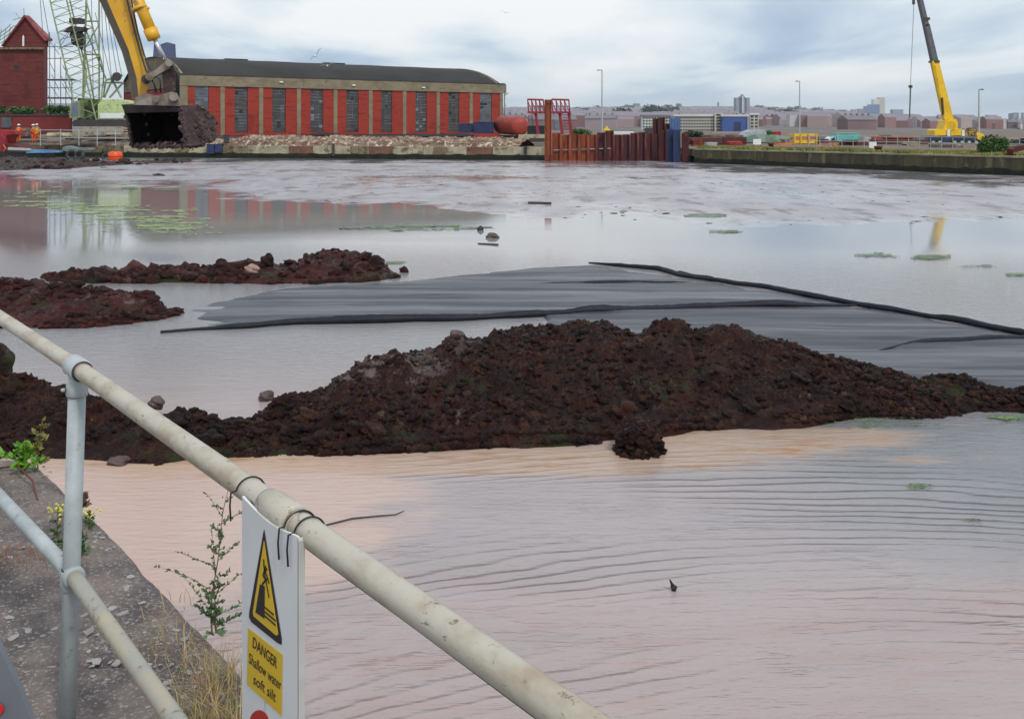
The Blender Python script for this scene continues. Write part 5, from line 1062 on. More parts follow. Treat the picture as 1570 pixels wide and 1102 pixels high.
q = MB(); q.px([(106, 181), (109, 157), (121, 154), (122, 181)], CYD - 1.6, 2); cb = q.build('cab', M['palegreen2'], cr)
q = MB(); q.px([(108.5, 177), (111, 159), (119.5, 157), (120, 177)], CYD - 1.66, 0.05); q.build('windscreen', M['shutterblue'], cb)
q = MB()
for i, (a, b) in enumerate((((160, 150), (172, 122)), ((172, 122), (186, 150)), ((163, 123), (188, 116)), ((160, 127), (190, 127)), ((168, 150), (188, 128)))): q.pt(a, b, CYD + 0.8, 0.11)
q.build('gantry', M['palegreen2'], cr); q = MB(); q.tube([P(179, 118, CYD), P(179, 118, CYD + 1.6)], 0.5, 12); q.build('hoist_drum', M['darkmetal'], cr)
q = MB()
for Yk in (CYD - 1.8, CYD + 2.2):
    q.px([(110, 188), (114, 184), (196, 184), (200, 188), (198, 194), (112, 194)], Yk, 0.9)
q.px([(125, 183), (190, 183), (190, 187), (125, 187)], CYD - 0.8, 3); q.build('tracks', M['darkmetal'], cr)
q = MB(); q.px([(119, 185), (119, 150), (130, 152), (144, 152), (150, 185)], CYD - 0.4, 2); q.build('machinery', mat('oily green machinery', (0.10, 0.13, 0.03), (0.02, 0.025, 0.02), rough=0.7, scale=1.2, thr=(0.45, 0.55)), cr)

# ================================================================== brick tower with scaffolding, wall, bushes
bt = thing('brick_tower', 'dark red brick dock building with a small pointed gable at the left edge', 'brick building', tuple(P(20, 212, 124)))
q = MB(); q.px([(-140, 213), (-140, 76), (66, 76), (66, 213)], 122, 9, (-4.1, 9, 0)); q.build('wall', M['bricktower'], bt)
q = MB(); q.prism([P(66.2, 213, 122), P(66.2, 74, 122), P(73, 70, 126), P(73, 213, 126)], (-1.5, 3.0, 0)); q.build('side_wall', M['brickwall'], bt)
q = MB(); q.px([(-140, 76), (-140, 72.5), (68, 72.5), (68, 76)], 121.6, 9, (-4.2, 9.2, 0)); q.build('parapet', M['stonedark'], bt)
gq = MB(); gq.px([(4, 72), (4, 69), (37, 27), (71, 60), (71, 72)], 123, 0.6); 
gb = gq.build('gable', M['bricktower'], bt)
q = MB(); q.px([(34.2, 71), (34.2, 57), (35.5, 54), (36.8, 57), (36.8, 71)], 122.9, 0.08); q.build('opening', M['white'], gb)
q = MB(); q.px([(36, 23.5), (38.5, 23.5), (74, 59.5), (73, 62.5), (68, 62.5)], 122.6, 1.2); q.build('roof_slope', mat('maroon tile edge', (0.20, 0.03, 0.04), (0.30, 0.08, 0.08), rough=0.8, scale=1), bt)
q = MB(); q.px([(1, 71), (3, 71), (38, 27), (36, 24)], 122.6, 1.0); q.build('roof_slope', M['brickwall'], bt)
q = MB(); q.px([(21, 106), (21, 101), (24, 99.5), (29, 101), (30, 106)], 121.96, 0.1); q.build('vent_hole', M['black'], bt)
sc = thing('scaffolding', 'light tube scaffolding between the brick building and the green crane', 'scaffolding', tuple(P(88, 212, 118)))
g = random.Random(3); q = MB()
for x in (76, 84, 93, 101, 110): q.pt((x, 206), (x, 50 + (x - 76) * 2.2), 118, 0.05, 5)
for y in (72, 90, 122, 135, 150): q.pt((73, y), (112, y), 118.1, 0.05, 5)
for i in range(12): x = g.uniform(73, 98); y = g.uniform(60, 160); q.pt((x, y), (x + g.uniform(8, 18), y + g.choice((-1, 1)) * g.uniform(12, 32)), 118.15, 0.035, 4)
q.build('poles', M['cable'], sc); MB().pb(73, 122, 112, 123.6, 118, 1.0).build('board', M['rust2'], sc); MB().pb(73, 149.5, 112, 151.5, 118, 1.0).build('board', M['rust2'], sc)
sc2 = thing('scaffolding', 'curved scaffold hoops on the roof left of the pointed gable', 'scaffolding', tuple(P(5, 72, 124)))
q = MB()
for i in range(5): q.tube([P(-14 + i * 5 + 30 * math.sin(a), 73 - 42 * math.sin(a * 0.5 + 0.3) * 1.0 + i * 2, 124.5) for a in [k * 0.16 for k in range(10)]], 0.05, 4)
for i in range(5): q.pt((-2 + i * 7, 73), (2 + i * 7, 45 - i * 2), 124.5, 0.045, 4)
q.pt((37, 24), (36.5, 13), 123, 0.05, 4); q.pt((30, 28), (24, 20), 123, 0.04, 4); q.pt((20, 31), (44, 24), 123, 0.04, 4); q.build('hoops', M['palegreen2'], sc2)
lw = thing('boundary_wall', 'low dark red brick wall behind the workers with a black coping', 'wall', tuple(P(50, 200, 112)))
q = MB(); q.pb(-150, 178, 108, 203, 112, 0.4); q.build('wall', M['brickwall'], lw); q = MB(); q.pb(-150, 175.5, 109, 178, 111.9, 0.6); q.build('coping', M['darkmetal'], lw)
q = MB(); q.pb(2, 180, 17, 196, 111.85, 0.1); q.build('grey_door', M['shutter'], lw)
def bush(label, x0, x1, y0, y1, Y, seed, n=900, size=0.16, m='green', name='bush', cat='bush', trunk=True):
    t = thing(name, label, cat, tuple(P((x0 + x1) / 2, y1, Y))); a = P(x0, y1, Y); b = P(x1, y0, Y); g = random.Random(seed); w_, h_ = (b.x - a.x), (b.z - a.z); bl = []
    for i in range(7):
        fx = g.uniform(0.2, 0.8); bl.append(((a.x + w_ * fx, Y + g.uniform(-0.3, 0.3) * w_ * 0.4, a.z + h_ * g.uniform(0.3, 0.72) * (1 - 0.5 * abs(fx - 0.5))), (w_ * g.uniform(0.16, 0.3), w_ * 0.25, h_ * g.uniform(0.18, 0.32))))
    bl.append((((a.x + b.x) / 2, Y, a.z + h_ * 0.38), (w_ * 0.46, w_ * 0.3, h_ * 0.42)))
    foliage('leaves', M[m], t, bl, n, size, seed)
    if trunk: q = MB(); c = (a + b) / 2; q.tube([Vector((c.x, Y, a.z - 0.15)), Vector((c.x + 0.1, Y, a.z + h_ * 0.5))], [0.05 * h_ + 0.03, 0.03], 6); q.tube([Vector((c.x, Y, a.z + 0.1 * h_)), Vector((c.x - 0.2 * w_, Y, a.z + h_ * 0.5))], [0.04, 0.02], 5); q.build('stem', M['timber'], t)
    return t
bush('low green bush on top of the brick wall at the far left', -25, 12, 158, 177, 113.5, 1); bush('spreading green bush against the foot of the brick building', 12, 54, 161, 177, 113.5, 2); bush('green bush between the brick building and the crane cab', 66, 108, 159, 177, 113.5, 3)
# ================================================================== people
def person(label, px, foot_y, h, Y, face, pose, upper, lower, vest=None):
    """continuous skinned body with clothes over it; FACE = heading"""
    base = P(px, foot_y, Y); t = thing('person', label, 'person', tuple(base), rz=face); s = h / 1.75
    def skin(name, verts, edges, radii, m, parent, root=0, sub=1):
        me = bpy.data.meshes.new(name); me.from_pydata([Vector(v) * s for v in verts], edges, []); me.materials.append(m); o = bpy.data.objects.new(name, me); COL.objects.link(o); o.parent = parent
        md = o.modifiers.new('Skin', 'SKIN'); md.use_smooth_shade = True
        for i, r_ in enumerate(radii): sv = me.skin_vertices[0].data[i]; sv.radius = (r_[0] * s, r_[1] * s) if isinstance(r_, tuple) else (r_ * s, r_ * s); sv.use_root = i == root
        o.modifiers.new('Sub', 'SUBSURF').levels = sub; o.modifiers['Sub'].render_levels = sub
        return o
    hipz, lean = 0.92, pose.get('lean', 0.0); sh = (0, 0.02 + lean, 1.42); 
    le, lh = pose['la']; re, rh = pose['ra']; st = pose.get('step', 0.06)
    V = [(0, 0, hipz), (0, lean * 0.5, 1.15), sh, (0, lean + 0.02, 1.52), (0, lean + 0.04, 1.62), (0, lean + 0.03, 1.70),
         (-0.17, lean, 1.40), le, lh, (0.17, lean, 1.40), re, rh,
         (-0.10, 0, 0.88), (-0.11, st * 0.6 + 0.03, 0.48), (-0.12, st, 0.08), (-0.13, st + 0.15, 0.035), (0.10, 0, 0.88), (0.11, -st * 0.6 + 0.03, 0.48), (0.12, -st, 0.08), (0.13, -st + 0.15, 0.035)]
    E = [(0, 1), (1, 2), (2, 3), (3, 4), (4, 5), (2, 6), (6, 7), (7, 8), (2, 9), (9, 10), (10, 11), (0, 12), (12, 13), (13, 14), (14, 15), (0, 16), (16, 17), (17, 18), (18, 19)]
    Rr = [(0.15, 0.11), (0.14, 0.10), (0.13, 0.09), 0.055, 0.085, 0.07, 0.065, 0.045, 0.035, 0.065, 0.045, 0.035, 0.085, 0.06, 0.045, 0.04, 0.085, 0.06, 0.045, 0.04]
    body = skin('body', V, E, Rr, M['skin'], t)
    k = 1.28
    jv = [0, 1, 2, 6, 7, 8, 9, 10, 11]; idx = {a: i for i, a in enumerate(jv)}
    def cut(a, b, f): return tuple(V[a][i] + (V[b][i] - V[a][i]) * f for i in range(3))
    JV = [V[a] for a in jv]; JV[idx[8]] = cut(7, 8, 0.85); JV[idx[11]] = cut(10, 11, 0.85)
    skin('jacket', JV, [(idx[a], idx[b]) for a, b in ((0, 1), (1, 2), (2, 6), (6, 7), (7, 8), (2, 9), (9, 10), (10, 11))], [tuple(q * k for q in (Rr[a] if isinstance(Rr[a], tuple) else (Rr[a], Rr[a]))) for a in jv], upper, t)
    tv = [0, 12, 13, 14, 16, 17, 18]; idx = {a: i for i, a in enumerate(tv)}
    skin('trousers', [V[a] for a in tv], [(idx[a], idx[b]) for a, b in ((0, 12), (12, 13), (13, 14), (0, 16), (16, 17), (17, 18))], [tuple(q * 1.3 for q in (Rr[a] if isinstance(Rr[a], tuple) else (Rr[a], Rr[a]))) for a in tv], lower, t)
    for sg in (14, 18): v = V[sg]; MB()
    wl = wloc(t)
    for i, (a, b) in enumerate(((14, 15), (18, 19))): skin('boot', [V[a], V[b]], [(0, 1)], [0.065, 0.055], M['black'], t)
    hc = Vector(V[4]) + Vector((0, 0, 0.085)); q = MB(); me = []
    for a in range(7):
        ang = a / 6 * math.pi / 2; rr = 0.135 * math.cos(ang) + 0.002; z = 0.115 * math.sin(ang)
        for b in range(14): me.append((hc.x + rr * math.cos(b / 14 * 6.2832), hc.y + rr * 1.12 * math.sin(b / 14 * 6.2832), hc.z + z))
    F = [(a * 14 + b, a * 14 + (b + 1) % 14, (a + 1) * 14 + (b + 1) % 14, (a + 1) * 14 + b) for a in range(6) for b in range(14)]
    n0 = len(me); me += [(hc.x + 0.165 * math.cos(b / 14 * 6.2832), hc.y + 0.19 * math.sin(b / 14 * 6.2832), hc.z - 0.005) for b in range(14)]; F += [(n0 + b, n0 + (b + 1) % 14, (b + 1) % 14, b) for b in range(14)]
    def local(name, vs, fs, m):
        md = bpy.data.meshes.new(name); md.from_pydata([Vector(v) * s for v in vs], [], fs); md.materials.append(m); o = bpy.data.objects.new(name, md); COL.objects.link(o); o.parent = t; return o
    local('hard_hat', me, F, M['white'])
    if vest:
        kk = MB(); 
        skin('vest', [V[0], V[1], V[2]], [(0, 1), (1, 2)], [(0.205, 0.155), (0.195, 0.145), (0.175, 0.13)], vest, t)
    # nose and hair
    q = MB(); q.blob(Vector(V[4]) + Vector((0, 0.088, 0.0)), 0.016, 1, 1, 0.1); local('nose', q.v, q.f, M['skin'])
    q = MB(); q.blob(Vector(V[4]) + Vector((0, -0.03, 0.02)), 0.088, 1, 2, 0.05, (1, 1, 0.9)); local('hair', q.v, q.f, M['darkmetal'])
    return t
person('worker in orange trousers, yellow vest and white hard hat, arm stretched to the right', 28.5, 219.5, 1.82, 97, R(0), {'la': ((-0.30, 0.0, 1.12), (-0.26, 0.12, 0.88)), 'ra': ((0.36, 0.14, 1.22), (0.60, 0.22, 1.25)), 'step': 0.07}, M['hiviz'], M['hiviz'], M['vest'])
person('worker all in orange with a white hard hat, facing the other two', 51.5, 219, 1.78, 97.5, R(80), {'la': ((-0.26, 0.06, 1.12), (-0.16, 0.24, 1.02)), 'ra': ((0.26, 0.06, 1.12), (0.12, 0.26, 1.05)), 'step': 0.05}, M['hiviz'], M['hiviz'])
person('worker in orange partly hidden behind the second one, rightmost of the three', 56.5, 217, 1.72, 99, R(200), {'la': ((-0.26, 0.0, 1.12), (-0.2, 0.16, 0.92)), 'ra': ((0.26, 0.02, 1.12), (0.2, 0.2, 0.98)), 'step': 0.04}, M['hiviz'], M['hiviz'], M['vest'])

# ================================================================== clutter at the far left waterline
mc = thing('work_boat', 'red low work machine at the water edge, cut by the left frame edge', 'work boat', tuple(P(-10, 240, 94)))
q = MB(); q.px([(-60, 240), (-60, 219), (20, 221), (30, 226), (46, 229), (42, 238), (10, 240)], 93, 3); q.build('hull', M['brown'], mc)
q = MB(); q.px([(-40, 220), (-40, 203), (-6, 199.5), (22, 201), (24, 206), (10, 208), (8, 221)], 94, 2); q.build('engine_cover', M['red'], mc)
q = MB(); q.px([(-20, 232), (-22, 208), (0, 206), (6, 212), (8, 232)], 92.6, 0.4); q.build('side_panel', M['framered'], mc)
q = MB(); q.tube([P(5, 222, 92.4), P(9, 228, 92.4), P(5, 232, 92.4)], 0.05, 6); q.build('hook', M['orangeb'], mc)
po = thing('pontoon', 'low black pontoon with a blue edge moored below the workers', 'pontoon', tuple(P(50, 245, 92)))
q = MB(); q.pb(-60, 233, 64, 246, 91.5, 2.5); q.build('float', M['black'], po); q = MB(); q.px([(42, 229), (92, 231), (92, 234), (40, 235)], 91.2, 0.6); q.build('blue_edge', mat('blue edge paint', (0.06, 0.16, 0.38), (0.12, 0.28, 0.42), rough=0.5, scale=1), po); q = MB(); q.px([(12, 226), (44, 228), (46, 231), (12, 230)], 91.1, 0.4); q.build('grey_plank', M['galv'], po)
q = MB(); q.px([(95, 226), (100, 224), (112, 227), (134, 227), (137, 230), (104, 233), (96, 231)], 92, 1.5); q.build('dinghy', mat('grey green canvas', (0.15, 0.23, 0.20), (0.10, 0.14, 0.14), rough=0.7, scale=1.5), label='grey green canvas covered dinghy just above the black tyres', cat='dinghy')
def tyre(label, x, y, r, Y, tilt):
    c = P(x, y, Y); ax = Vector((math.sin(tilt), -math.cos(tilt), 0.25)).normalized(); u1, w1 = basis(ax); V = []; F = []
    for i in range(24):
        a = i / 24 * 6.2832; rad = u1 * math.cos(a) + w1 * math.sin(a)
        for j in range(10): b = j / 10 * 6.2832; V.append(c + rad * (r * 0.72 + r * 0.28 * math.cos(b)) + ax * (r * 0.30 * math.sin(b)))
    for i in range(24):
        for j in range(10): F.append((i * 10 + j, ((i + 1) % 24) * 10 + j, ((i + 1) % 24) * 10 + (j + 1) % 10, i * 10 + (j + 1) % 10))
    t = thing('tyre', label, 'tyre', tuple(c - Vector((0, 0, r)))); mesh('rubber', [tuple(v) for v in V], F, M['black'], t, True)
tyre('left one of two black tyres at the waterline under the dinghy', 110, 238, 0.55, 90.5, 0.3); tyre('right one of two black tyres at the waterline under the dinghy', 122, 239.5, 0.6, 90, -0.4); tyre('small dark tyre touching the orange buoy on its left side', 163, 241, 0.42, 90, 0.2)
t = thing('buoy', 'bright orange drum buoy at the foot of the far quay wall', 'buoy', tuple(P(177, 248, 89)))
c = P(177, 248, 89); q = MB(); q.tube([Vector((c.x, 89, z)) for z in (-0.15, 0.0, 0.08, 0.55, 0.70, 0.78)], [0.45, 0.58, 0.64, 0.64, 0.58, 0.35], 20); q.build('drum', M['orange'], t, True); q = MB(); q.tube([Vector((c.x, 89, 0.76)), Vector((c.x, 89, 0.88))], 0.12, 8); q.tube([Vector((c.x, 89, 0.28)), Vector((c.x, 89, 0.34))], 0.655, 20); q.build('ring', M['rust1'], t)
q = MB()
fr = thing('railing', 'thin grey two bar railing along the far quay between workers and bucket', 'railing', tuple(P(120, 224, 97)))
for x in (62, 93, 121, 149, 177): qq = MB(); qq.pt((x, 224), (x, 198), 96.8, 0.04, 6); qq.build('post', M['galv'], fr)
for y in (199.5, 211): qq = MB(); qq.pt((60, y), (200, y + 1), 96.8, 0.035, 6); qq.build('bar', M['galv'], fr)
ms = MB(); g = random.Random(77)
q = MB()
for (x0, y0, x1, y1, Y, m, lb_, cat) in ((72, 204, 108, 212, 99, 'stonepale', 'pale tarpaulin covered bundle on the quay right of the workers', 'bundle'), (34, 196, 46, 212, 100, 'rubblegrey', 'grey box standing between the yellow vest worker and the orange ones', 'box')):
    a, b = P(x0, y1, Y), P(x1, y0, Y); q = MB(); q.box(((a.x + b.x) / 2, Y, (a.z + b.z) / 2), (b.x - a.x, 1, b.z - a.z)); o = q.build('covered_bundle' if cat == 'bundle' else 'machine_box', M[m], label=lb_, cat=cat); o.modifiers.new('b', 'BEVEL').width = 0.2
# low muddy shore under the left clutter
tabS = [(-120, 262, 242), (0, 262, 243), (60, 260, 244), (100, 260, 246), (150, 256, 247), (230, 252, 248), (300, 249.5, 247.5)]
mound('mud_bank', 'dark low mud shore with debris at the foot of the far left quay', tabS, M['mud'], seed=44, clods=160, cs=(0.1, 0.3), rows=40, step=3, lift=3, rough_amp=2.0)
q = MB(); q.tube([P(155, 257, 72), P(166, 259, 71)], 0.07, 6); q.tube([P(236, 268, 60), P(250, 270, 60)], 0.08, 6); q.blob(P(243, 269, 60), 0.2, 3, 2, 0.3, (1.5, 1, 0.6)); q.build('driftwood', M['darkmetal'], label='dark driftwood lump and stick lying out on the far mudflat at left', cat='driftwood')

# ================================================================== mobile crane on the right
mc = thing('mobile_crane', 'yellow mobile crane with a tall telescopic boom behind the right quay', 'mobile crane', tuple(P(1470, 219, 114)))
MY = 114
q = MB(); q.px([(1422, 217), (1424, 209), (1500, 209), (1503, 213), (1503, 219), (1430, 219)], MY, 2.6); q.build('chassis', M['navy'], mc)
for i, x in enumerate((1431, 1441, 1464, 1475, 1486, 1497)): c = P(x, 218.5, MY - 0.1); w_ = MB(); w_.tube([c, c + Vector((0, 0.5, 0))], 0.45, 16); wo = w_.build('wheel', M['black'], mc); w_ = MB(); w_.tube([c - Vector((0, 0.02, 0)), c + Vector((0, 0.1, 0))], 0.2, 10); w_.build('rim', M['galv'], wo)
q = MB(); q.px([(1433, 208), (1433.5, 200), (1437, 198), (1452, 198), (1452, 208)], MY + 0.1, 2.2); q.build('counterweight', M['yellow2'], mc)
q = MB(); q.px([(1458, 208), (1458, 198.5), (1474, 197.5), (1474, 208)], MY, 2.4); q.build('engine_housing', M['yellow2'], mc)
for x0, x1 in ((1452.5, 1457), (1475, 1479)): q = MB(); q.pb(x0, 199, x1, 209, MY - 0.05, 2.2); q.build('white_panel', M['white'], mc)
q = MB()
for (a, b) in (((1480, 208), (1483, 197)), ((1483, 197), (1498, 196)), ((1486, 208), (1489, 197)), ((1492, 208), (1494, 198)), ((1480, 203), (1499, 202)), ((1496, 209), (1498, 196)), ((1484, 198), (1492, 208))): q.pt(a, b, MY, 0.09)
q.pb(1482, 198, 1488, 204, MY + 0.3, 1.2); q.pb(1490, 200, 1496, 207, MY + 0.5, 1.0); q.build('deck_gear', mat('yellow brown gear', (0.45, 0.28, 0.04), (0.07, 0.05, 0.03), rough=0.6, scale=1.5, thr=(0.45, 0.55)), mc)
q = MB(); q.px([(1498, 213), (1498, 206), (1503, 204), (1508, 206), (1512, 213), (1517, 219), (1512, 220), (1506, 217)], MY - 0.2, 2.4); q.build('driving_cab', M['yellow2'], mc)
q = MB(); q.px([(1447, 198), (1449, 186), (1457, 181), (1466, 183), (1469, 188), (1468, 198)], MY + 0.2, 2.0); q.tube([P(1458, 193, MY), P(1458, 193, MY + 2.4)], 0.55, 16); q.build('slew_base', M['yellow2'], mc)
b0, b1, b2 = (1457, 189), (1435, 95), (1408, -20)
def boomseg(a, b, w0, w1, m, name, Y=MY + 0.6, th=0.8):
    q = MB(); d = Vector((b[0] - a[0], b[1] - a[1])).normalized(); n = Vector((-d.y, d.x))
    q.px([(a[0] - n.x * w0, a[1] - n.y * w0), (b[0] - n.x * w1, b[1] - n.y * w1), (b[0] + n.x * w1, b[1] + n.y * w1), (a[0] + n.x * w0, a[1] + n.y * w0)], Y, th); return q.build(name, m, mc)
boomseg(b0, b1, 6.6, 4.8, M['yellow2'], 'boom_base'); M['boomgrey'] = mat('grey boom section', (0.11, 0.115, 0.13), (0.08, 0.085, 0.095), rough=0.45)
boomseg(b1, (1422, 38), 4.3, 3.6, M['boomgrey'], 'boom_section'); boomseg((1422, 40), b2, 3.1, 2.6, M['boomgrey'], 'boom_section')
q = MB(); q.pb(1429, 93, 1441, 96, MY + 0.5, 1.0); q.pb(1418, 27, 1426, 31, MY + 0.5, 1.0); q.build('boom_collar', M['yellowdark'], mc)
q = MB(); q.pt((1430, 94), (1446, 178), MY + 0.4, 0.13); q.pt((1434, 100), (1448, 184), MY + 0.3, 0.09); q.build('luffing_cylinder', M['yellow2'], mc); q = MB(); q.pt((1444, 150), (1446, 176), MY + 0.2, 0.14); q.build('cylinder_end', M['yellowdark'], mc)
q = MB(); q.pt((1402, -16), (1396, 131), MY + 0.8, 0.03, 4); q.pt((1396, 134), (1394.5, 181), MY + 0.8, 0.08, 6); q.build('hoist_rope', M['cable'], mc); q = MB(); q.tube([P(1396, 131, MY + 0.8), P(1396, 135, MY + 0.8)], 0.22, 10); q.pb(1400, 0, 1403, 7, MY + 0.6, 0.3); q.build('hook_block', M['darkmetal'], mc)

# low site materials between the grass and the town
for i, (x0, x1, y0, y1, Y, m, nm, cat, lb_) in enumerate((
    (1062, 1078, 213, 218, 96, 'rust1', 'pipe_stack', 'pipes', 'orange rusty pipe stack at the very left end of the right quay'),
    (1082, 1100, 218.5, 222.5, 93, 'galv', 'pallet_stack', 'pallets', 'grey pallets in front of the low brown steel stacks'),
    (1200, 1216, 213, 217.5, 105, 'greysteel', 'pallet_stack', 'pallets', 'grey brown crates right behind the left orange barrier'),
    (1257, 1271, 213, 218, 107, 'navy', 'skip', 'skip', 'dark blue skip between the yellow racks and the lorry'),
    (1322, 1334, 210, 216, 112, 'galv', 'site_box', 'box', 'grey box right of the turquoise cargo box'),
    (1336, 1352, 209, 213.5, 118, 'tankred', 'pipe_stack', 'pipes', 'red pipe bundle above the white notice board'),
    (1352, 1366, 207, 213, 120, 'rubblegrey', 'spoil_heap', 'heap', 'dark spoil heap left of the orange brown steel heap'),
    (1404, 1420, 211, 216, 110, 'greysteel', 'pallet_stack', 'pallets', 'grey sleepers between orange heap and mobile crane'),
    (1385, 1412, 217, 220, 99, 'stonepale', 'kerb_stack', 'kerb stones', 'pale kerb stones lying in front of the cabin row'),
    (1446, 1468, 219.5, 222.5, 97, 'stonepale', 'kerb_stack', 'kerb stones', 'pale planks under the mobile crane wheels'),
    (1516, 1540, 211, 218, 125, 'rust2', 'site_box', 'box', 'dark red crates just behind the dense bush'),
    (1556, 1590, 214, 220, 105, 'redhouse', 'site_box', 'box', 'brown red crates above the rusty winch frame'))):
    a, b = P(x0, y1, Y), P(x1, y0, Y); t = thing(nm, lb_, cat, ((a.x + b.x) / 2, Y, QZ)); n_ = 3; zz = QZ; hh = (b.z - QZ) / n_; gg = random.Random(i)
    for k in range(n_):
        q = MB(); w_ = (b.x - a.x) * gg.uniform(0.72, 1.0); q.box(((a.x + b.x) / 2 + gg.uniform(-0.1, 0.1) * w_, Y + 0.6, zz + hh * 0.5), (w_, 1.6, hh * 0.82), rz=gg.uniform(-0.06, 0.06)); q.build('layer', M[m], t); zz += hh
# lamp columns
def lamp(label, x, ytop, ybot, Y, arm, seed):
    t = thing('street_lamp', label, 'street lamp', tuple(P(x, ybot, Y)), 'tall lamp columns beyond the dock'); q = MB(); q.tube([P(x, ybot, Y), P(x, ytop, Y)], [0.14, 0.08], 8); q.build('column', M['galv'], t)
    q = MB(); q.tube([P(x, ytop, Y), P(x + arm, ytop - 0.5, Y)], 0.06, 6); a = P(x + arm * 0.65, ytop - 0.3, Y); b = P(x + arm * 1.3, ytop - 0.2, Y); q.box(((a.x + b.x) / 2, Y, a.z - 0.03), (abs(b.x - a.x), 0.3, 0.14)); q.build('lamp_head', M['barpale'], t)
lamp('tall street lamp rising behind the sheet piles, arm to the left', 923, 108, 215, 150, -6, 1); lamp('tall street lamp left of the turquoise cargo, arm to the left', 1226, 125, 213, 160, -5, 2); lamp('street lamp beside the yellow mobile crane, arm to the right', 1501, 137.5, 218, 117, 5, 3)

# ================================================================== right quay clutter
def strip_grass(name, label, A, B, depth, n, h, seed, m='grassy', skip=0.5):
    g = np.random.RandomState(seed); d = (B - A); L = d.length; u_ = np.array([d.x, d.y]) / L; nn_ = np.array([-u_[1], u_[0]]); s = g.rand(n) * L; t_ = 0.4 + g.rand(n) ** 1.5 * depth
    px_ = A.x + u_[0] * s + nn_[0] * t_; py = A.y + u_[1] * s + nn_[1] * t_; k = fbm(px_ * 0.35, py * 0.35, 4, seed) > -0.12; px_, py = px_[k], py[k]; n = len(px_); hh = h * (0.4 + g.rand(n)) * (1 + 0.9 * fbm(px_ * 0.2, py * 0.2, 3, seed + 5)); a = g.rand(n) * 3.14; w_ = 0.05 + 0.06 * g.rand(n); lx = (g.rand(n) - 0.5) * 0.2
    c, s_ = np.cos(a) * w_, np.sin(a) * w_; V = np.stack([np.stack([px_ - c, py - s_, np.full(n, QZ)], -1), np.stack([px_ + c, py + s_, np.full(n, QZ)], -1), np.stack([px_ + lx + c * 0.3, py, QZ + hh], -1), np.stack([px_ + lx - c * 0.8, py, QZ + hh * 0.8], -1)], 1).reshape(-1, 3)
    o = mesh(name, V, np.arange(4 * n).reshape(-1, 4), M[m]); tag(o, label, 'grass', kind='stuff')
strip_grass('rough_grass', 'rough green and yellow grass along the top of the right quay', RQ[0], RQ[1], 5.5, 26000, 0.20, 1); strip_grass('rough_grass', 'rough grass on the quay right of the bush', RQ[1], RQ[1] + (RQ[2] - RQ[1]) * 0.3, 5, 9000, 0.2, 2)
bush('dense dark green bush at the quay edge near the right frame side', 1500, 1550, 199, 243, 65.5, 21, n=7500, size=0.075)
def qpt(px, back):
    A, B = (RQ[0], RQ[1]) if px < 1570 else (RQ[1], RQ[2]); d = (B - A).normalized(); k = (px - CX) / FP; s = (k * A.y - A.x) / (d.x - k * d.y); p = A + d * s; return Vector((p.x - d.y * back, p.y + d.x * back, QZ))
fe = thing('fence', 'thin pale two bar railing running behind the grass of the right quay', 'fence', tuple(qpt(1400, 6.5)))
fpts = [P(x, 220, 92 - (x - 1240) * 0.055) for x in range(1240, 1590, 17)]
for i, p in enumerate(fpts): q = MB(); q.tube([Vector((p.x, p.y, QZ)), Vector((p.x, p.y, QZ + 1.05))], 0.035, 5); q.build('post', M['galv'], fe)
for z in (1.03, 0.55): q = MB(); q.tube([Vector((p.x, p.y, QZ + z)) for p in fpts], 0.03, 5); q.build('bar', M['galv'], fe)
def block(name, label, x0, y0, x1, y1, Y, th, m, cat, bev=0.05):
    a, b = P(x0, y1, Y), P(x1, y0, Y); q = MB(); q.box(((a.x + b.x) / 2, Y + th / 2, (a.z + b.z) / 2), (b.x - a.x, th, b.z - a.z)); 
    o = q.build(name, M[m], label=label, cat=cat); o.modifiers.new('b', 'BEVEL').width = bev; return o
def framed_sign(label, x0, y0, x1, y1, Y):
    t = thing('notice_board', label, 'notice board', tuple(P((x0 + x1) / 2, y1 + 3, Y))); q = MB(); q.pb(x0, y0, x1, y1, Y, 0.05); q.build('board', M['white'], t)
    for x in (x0 + 1, x1 - 1): q = MB(); q.pt((x, y0), (x, y1 + 4), Y + 0.1, 0.04, 5); q.build('post', M['darkmetal'], t)
framed_sign('blank white notice board left of the brown bollard on the right quay', 1333, 218, 1344, 227, 79); framed_sign('blank white board standing before the green hut', 1155, 213.5, 1167, 222, 88)
def bollard(label, x, y0, y1, Y, w_=0.3):
    t = thing('bollard', label, 'bollard', tuple(P(x, y1, Y)), 'rusty mooring bollards on the right quay'); b = P(x, y1, Y); tp_ = P(x, y0, Y).z; q = MB(); q.tube([b + Vector((0, 0, -0.05)), Vector((b.x, Y, tp_ - 0.15)), Vector((b.x, Y, tp_ - 0.1)), Vector((b.x, Y, tp_))], [w_, w_ * 0.8, w_ * 1.15, w_ * 0.9], 12); q.build('casting', M['brown'], t, True)
bollard('brown iron bollard right of the white notice board', 1346.5, 224, 236, 72.5); bollard('brown iron bollard standing right of the dense bush', 1549, 227, 243, 61.5, 0.22); bollard('brown iron bollard on the grass left of the yellow rack', 1182, 219, 230, 80, 0.25)
q = MB(); q.px([(1552, 243), (1552, 227), (1558, 225), (1575, 222.5), (1590, 222.5), (1590, 228), (1575, 229), (1560, 233), (1558, 243)], 66, 0.7); q.build('winch_frame', M['rust2'], label='rusty angled winch frame at the far right edge', cat='winch')
container('cargo_container', 'turquoise sheeted cargo box on a lorry beyond the right quay', 1283, 204, 1318, 216.5, 118, 2.5, M['turq'], 'container', 12)
lo = thing('lorry', 'white lorry cab just left of the turquoise cargo box', 'lorry', tuple(P(1278, 219, 119)))
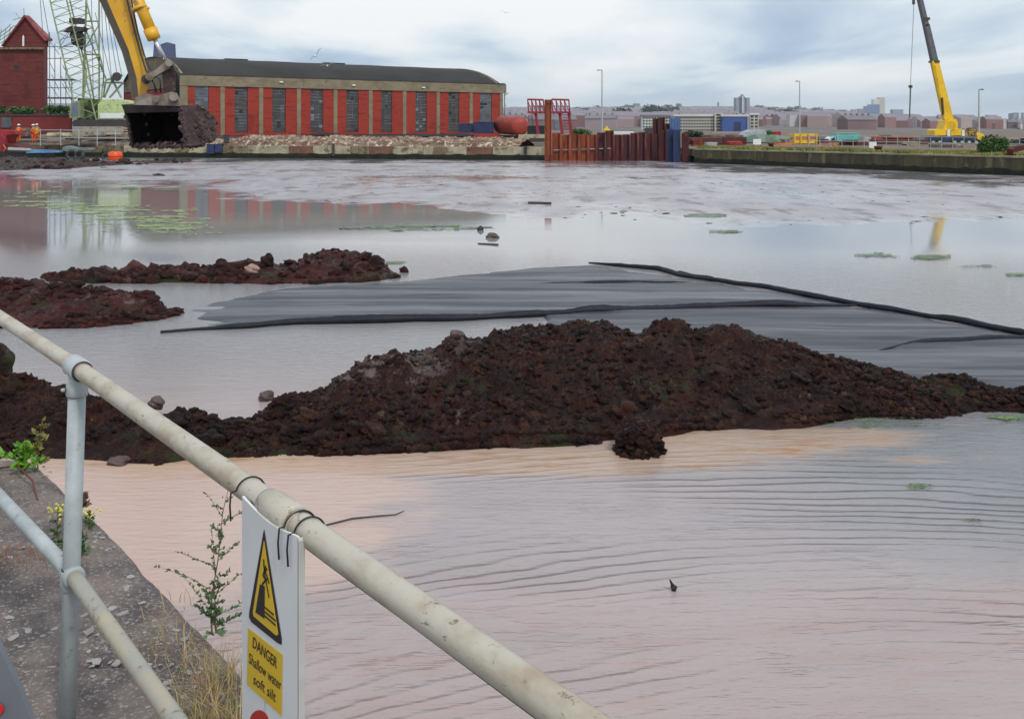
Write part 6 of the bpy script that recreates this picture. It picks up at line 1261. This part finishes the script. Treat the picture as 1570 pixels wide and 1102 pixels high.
q = MB(); q.px([(1272, 218), (1273, 213), (1277, 210), (1283, 210), (1283, 218)], 118.2, 2.2); q.build('cab', M['white'], lo); q = MB(); q.px([(1274, 214), (1277.5, 211), (1280, 211), (1280, 214)], 118.1, 0.1); q.build('window', M['glass'], lo); q = MB(); q.pb(1283, 216.7, 1319, 218.5, 118.4, 2.2); q.build('trailer_bed', M['darkmetal'], lo)
for x in (1277, 1306, 1312): c = P(x, 219.3, 118.0); q = MB(); q.tube([c, c + Vector((0, 0.4, 0))], 0.42, 12); q.build('wheel', M['black'], lo)
rk_ = thing('steel_rack', 'bright yellow stacked steel racks beside the lamp column', 'rack', tuple(P(1236, 219, 108)))
for i, (x0, y0, x1, y1, m) in enumerate(((1217, 205.5, 1254, 209, 'yellow2'), (1218, 211, 1252, 213.5, 'orangeb'), (1216, 215, 1256, 220, 'yellow2'))): q = MB(); q.pb(x0, y0, x1, y1, 108, 2); q.build('rack_tray', M[m], rk_)
for x in (1218.5, 1228, 1240, 1252): q = MB(); q.pt((x, 221), (x, 205), 107.9, 0.08); q.build('upright', M['yellow2'], rk_)
for i, (x0, x1, y, m, lb_) in enumerate(((1186, 1217, 219.5, 'orangeb', 'orange road barrier left of the yellow racks'), (1256, 1276, 219.5, 'orangeb', 'orange road barrier right of the yellow racks'), (1277, 1296, 220, 'orangeb', 'orange road barrier under the lorry cab'))):
    t = thing('barrier', lb_, 'barrier', tuple(P((x0 + x1) / 2, y + 4, 100))); q = MB(); q.pb(x0, y, x1, y + 2.4, 100, 0.15); q.build('top_board', M[m], t); q = MB(); q.pb(x0, y + 3, x1, y + 4.2, 100, 0.12); q.build('lower_board', M['orange'], t)
    for x in (x0 + 1, x1 - 1.5): q = MB(); q.pb(x, y - 0.5, x + 1, y + 5.5, 100.1, 0.2); q.build('leg', M['darkmetal'], t)
gh = thing('shelter', 'pale green curved shelter with a grey sheet roof right of the blue building', 'shelter', tuple(P(1180, 219, 110)))
q = MB(); q.px([(1143, 218), (1146, 210), (1157, 206), (1190, 207), (1217, 210), (1217, 218)], 112, 5); q.build('body', M['greentarp'], gh); q = MB(); q.px([(1145, 210), (1152, 203), (1160, 199.5), (1174, 199), (1176, 206), (1160, 208)], 114, 5); q.build('roof_sheet', mat('grey sheet', (0.38, 0.41, 0.42), (0.25, 0.28, 0.29), rough=0.6, scale=0.6), gh)
container('container', 'small dark red container behind the pale green shelter', 1184, 202, 1197, 209.5, 125, 2.5, M['red'], ribs=5)
bush('dark green shrub beside the small red container', 1168, 1186, 200, 210, 123, 31, n=500, size=0.2)
block('steel_stack', 'low dark red stack of steel at the left end of the right quay', 1056, 211, 1108, 222, 97, 2, 'brown', 'steel stack'); block('steel_stack', 'brown red stack of steel right of the first stack under the blue building', 1109, 210.5, 1145, 222, 99, 2, 'rust2', 'steel stack'); block('pipe_stack', 'bright red low pipe bundle in front of the brown stacks', 1118, 217, 1138, 223, 94, 1, 'red', 'pipes'); block('steel_stack', 'long rust brown plate stack farther back above the other stacks', 1060, 207, 1140, 210.5, 104, 2, 'rubblegrey', 'steel stack')
block('steel_stack', 'black and dark red stack right of the orange barriers', 1297, 217, 1332, 225, 98, 2, 'brown', 'steel stack'); block('tarpaulin', 'black tarpaulin covered load on the dark red stack', 1297, 214.5, 1318, 219, 97.5, 1.5, 'black', 'tarpaulin', 0.3)
block('steel_stack', 'orange brown heap of steel left of the mobile crane', 1366, 209, 1402, 214.5, 108, 3, 'rust1', 'steel stack', 0.3); block('site_cabin', 'long low dark red cabin row between the notice board and the crane', 1345, 214.5, 1424, 221, 104, 2, 'brown', 'cabin'); block('site_cabin', 'low grey pallets before the mobile crane', 1438, 221.5, 1478, 227, 88, 2, 'rubblegrey', 'pallets')
block('site_wall', 'long mauve grey wall behind the yellow racks', 1090, 203.5, 1140, 206.5, 140, 0.5, 'mauve', 'wall'); block('site_wall', 'long low grey wall behind the turquoise cargo box', 1255, 209, 1440, 213.5, 135, 0.5, 'slate', 'wall')
block('site_wall', 'long low grey wall right of the bush', 1545, 213, 1640, 219, 110, 0.5, 'mauve', 'wall')
bush('low green hedge beyond the right quay at the right edge', 1540, 1640, 211, 222, 100, 33, n=900, size=0.2, m='darkgreen')
bush('green scrub behind the left part of the sheet piles', 872, 905, 196, 212, 104, 35, n=900, size=0.15); bush('scrub behind the right end of the sheet piles', 1046, 1078, 200, 212, 100, 36, n=700, size=0.15, m='darkgreen')
# kit behind the sheet piles
for i, (x0, y0, x1, y1, m, lb_, cat) in enumerate(((850, 184, 857, 199, 'shutterblue', 'blue grey box standing behind the sheet piles by the ladder', 'box'), (894, 202, 906, 209, 'greysteel', 'grey drum behind the sheet piles left of the lamp column', 'drum'), (941, 202, 972, 210, 'pale', 'pale low hut behind the middle of the sheet piles', 'hut'), (992, 196, 1001, 205, 'darkmetal', 'dark drum behind the sheet piles left of the tall rusty pair', 'drum'))): block('site_box', lb_, x0, y0, x1, y1, 106 + i, 2, m, cat)

# ================================================================== the city
def hz(x, Y): return float(hill_z(np.array([x]), np.array([Y]))[0])
def building(name, label, x0, x1, ytop, Y, m, floors=0, cols=0, wm='glass', th=None, ybase=None, cat='building', parts=None, roof=None, sidewin=True):
    a = P(x0, ytop, Y); b = P(x1, ytop, Y); zb = (hz((x0 + x1) / 2, Y) if Y > 430 else QZ) - 2; th = th or (b.x - a.x) * 0.4
    t = thing(name, label, cat, ((a.x + b.x) / 2, Y + th / 2, zb)); MB().box(((a.x + b.x) / 2, Y + th / 2, (a.z + zb) / 2), (b.x - a.x, th, a.z - zb)).build('wall', m, t)
    if roof: MB().box(((a.x + b.x) / 2, Y + th / 2, a.z + 0.3), (b.x - a.x + 0.8, th + 0.8, 0.8)).build('roof', roof, t)
    if floors:
        vis = min(a.z - zb - 2, floors * 3.6); fh = vis / floors; cw = (b.x - a.x) / cols; proto = None
        for f in range(floors):
            for c in range(cols):
                loc = Vector((a.x + cw * (c + 0.5), Y, a.z - fh * (f + 0.55)))
                if proto is None: proto = MB().box(loc, (cw * 0.62, 0.5, fh * 0.5)).build('window', M[wm], t); pl = loc
                else: o = proto.copy(); COL.objects.link(o); o.parent = t; o.location = loc - pl
    return t
building('office_building', 'long four storey cream office block behind the sheet piles', 1034, 1096, 178, 430, M['cream'], 5, 15, roof=M['pale'])
building('office_building', 'pale set back wing at the left of the long cream office block', 985, 1033, 178.5, 450, M['pale'], 5, 11, roof=M['slate'])
building('office_building', 'cream stair tower at the right end of the office block', 1096, 1108, 173.5, 428, M['cream'], 6, 1)
bb = building('office_building', 'bright blue clad building with a dark central window', 1107, 1147, 178.5, 425, M['bluewall'], roof=M['pale'])
q = MB(); q.pb(1126, 187.5, 1136, 205, 424.6, 0.5); q.build('dark_window', mat('deep blue glass', (0.015, 0.03, 0.10), rough=0.2), bb)
q = MB(); q.pb(1145.5, 180, 1149, 205, 424.4, 0.6); q.build('corner_fin', M['tower'], bb)
building('office_building', 'cream block with a dark window strip right of the blue building', 1150, 1163, 176, 432, M['cream'], 5, 2, roof=M['pale'])
def towerblock(label, cols_, Y, stripes=None):
    t = None
    for i, (x0, x1, y0, m) in enumerate(cols_):
        a, b = P(x0, y0, Y), P(x1, y0, Y); zb = hz((x0 + x1) / 2, Y) - 4
        if t is None: t = thing('tower_block', label, 'tower block', ((a.x + b.x) / 2, Y, zb))
        MB().box(((a.x + b.x) / 2, Y + 8 + i * 0.4, (a.z + zb) / 2), (b.x - a.x, 16, a.z - zb)).build('slab', M[m], t)
    return t
t = towerblock('tall grey blue tower block with a peaked pale centre behind the office block', [(1128.5, 1133, 150, 'tower'), (1133, 1136, 150, 'towerdark'), (1136, 1142, 148, 'tower'), (1142, 1145, 150, 'towerdark'), (1145, 1150, 150, 'tower')], 1500)
MB().px([(1135.5, 150), (1139, 144.5), (1142.5, 150)], 1499, 12).build('peak', M['tower'], t); MB().pb(1138, 148, 1140, 176, 1498, 2).build('pale_fin', M['pale'], t)
towerblock('cluster of blue glass and grey towers on the skyline at right', [(1307, 1316, 168, 'tower'), (1317, 1327, 167, 'mauve'), (1327, 1333, 163, 'towerblue'), (1333, 1349, 160.5, 'towerblue')], 2600)
towerblock('tall pale tower behind the blue glass cluster, highest on the skyline', [(1339, 1348, 152.5, 'pale'), (1348, 1357, 149.5, 'cream')], 2750)
towerblock('plain grey square tower block left of the hoist rope', [(1369, 1385, 168, 'tower')], 2200)
towerblock('low grey block under the blue glass cluster', [(1349, 1360, 175, 'tower')], 2000)
t = towerblock('pale tower block with blue vertical stripes cut by the right frame edge', [(1554, 1559, 174, 'tower'), (1559, 1562, 173, 'towerblue'), (1562, 1566, 173, 'pale'), (1566, 1569, 173, 'towerblue'), (1569, 1580, 173, 'tower')], 1500)
g = random.Random(11)
def house_proto(name, wallm, roofm, w_, d_, h_, rh, chim, label, group):
    t = thing(name, label, 'house', (0, 0, -200), group); MB().box((0, 0, -200 + h_ / 2 - 1.5), (w_, d_, h_ + 3)).build('wall', wallm, t)
    q = MB(); z = -200 + h_; q.prism([Vector((-w_ / 2 - 0.4, -d_ / 2 - 0.5, z)), Vector((-w_ / 2 - 0.4, d_ / 2 + 0.5, z)), Vector((-w_ / 2 - 0.4, 0, z + rh))], (w_ + 0.8, 0, 0)); ro = q.build('roof', roofm, t)
    if chim:
        q = MB()
        for k in range(chim): q.box((-w_ / 2 + w_ * (k + 0.5) / chim, 0, z + rh), (1.4, 0.9, 2.2))
        q.build('chimney', M['redhouse'], ro)
    if False:
        nw = 1; q = MB(); n_ = max(3, int(w_ / 5))
        proto = None
        for k in range(min(n_, 7)):
            for fz in (0.28, 0.72):
                x = -w_ / 2 + w_ * (k + 0.5) / min(n_, 7)
                if proto is None: proto = MB().box((x, -d_ / 2, -200 + h_ * fz), (1.7, 0.3, 1.7)).build('window', M['glass'], t); x0_, z0_ = x, fz
                else: o = proto.copy(); COL.objects.link(o); o.parent = t; o.location = (x - x0_, 0, h_ * (fz - z0_))
    return t
K = [('terraced_house', 'redhouse', 'slate', 34, 9, 6.5, 3.2, 5, 'brown red brick terrace under a slate roof on the distant hillside', 'brick terraces on the hillside'),
     ('terraced_house', 'redhouse', 'roofred', 22, 9, 6.5, 3.4, 3, 'brown red brick row under a tiled roof on the distant hillside', 'tiled brick rows on the hillside'),
     ('terraced_house', 'mauve', 'slate', 28, 9, 7, 3, 4, 'mauve grey rendered row under a slate roof on the distant hillside', 'rendered rows on the hillside'),
     ('terraced_house', 'cream', 'roofred', 16, 9, 6.5, 3.2, 2, 'short cream row under a brown roof on the distant hillside', 'cream rows on the hillside'),
     ('warehouse', 'pale', 'pale', 60, 26, 6, 2.2, 0, 'long white roofed warehouse among the houses below the hill', 'white roofed warehouses'),
     ('warehouse', 'tower', 'slate', 44, 22, 7, 3, 0, 'grey metal warehouse among the houses below the hill', 'grey warehouses')]
protos = [house_proto(k[0], M[k[1]], M[k[2]], *k[3:]) for k in K]; used = [False] * 6
PL = []
def put(i, x, Y, rz):
    o = protos[i] if not used[i] else copy_tree(protos[i]); used[i] = True; PL.append((o, i, x, Y)); o.location = ((x - CX) / FP * Y, Y, hz(x, Y)); o.rotation_euler = (0, 0, rz); o.scale = (0.62, 0.8, 0.78) if i < 4 else (0.8, 0.8, 0.8)
for n_ in range(285):
    yy = 200 - 35 * (n_ + 0.5) / 285; x = g.uniform(772, 1590); YS = np.linspace(440, 3950, 300); YP = HY - (np.array([hz(x, q_) for q_ in YS]) - HC) * FP / YS; Y = float(np.interp(-yy, -YP, YS)) * g.uniform(0.97, 1.03); i = g.choices(range(6), (5, 3, 4, 1, 0.0 if Y > 2600 or Y < 1000 else 0.5, 0.0 if Y > 2600 or Y < 900 else 0.5))[0]
    if Y < 600 and 960 < x < 1200: continue
    if Y < 1250 and g.random() < 0.8: continue
    put(i, x, min(Y, 3960), g.uniform(-0.5, 0.5))
for (x, Y) in ((800, 900), (845, 1100), (890, 800), (1235, 1900), (1300, 1500), (1345, 2100), (1395, 1700), (1500, 1300), (960, 1240), (1270, 2400), (1150, 1900)): put(4, x, Y, g.uniform(-0.25, 0.25))
# red brick warehouse rows nearer, right half
for i, (x0, x1, yt_, Y, m, lb_) in enumerate(((1262, 1284, 199, 560, 'redhouse', 'dull red brick block beyond the turquoise cargo box, left one'), (1350, 1420, 196, 800, 'redhouse', 'long dull red brick warehouse left of the mobile crane boom'), (1296, 1318, 199, 640, 'mauve', 'mauve brick block above the turquoise cargo box'), (1530, 1600, 198, 700, 'redhouse', 'dull red wall of sheds right of the mobile crane'), (1200, 1216, 198, 700, 'mauve', 'mauve block left of the middle lamp column'))):
    building('brick_warehouse', lb_, x0, x1, yt_, Y, M[m], 2, max(3, int((x1 - x0) / 5)), roof=M['slate'], th=14, cat='warehouse')
def tiny_town():
    g = random.Random(99); mb = MB()
    for q in range(6500):
        Y = 620 + 3330 * g.random() ** 0.85; x = g.uniform(765, 1600)
        if 1125 < x < 1152 and Y < 1500 or Y < 1000 and g.random() < 0.35: continue
        w_ = g.uniform(6, 15) if g.random() < 0.93 else g.uniform(20, 45); d_ = g.uniform(7, 10); h_ = g.uniform(4.5, 8.5); z = hz(x, Y); X = (x - CX) / FP * Y; a = g.uniform(-0.7, 0.7)
        u_ = Vector((math.cos(a), math.sin(a), 0)); n_ = Vector((-u_.y, u_.x, 0)); c = Vector((X, Y, z - 1)); e = [c - u_ * w_ / 2 - n_ * d_ / 2, c - u_ * w_ / 2 + n_ * d_ / 2]; r_ = c - u_ * w_ / 2 + Vector((0, 0, h_ + g.uniform(1.5, 3)))
        mb.prism([e[0], e[1], e[1] + Vector((0, 0, h_)), r_, e[0] + Vector((0, 0, h_))], u_ * w_)
    m = bpy.data.materials.new('mixed far buildings'); m.use_nodes = True; N = NT(m.node_tree); gi = N.n('ShaderNodeNewGeometry')
    col = N.ramp(gi.outputs['Random Per Island'], [(0.0, (0.16, 0.09, 0.09)), (0.25, (0.26, 0.14, 0.13)), (0.42, (0.20, 0.20, 0.23)), (0.55, (0.34, 0.24, 0.23)), (0.70, (0.20, 0.19, 0.22)), (0.78, (0.42, 0.36, 0.34)), (0.88, (0.22, 0.13, 0.13)), (0.95, (0.6, 0.6, 0.62)), (1.0, (0.8, 0.8, 0.8))])
    up = N.n('ShaderNodeSeparateXYZ', {0: gi.outputs['True Normal']}).outputs[2]; col = N.mix(N.smooth(up, 0.3, 0.5), col, (0.21, 0.19, 0.22))
    N.n('ShaderNodeOutputMaterial', {0: N.n('ShaderNodeBsdfPrincipled', {'Base Color': col, 'Roughness': 0.85}).outputs[0]})
    mb.build('distant_town', m, label='mass of small hazy houses covering the far hillside', cat='town', kind='stuff')
tiny_town()
# skyline trees
def far_tree(x, Y, w_, h_, seed, label, group):
    zb = hz(x, Y); c = Vector(((x - CX) / FP * Y, Y, zb)); t = thing('tree', label, 'tree', tuple(c), group); g = random.Random(seed); bl = []
    for i in range(4): bl.append(((c.x + g.uniform(-0.3, 0.3) * w_, c.y + g.uniform(-2, 2), zb + h_ * g.uniform(0.45, 0.75)), (w_ * g.uniform(0.25, 0.4), w_ * 0.3, h_ * g.uniform(0.22, 0.32))))
    foliage('crown', M['darkgreen'], t, bl, 420, w_ * 0.055, seed); MB().tube([c - Vector((0, 0, 1)), c + Vector((0, 0, h_ * 0.6))], [w_ * 0.03, w_ * 0.015], 5).build('trunk', M['timber'], t)
RG2 = [(880, 'behind the crimson frames'), (960, 'right of the first lamp'), (1060, 'above the sheet piles'), (1160, 'by the peaked tower block'), (1230, 'left of the middle lamp'), (1310, 'left of the blue glass towers'), (1440, 'left of the mobile crane boom'), (9999, 'right of the mobile crane boom')]
for i in range(40):
    x = g.choice((g.uniform(780, 1600), g.uniform(885, 1050), g.uniform(1160, 1290))); Y = g.uniform(3000, 3950) if i < 30 else g.uniform(1000, 2600); s = g.uniform(0.8, 1.5); lb_ = ('dark tree crown ' + ('on the skyline ' if Y > 2900 else 'among the far roofs ') + next(b for a, b in (RG2) if x < a)); far_tree(x, Y, 22 * s, 13 * s, i + 5, lb_, 'trees: ' + lb_)
towerblock('small dark block breaking the skyline above the sheet piles', [(971, 981, 159, 'towerdark'), (981, 992, 163, 'mauve')], 3950); towerblock('thin chimney like block on the skyline left of the tower block', [(1101, 1102.5, 157, 'towerdark')], 3900); towerblock('low dark hall on the skyline', [(1060, 1085, 163, 'mauve')], 3950); towerblock('pair of dark humps on the right skyline', [(1267, 1280, 167.5, 'towerdark'), (1286, 1299, 168.5, 'towerdark')], 3950)
building('church', 'dark hall with a small spire on the skyline left of the tower block', 1090, 1120, 163, 3900, M['mauve'])
SHORT = ['slate roofed brick terrace', 'tile roofed brick row', 'slate roofed mauve row', 'short cream row', 'white roofed warehouse', 'grey metal warehouse']
RGN = [(880, 'behind the crimson frames'), (1000, 'above the sheet piles'), (1130, 'above the office block'), (1250, 'right of the peaked tower block'), (1380, 'near the blue glass towers'), (1480, 'behind the mobile crane boom'), (9999, 'near the right frame edge')]
for o, i, x, Y in PL:
    r_ = next(b for a, b in RGN if x < a); d_ = 'low on the hill' if Y < 1900 else 'halfway up the hill' if Y < 2900 else 'along the hilltop'
    o['label'] = SHORT[i] + ' ' + d_ + ' ' + r_; o['group'] = SHORT[i] + 's ' + d_ + ' ' + r_
# gulls
def gull(label, x, y, Y, span, roll_, seed):
    c = P(x, y, Y); t = thing('gull', label, 'gull', tuple(c)); u_ = Vector((math.cos(roll_), 0, math.sin(roll_))); f_ = Vector((0, 1, 0)); q = MB()
    q.tube([c + u_.cross(f_) * 0 + Vector((0.0, -0.22, 0)), c + Vector((0, -0.1, 0)), c + Vector((0, 0.08, 0)), c + Vector((0, 0.2, 0.01)), c + Vector((0, 0.27, 0.01))], [0.015, 0.06, 0.065, 0.035, 0.01], 8); q.build('body', M['white'], t, True)
    for s_ in (-1, 1):
        a, b, e = c + u_ * (0.05 * s_), c + u_ * (span * 0.45 * s_) + Vector((0, 0.05, 0.14)), c + u_ * (span * s_) + Vector((0, -0.08, 0.05)); q = MB()
        q.prism([a + f_ * 0.08, b + f_ * 0.07, e, b - f_ * 0.09, a - f_ * 0.08], (0, 0, 0.012)); q.build('wing', M['galv'], t)
gull('grey gull with raised wings flying above the left half of the shed roof', 484, 86, 55, 0.55, R(48), 1); gull('dark gull gliding just above the shed roof, right of the other gull', 502, 101, 75, 0.6, R(8), 2); gull('far gull high in the sky over the middle of the picture', 775, 20, 110, 0.6, R(-10), 3)
# ================================================================== haze
hm = bpy.data.materials.new('pale haze'); hm.use_nodes = True; N = NT(hm.node_tree)
pv_ = N.n('ShaderNodeVolumePrincipled', {'Color': (0.84, 0.91, 1.0, 1), 'Density': 0.00012, 'Anisotropy': 0.2})
out_ = N.n('ShaderNodeOutputMaterial'); hm.node_tree.links.new(pv_.outputs[0], out_.inputs['Volume'])
hb = MB().box((0, 2900, 74), (14000, 6200, 152)).build('haze', hm, kind='stuff')
tag(hb, 'pale even haze over the whole view', 'haze')
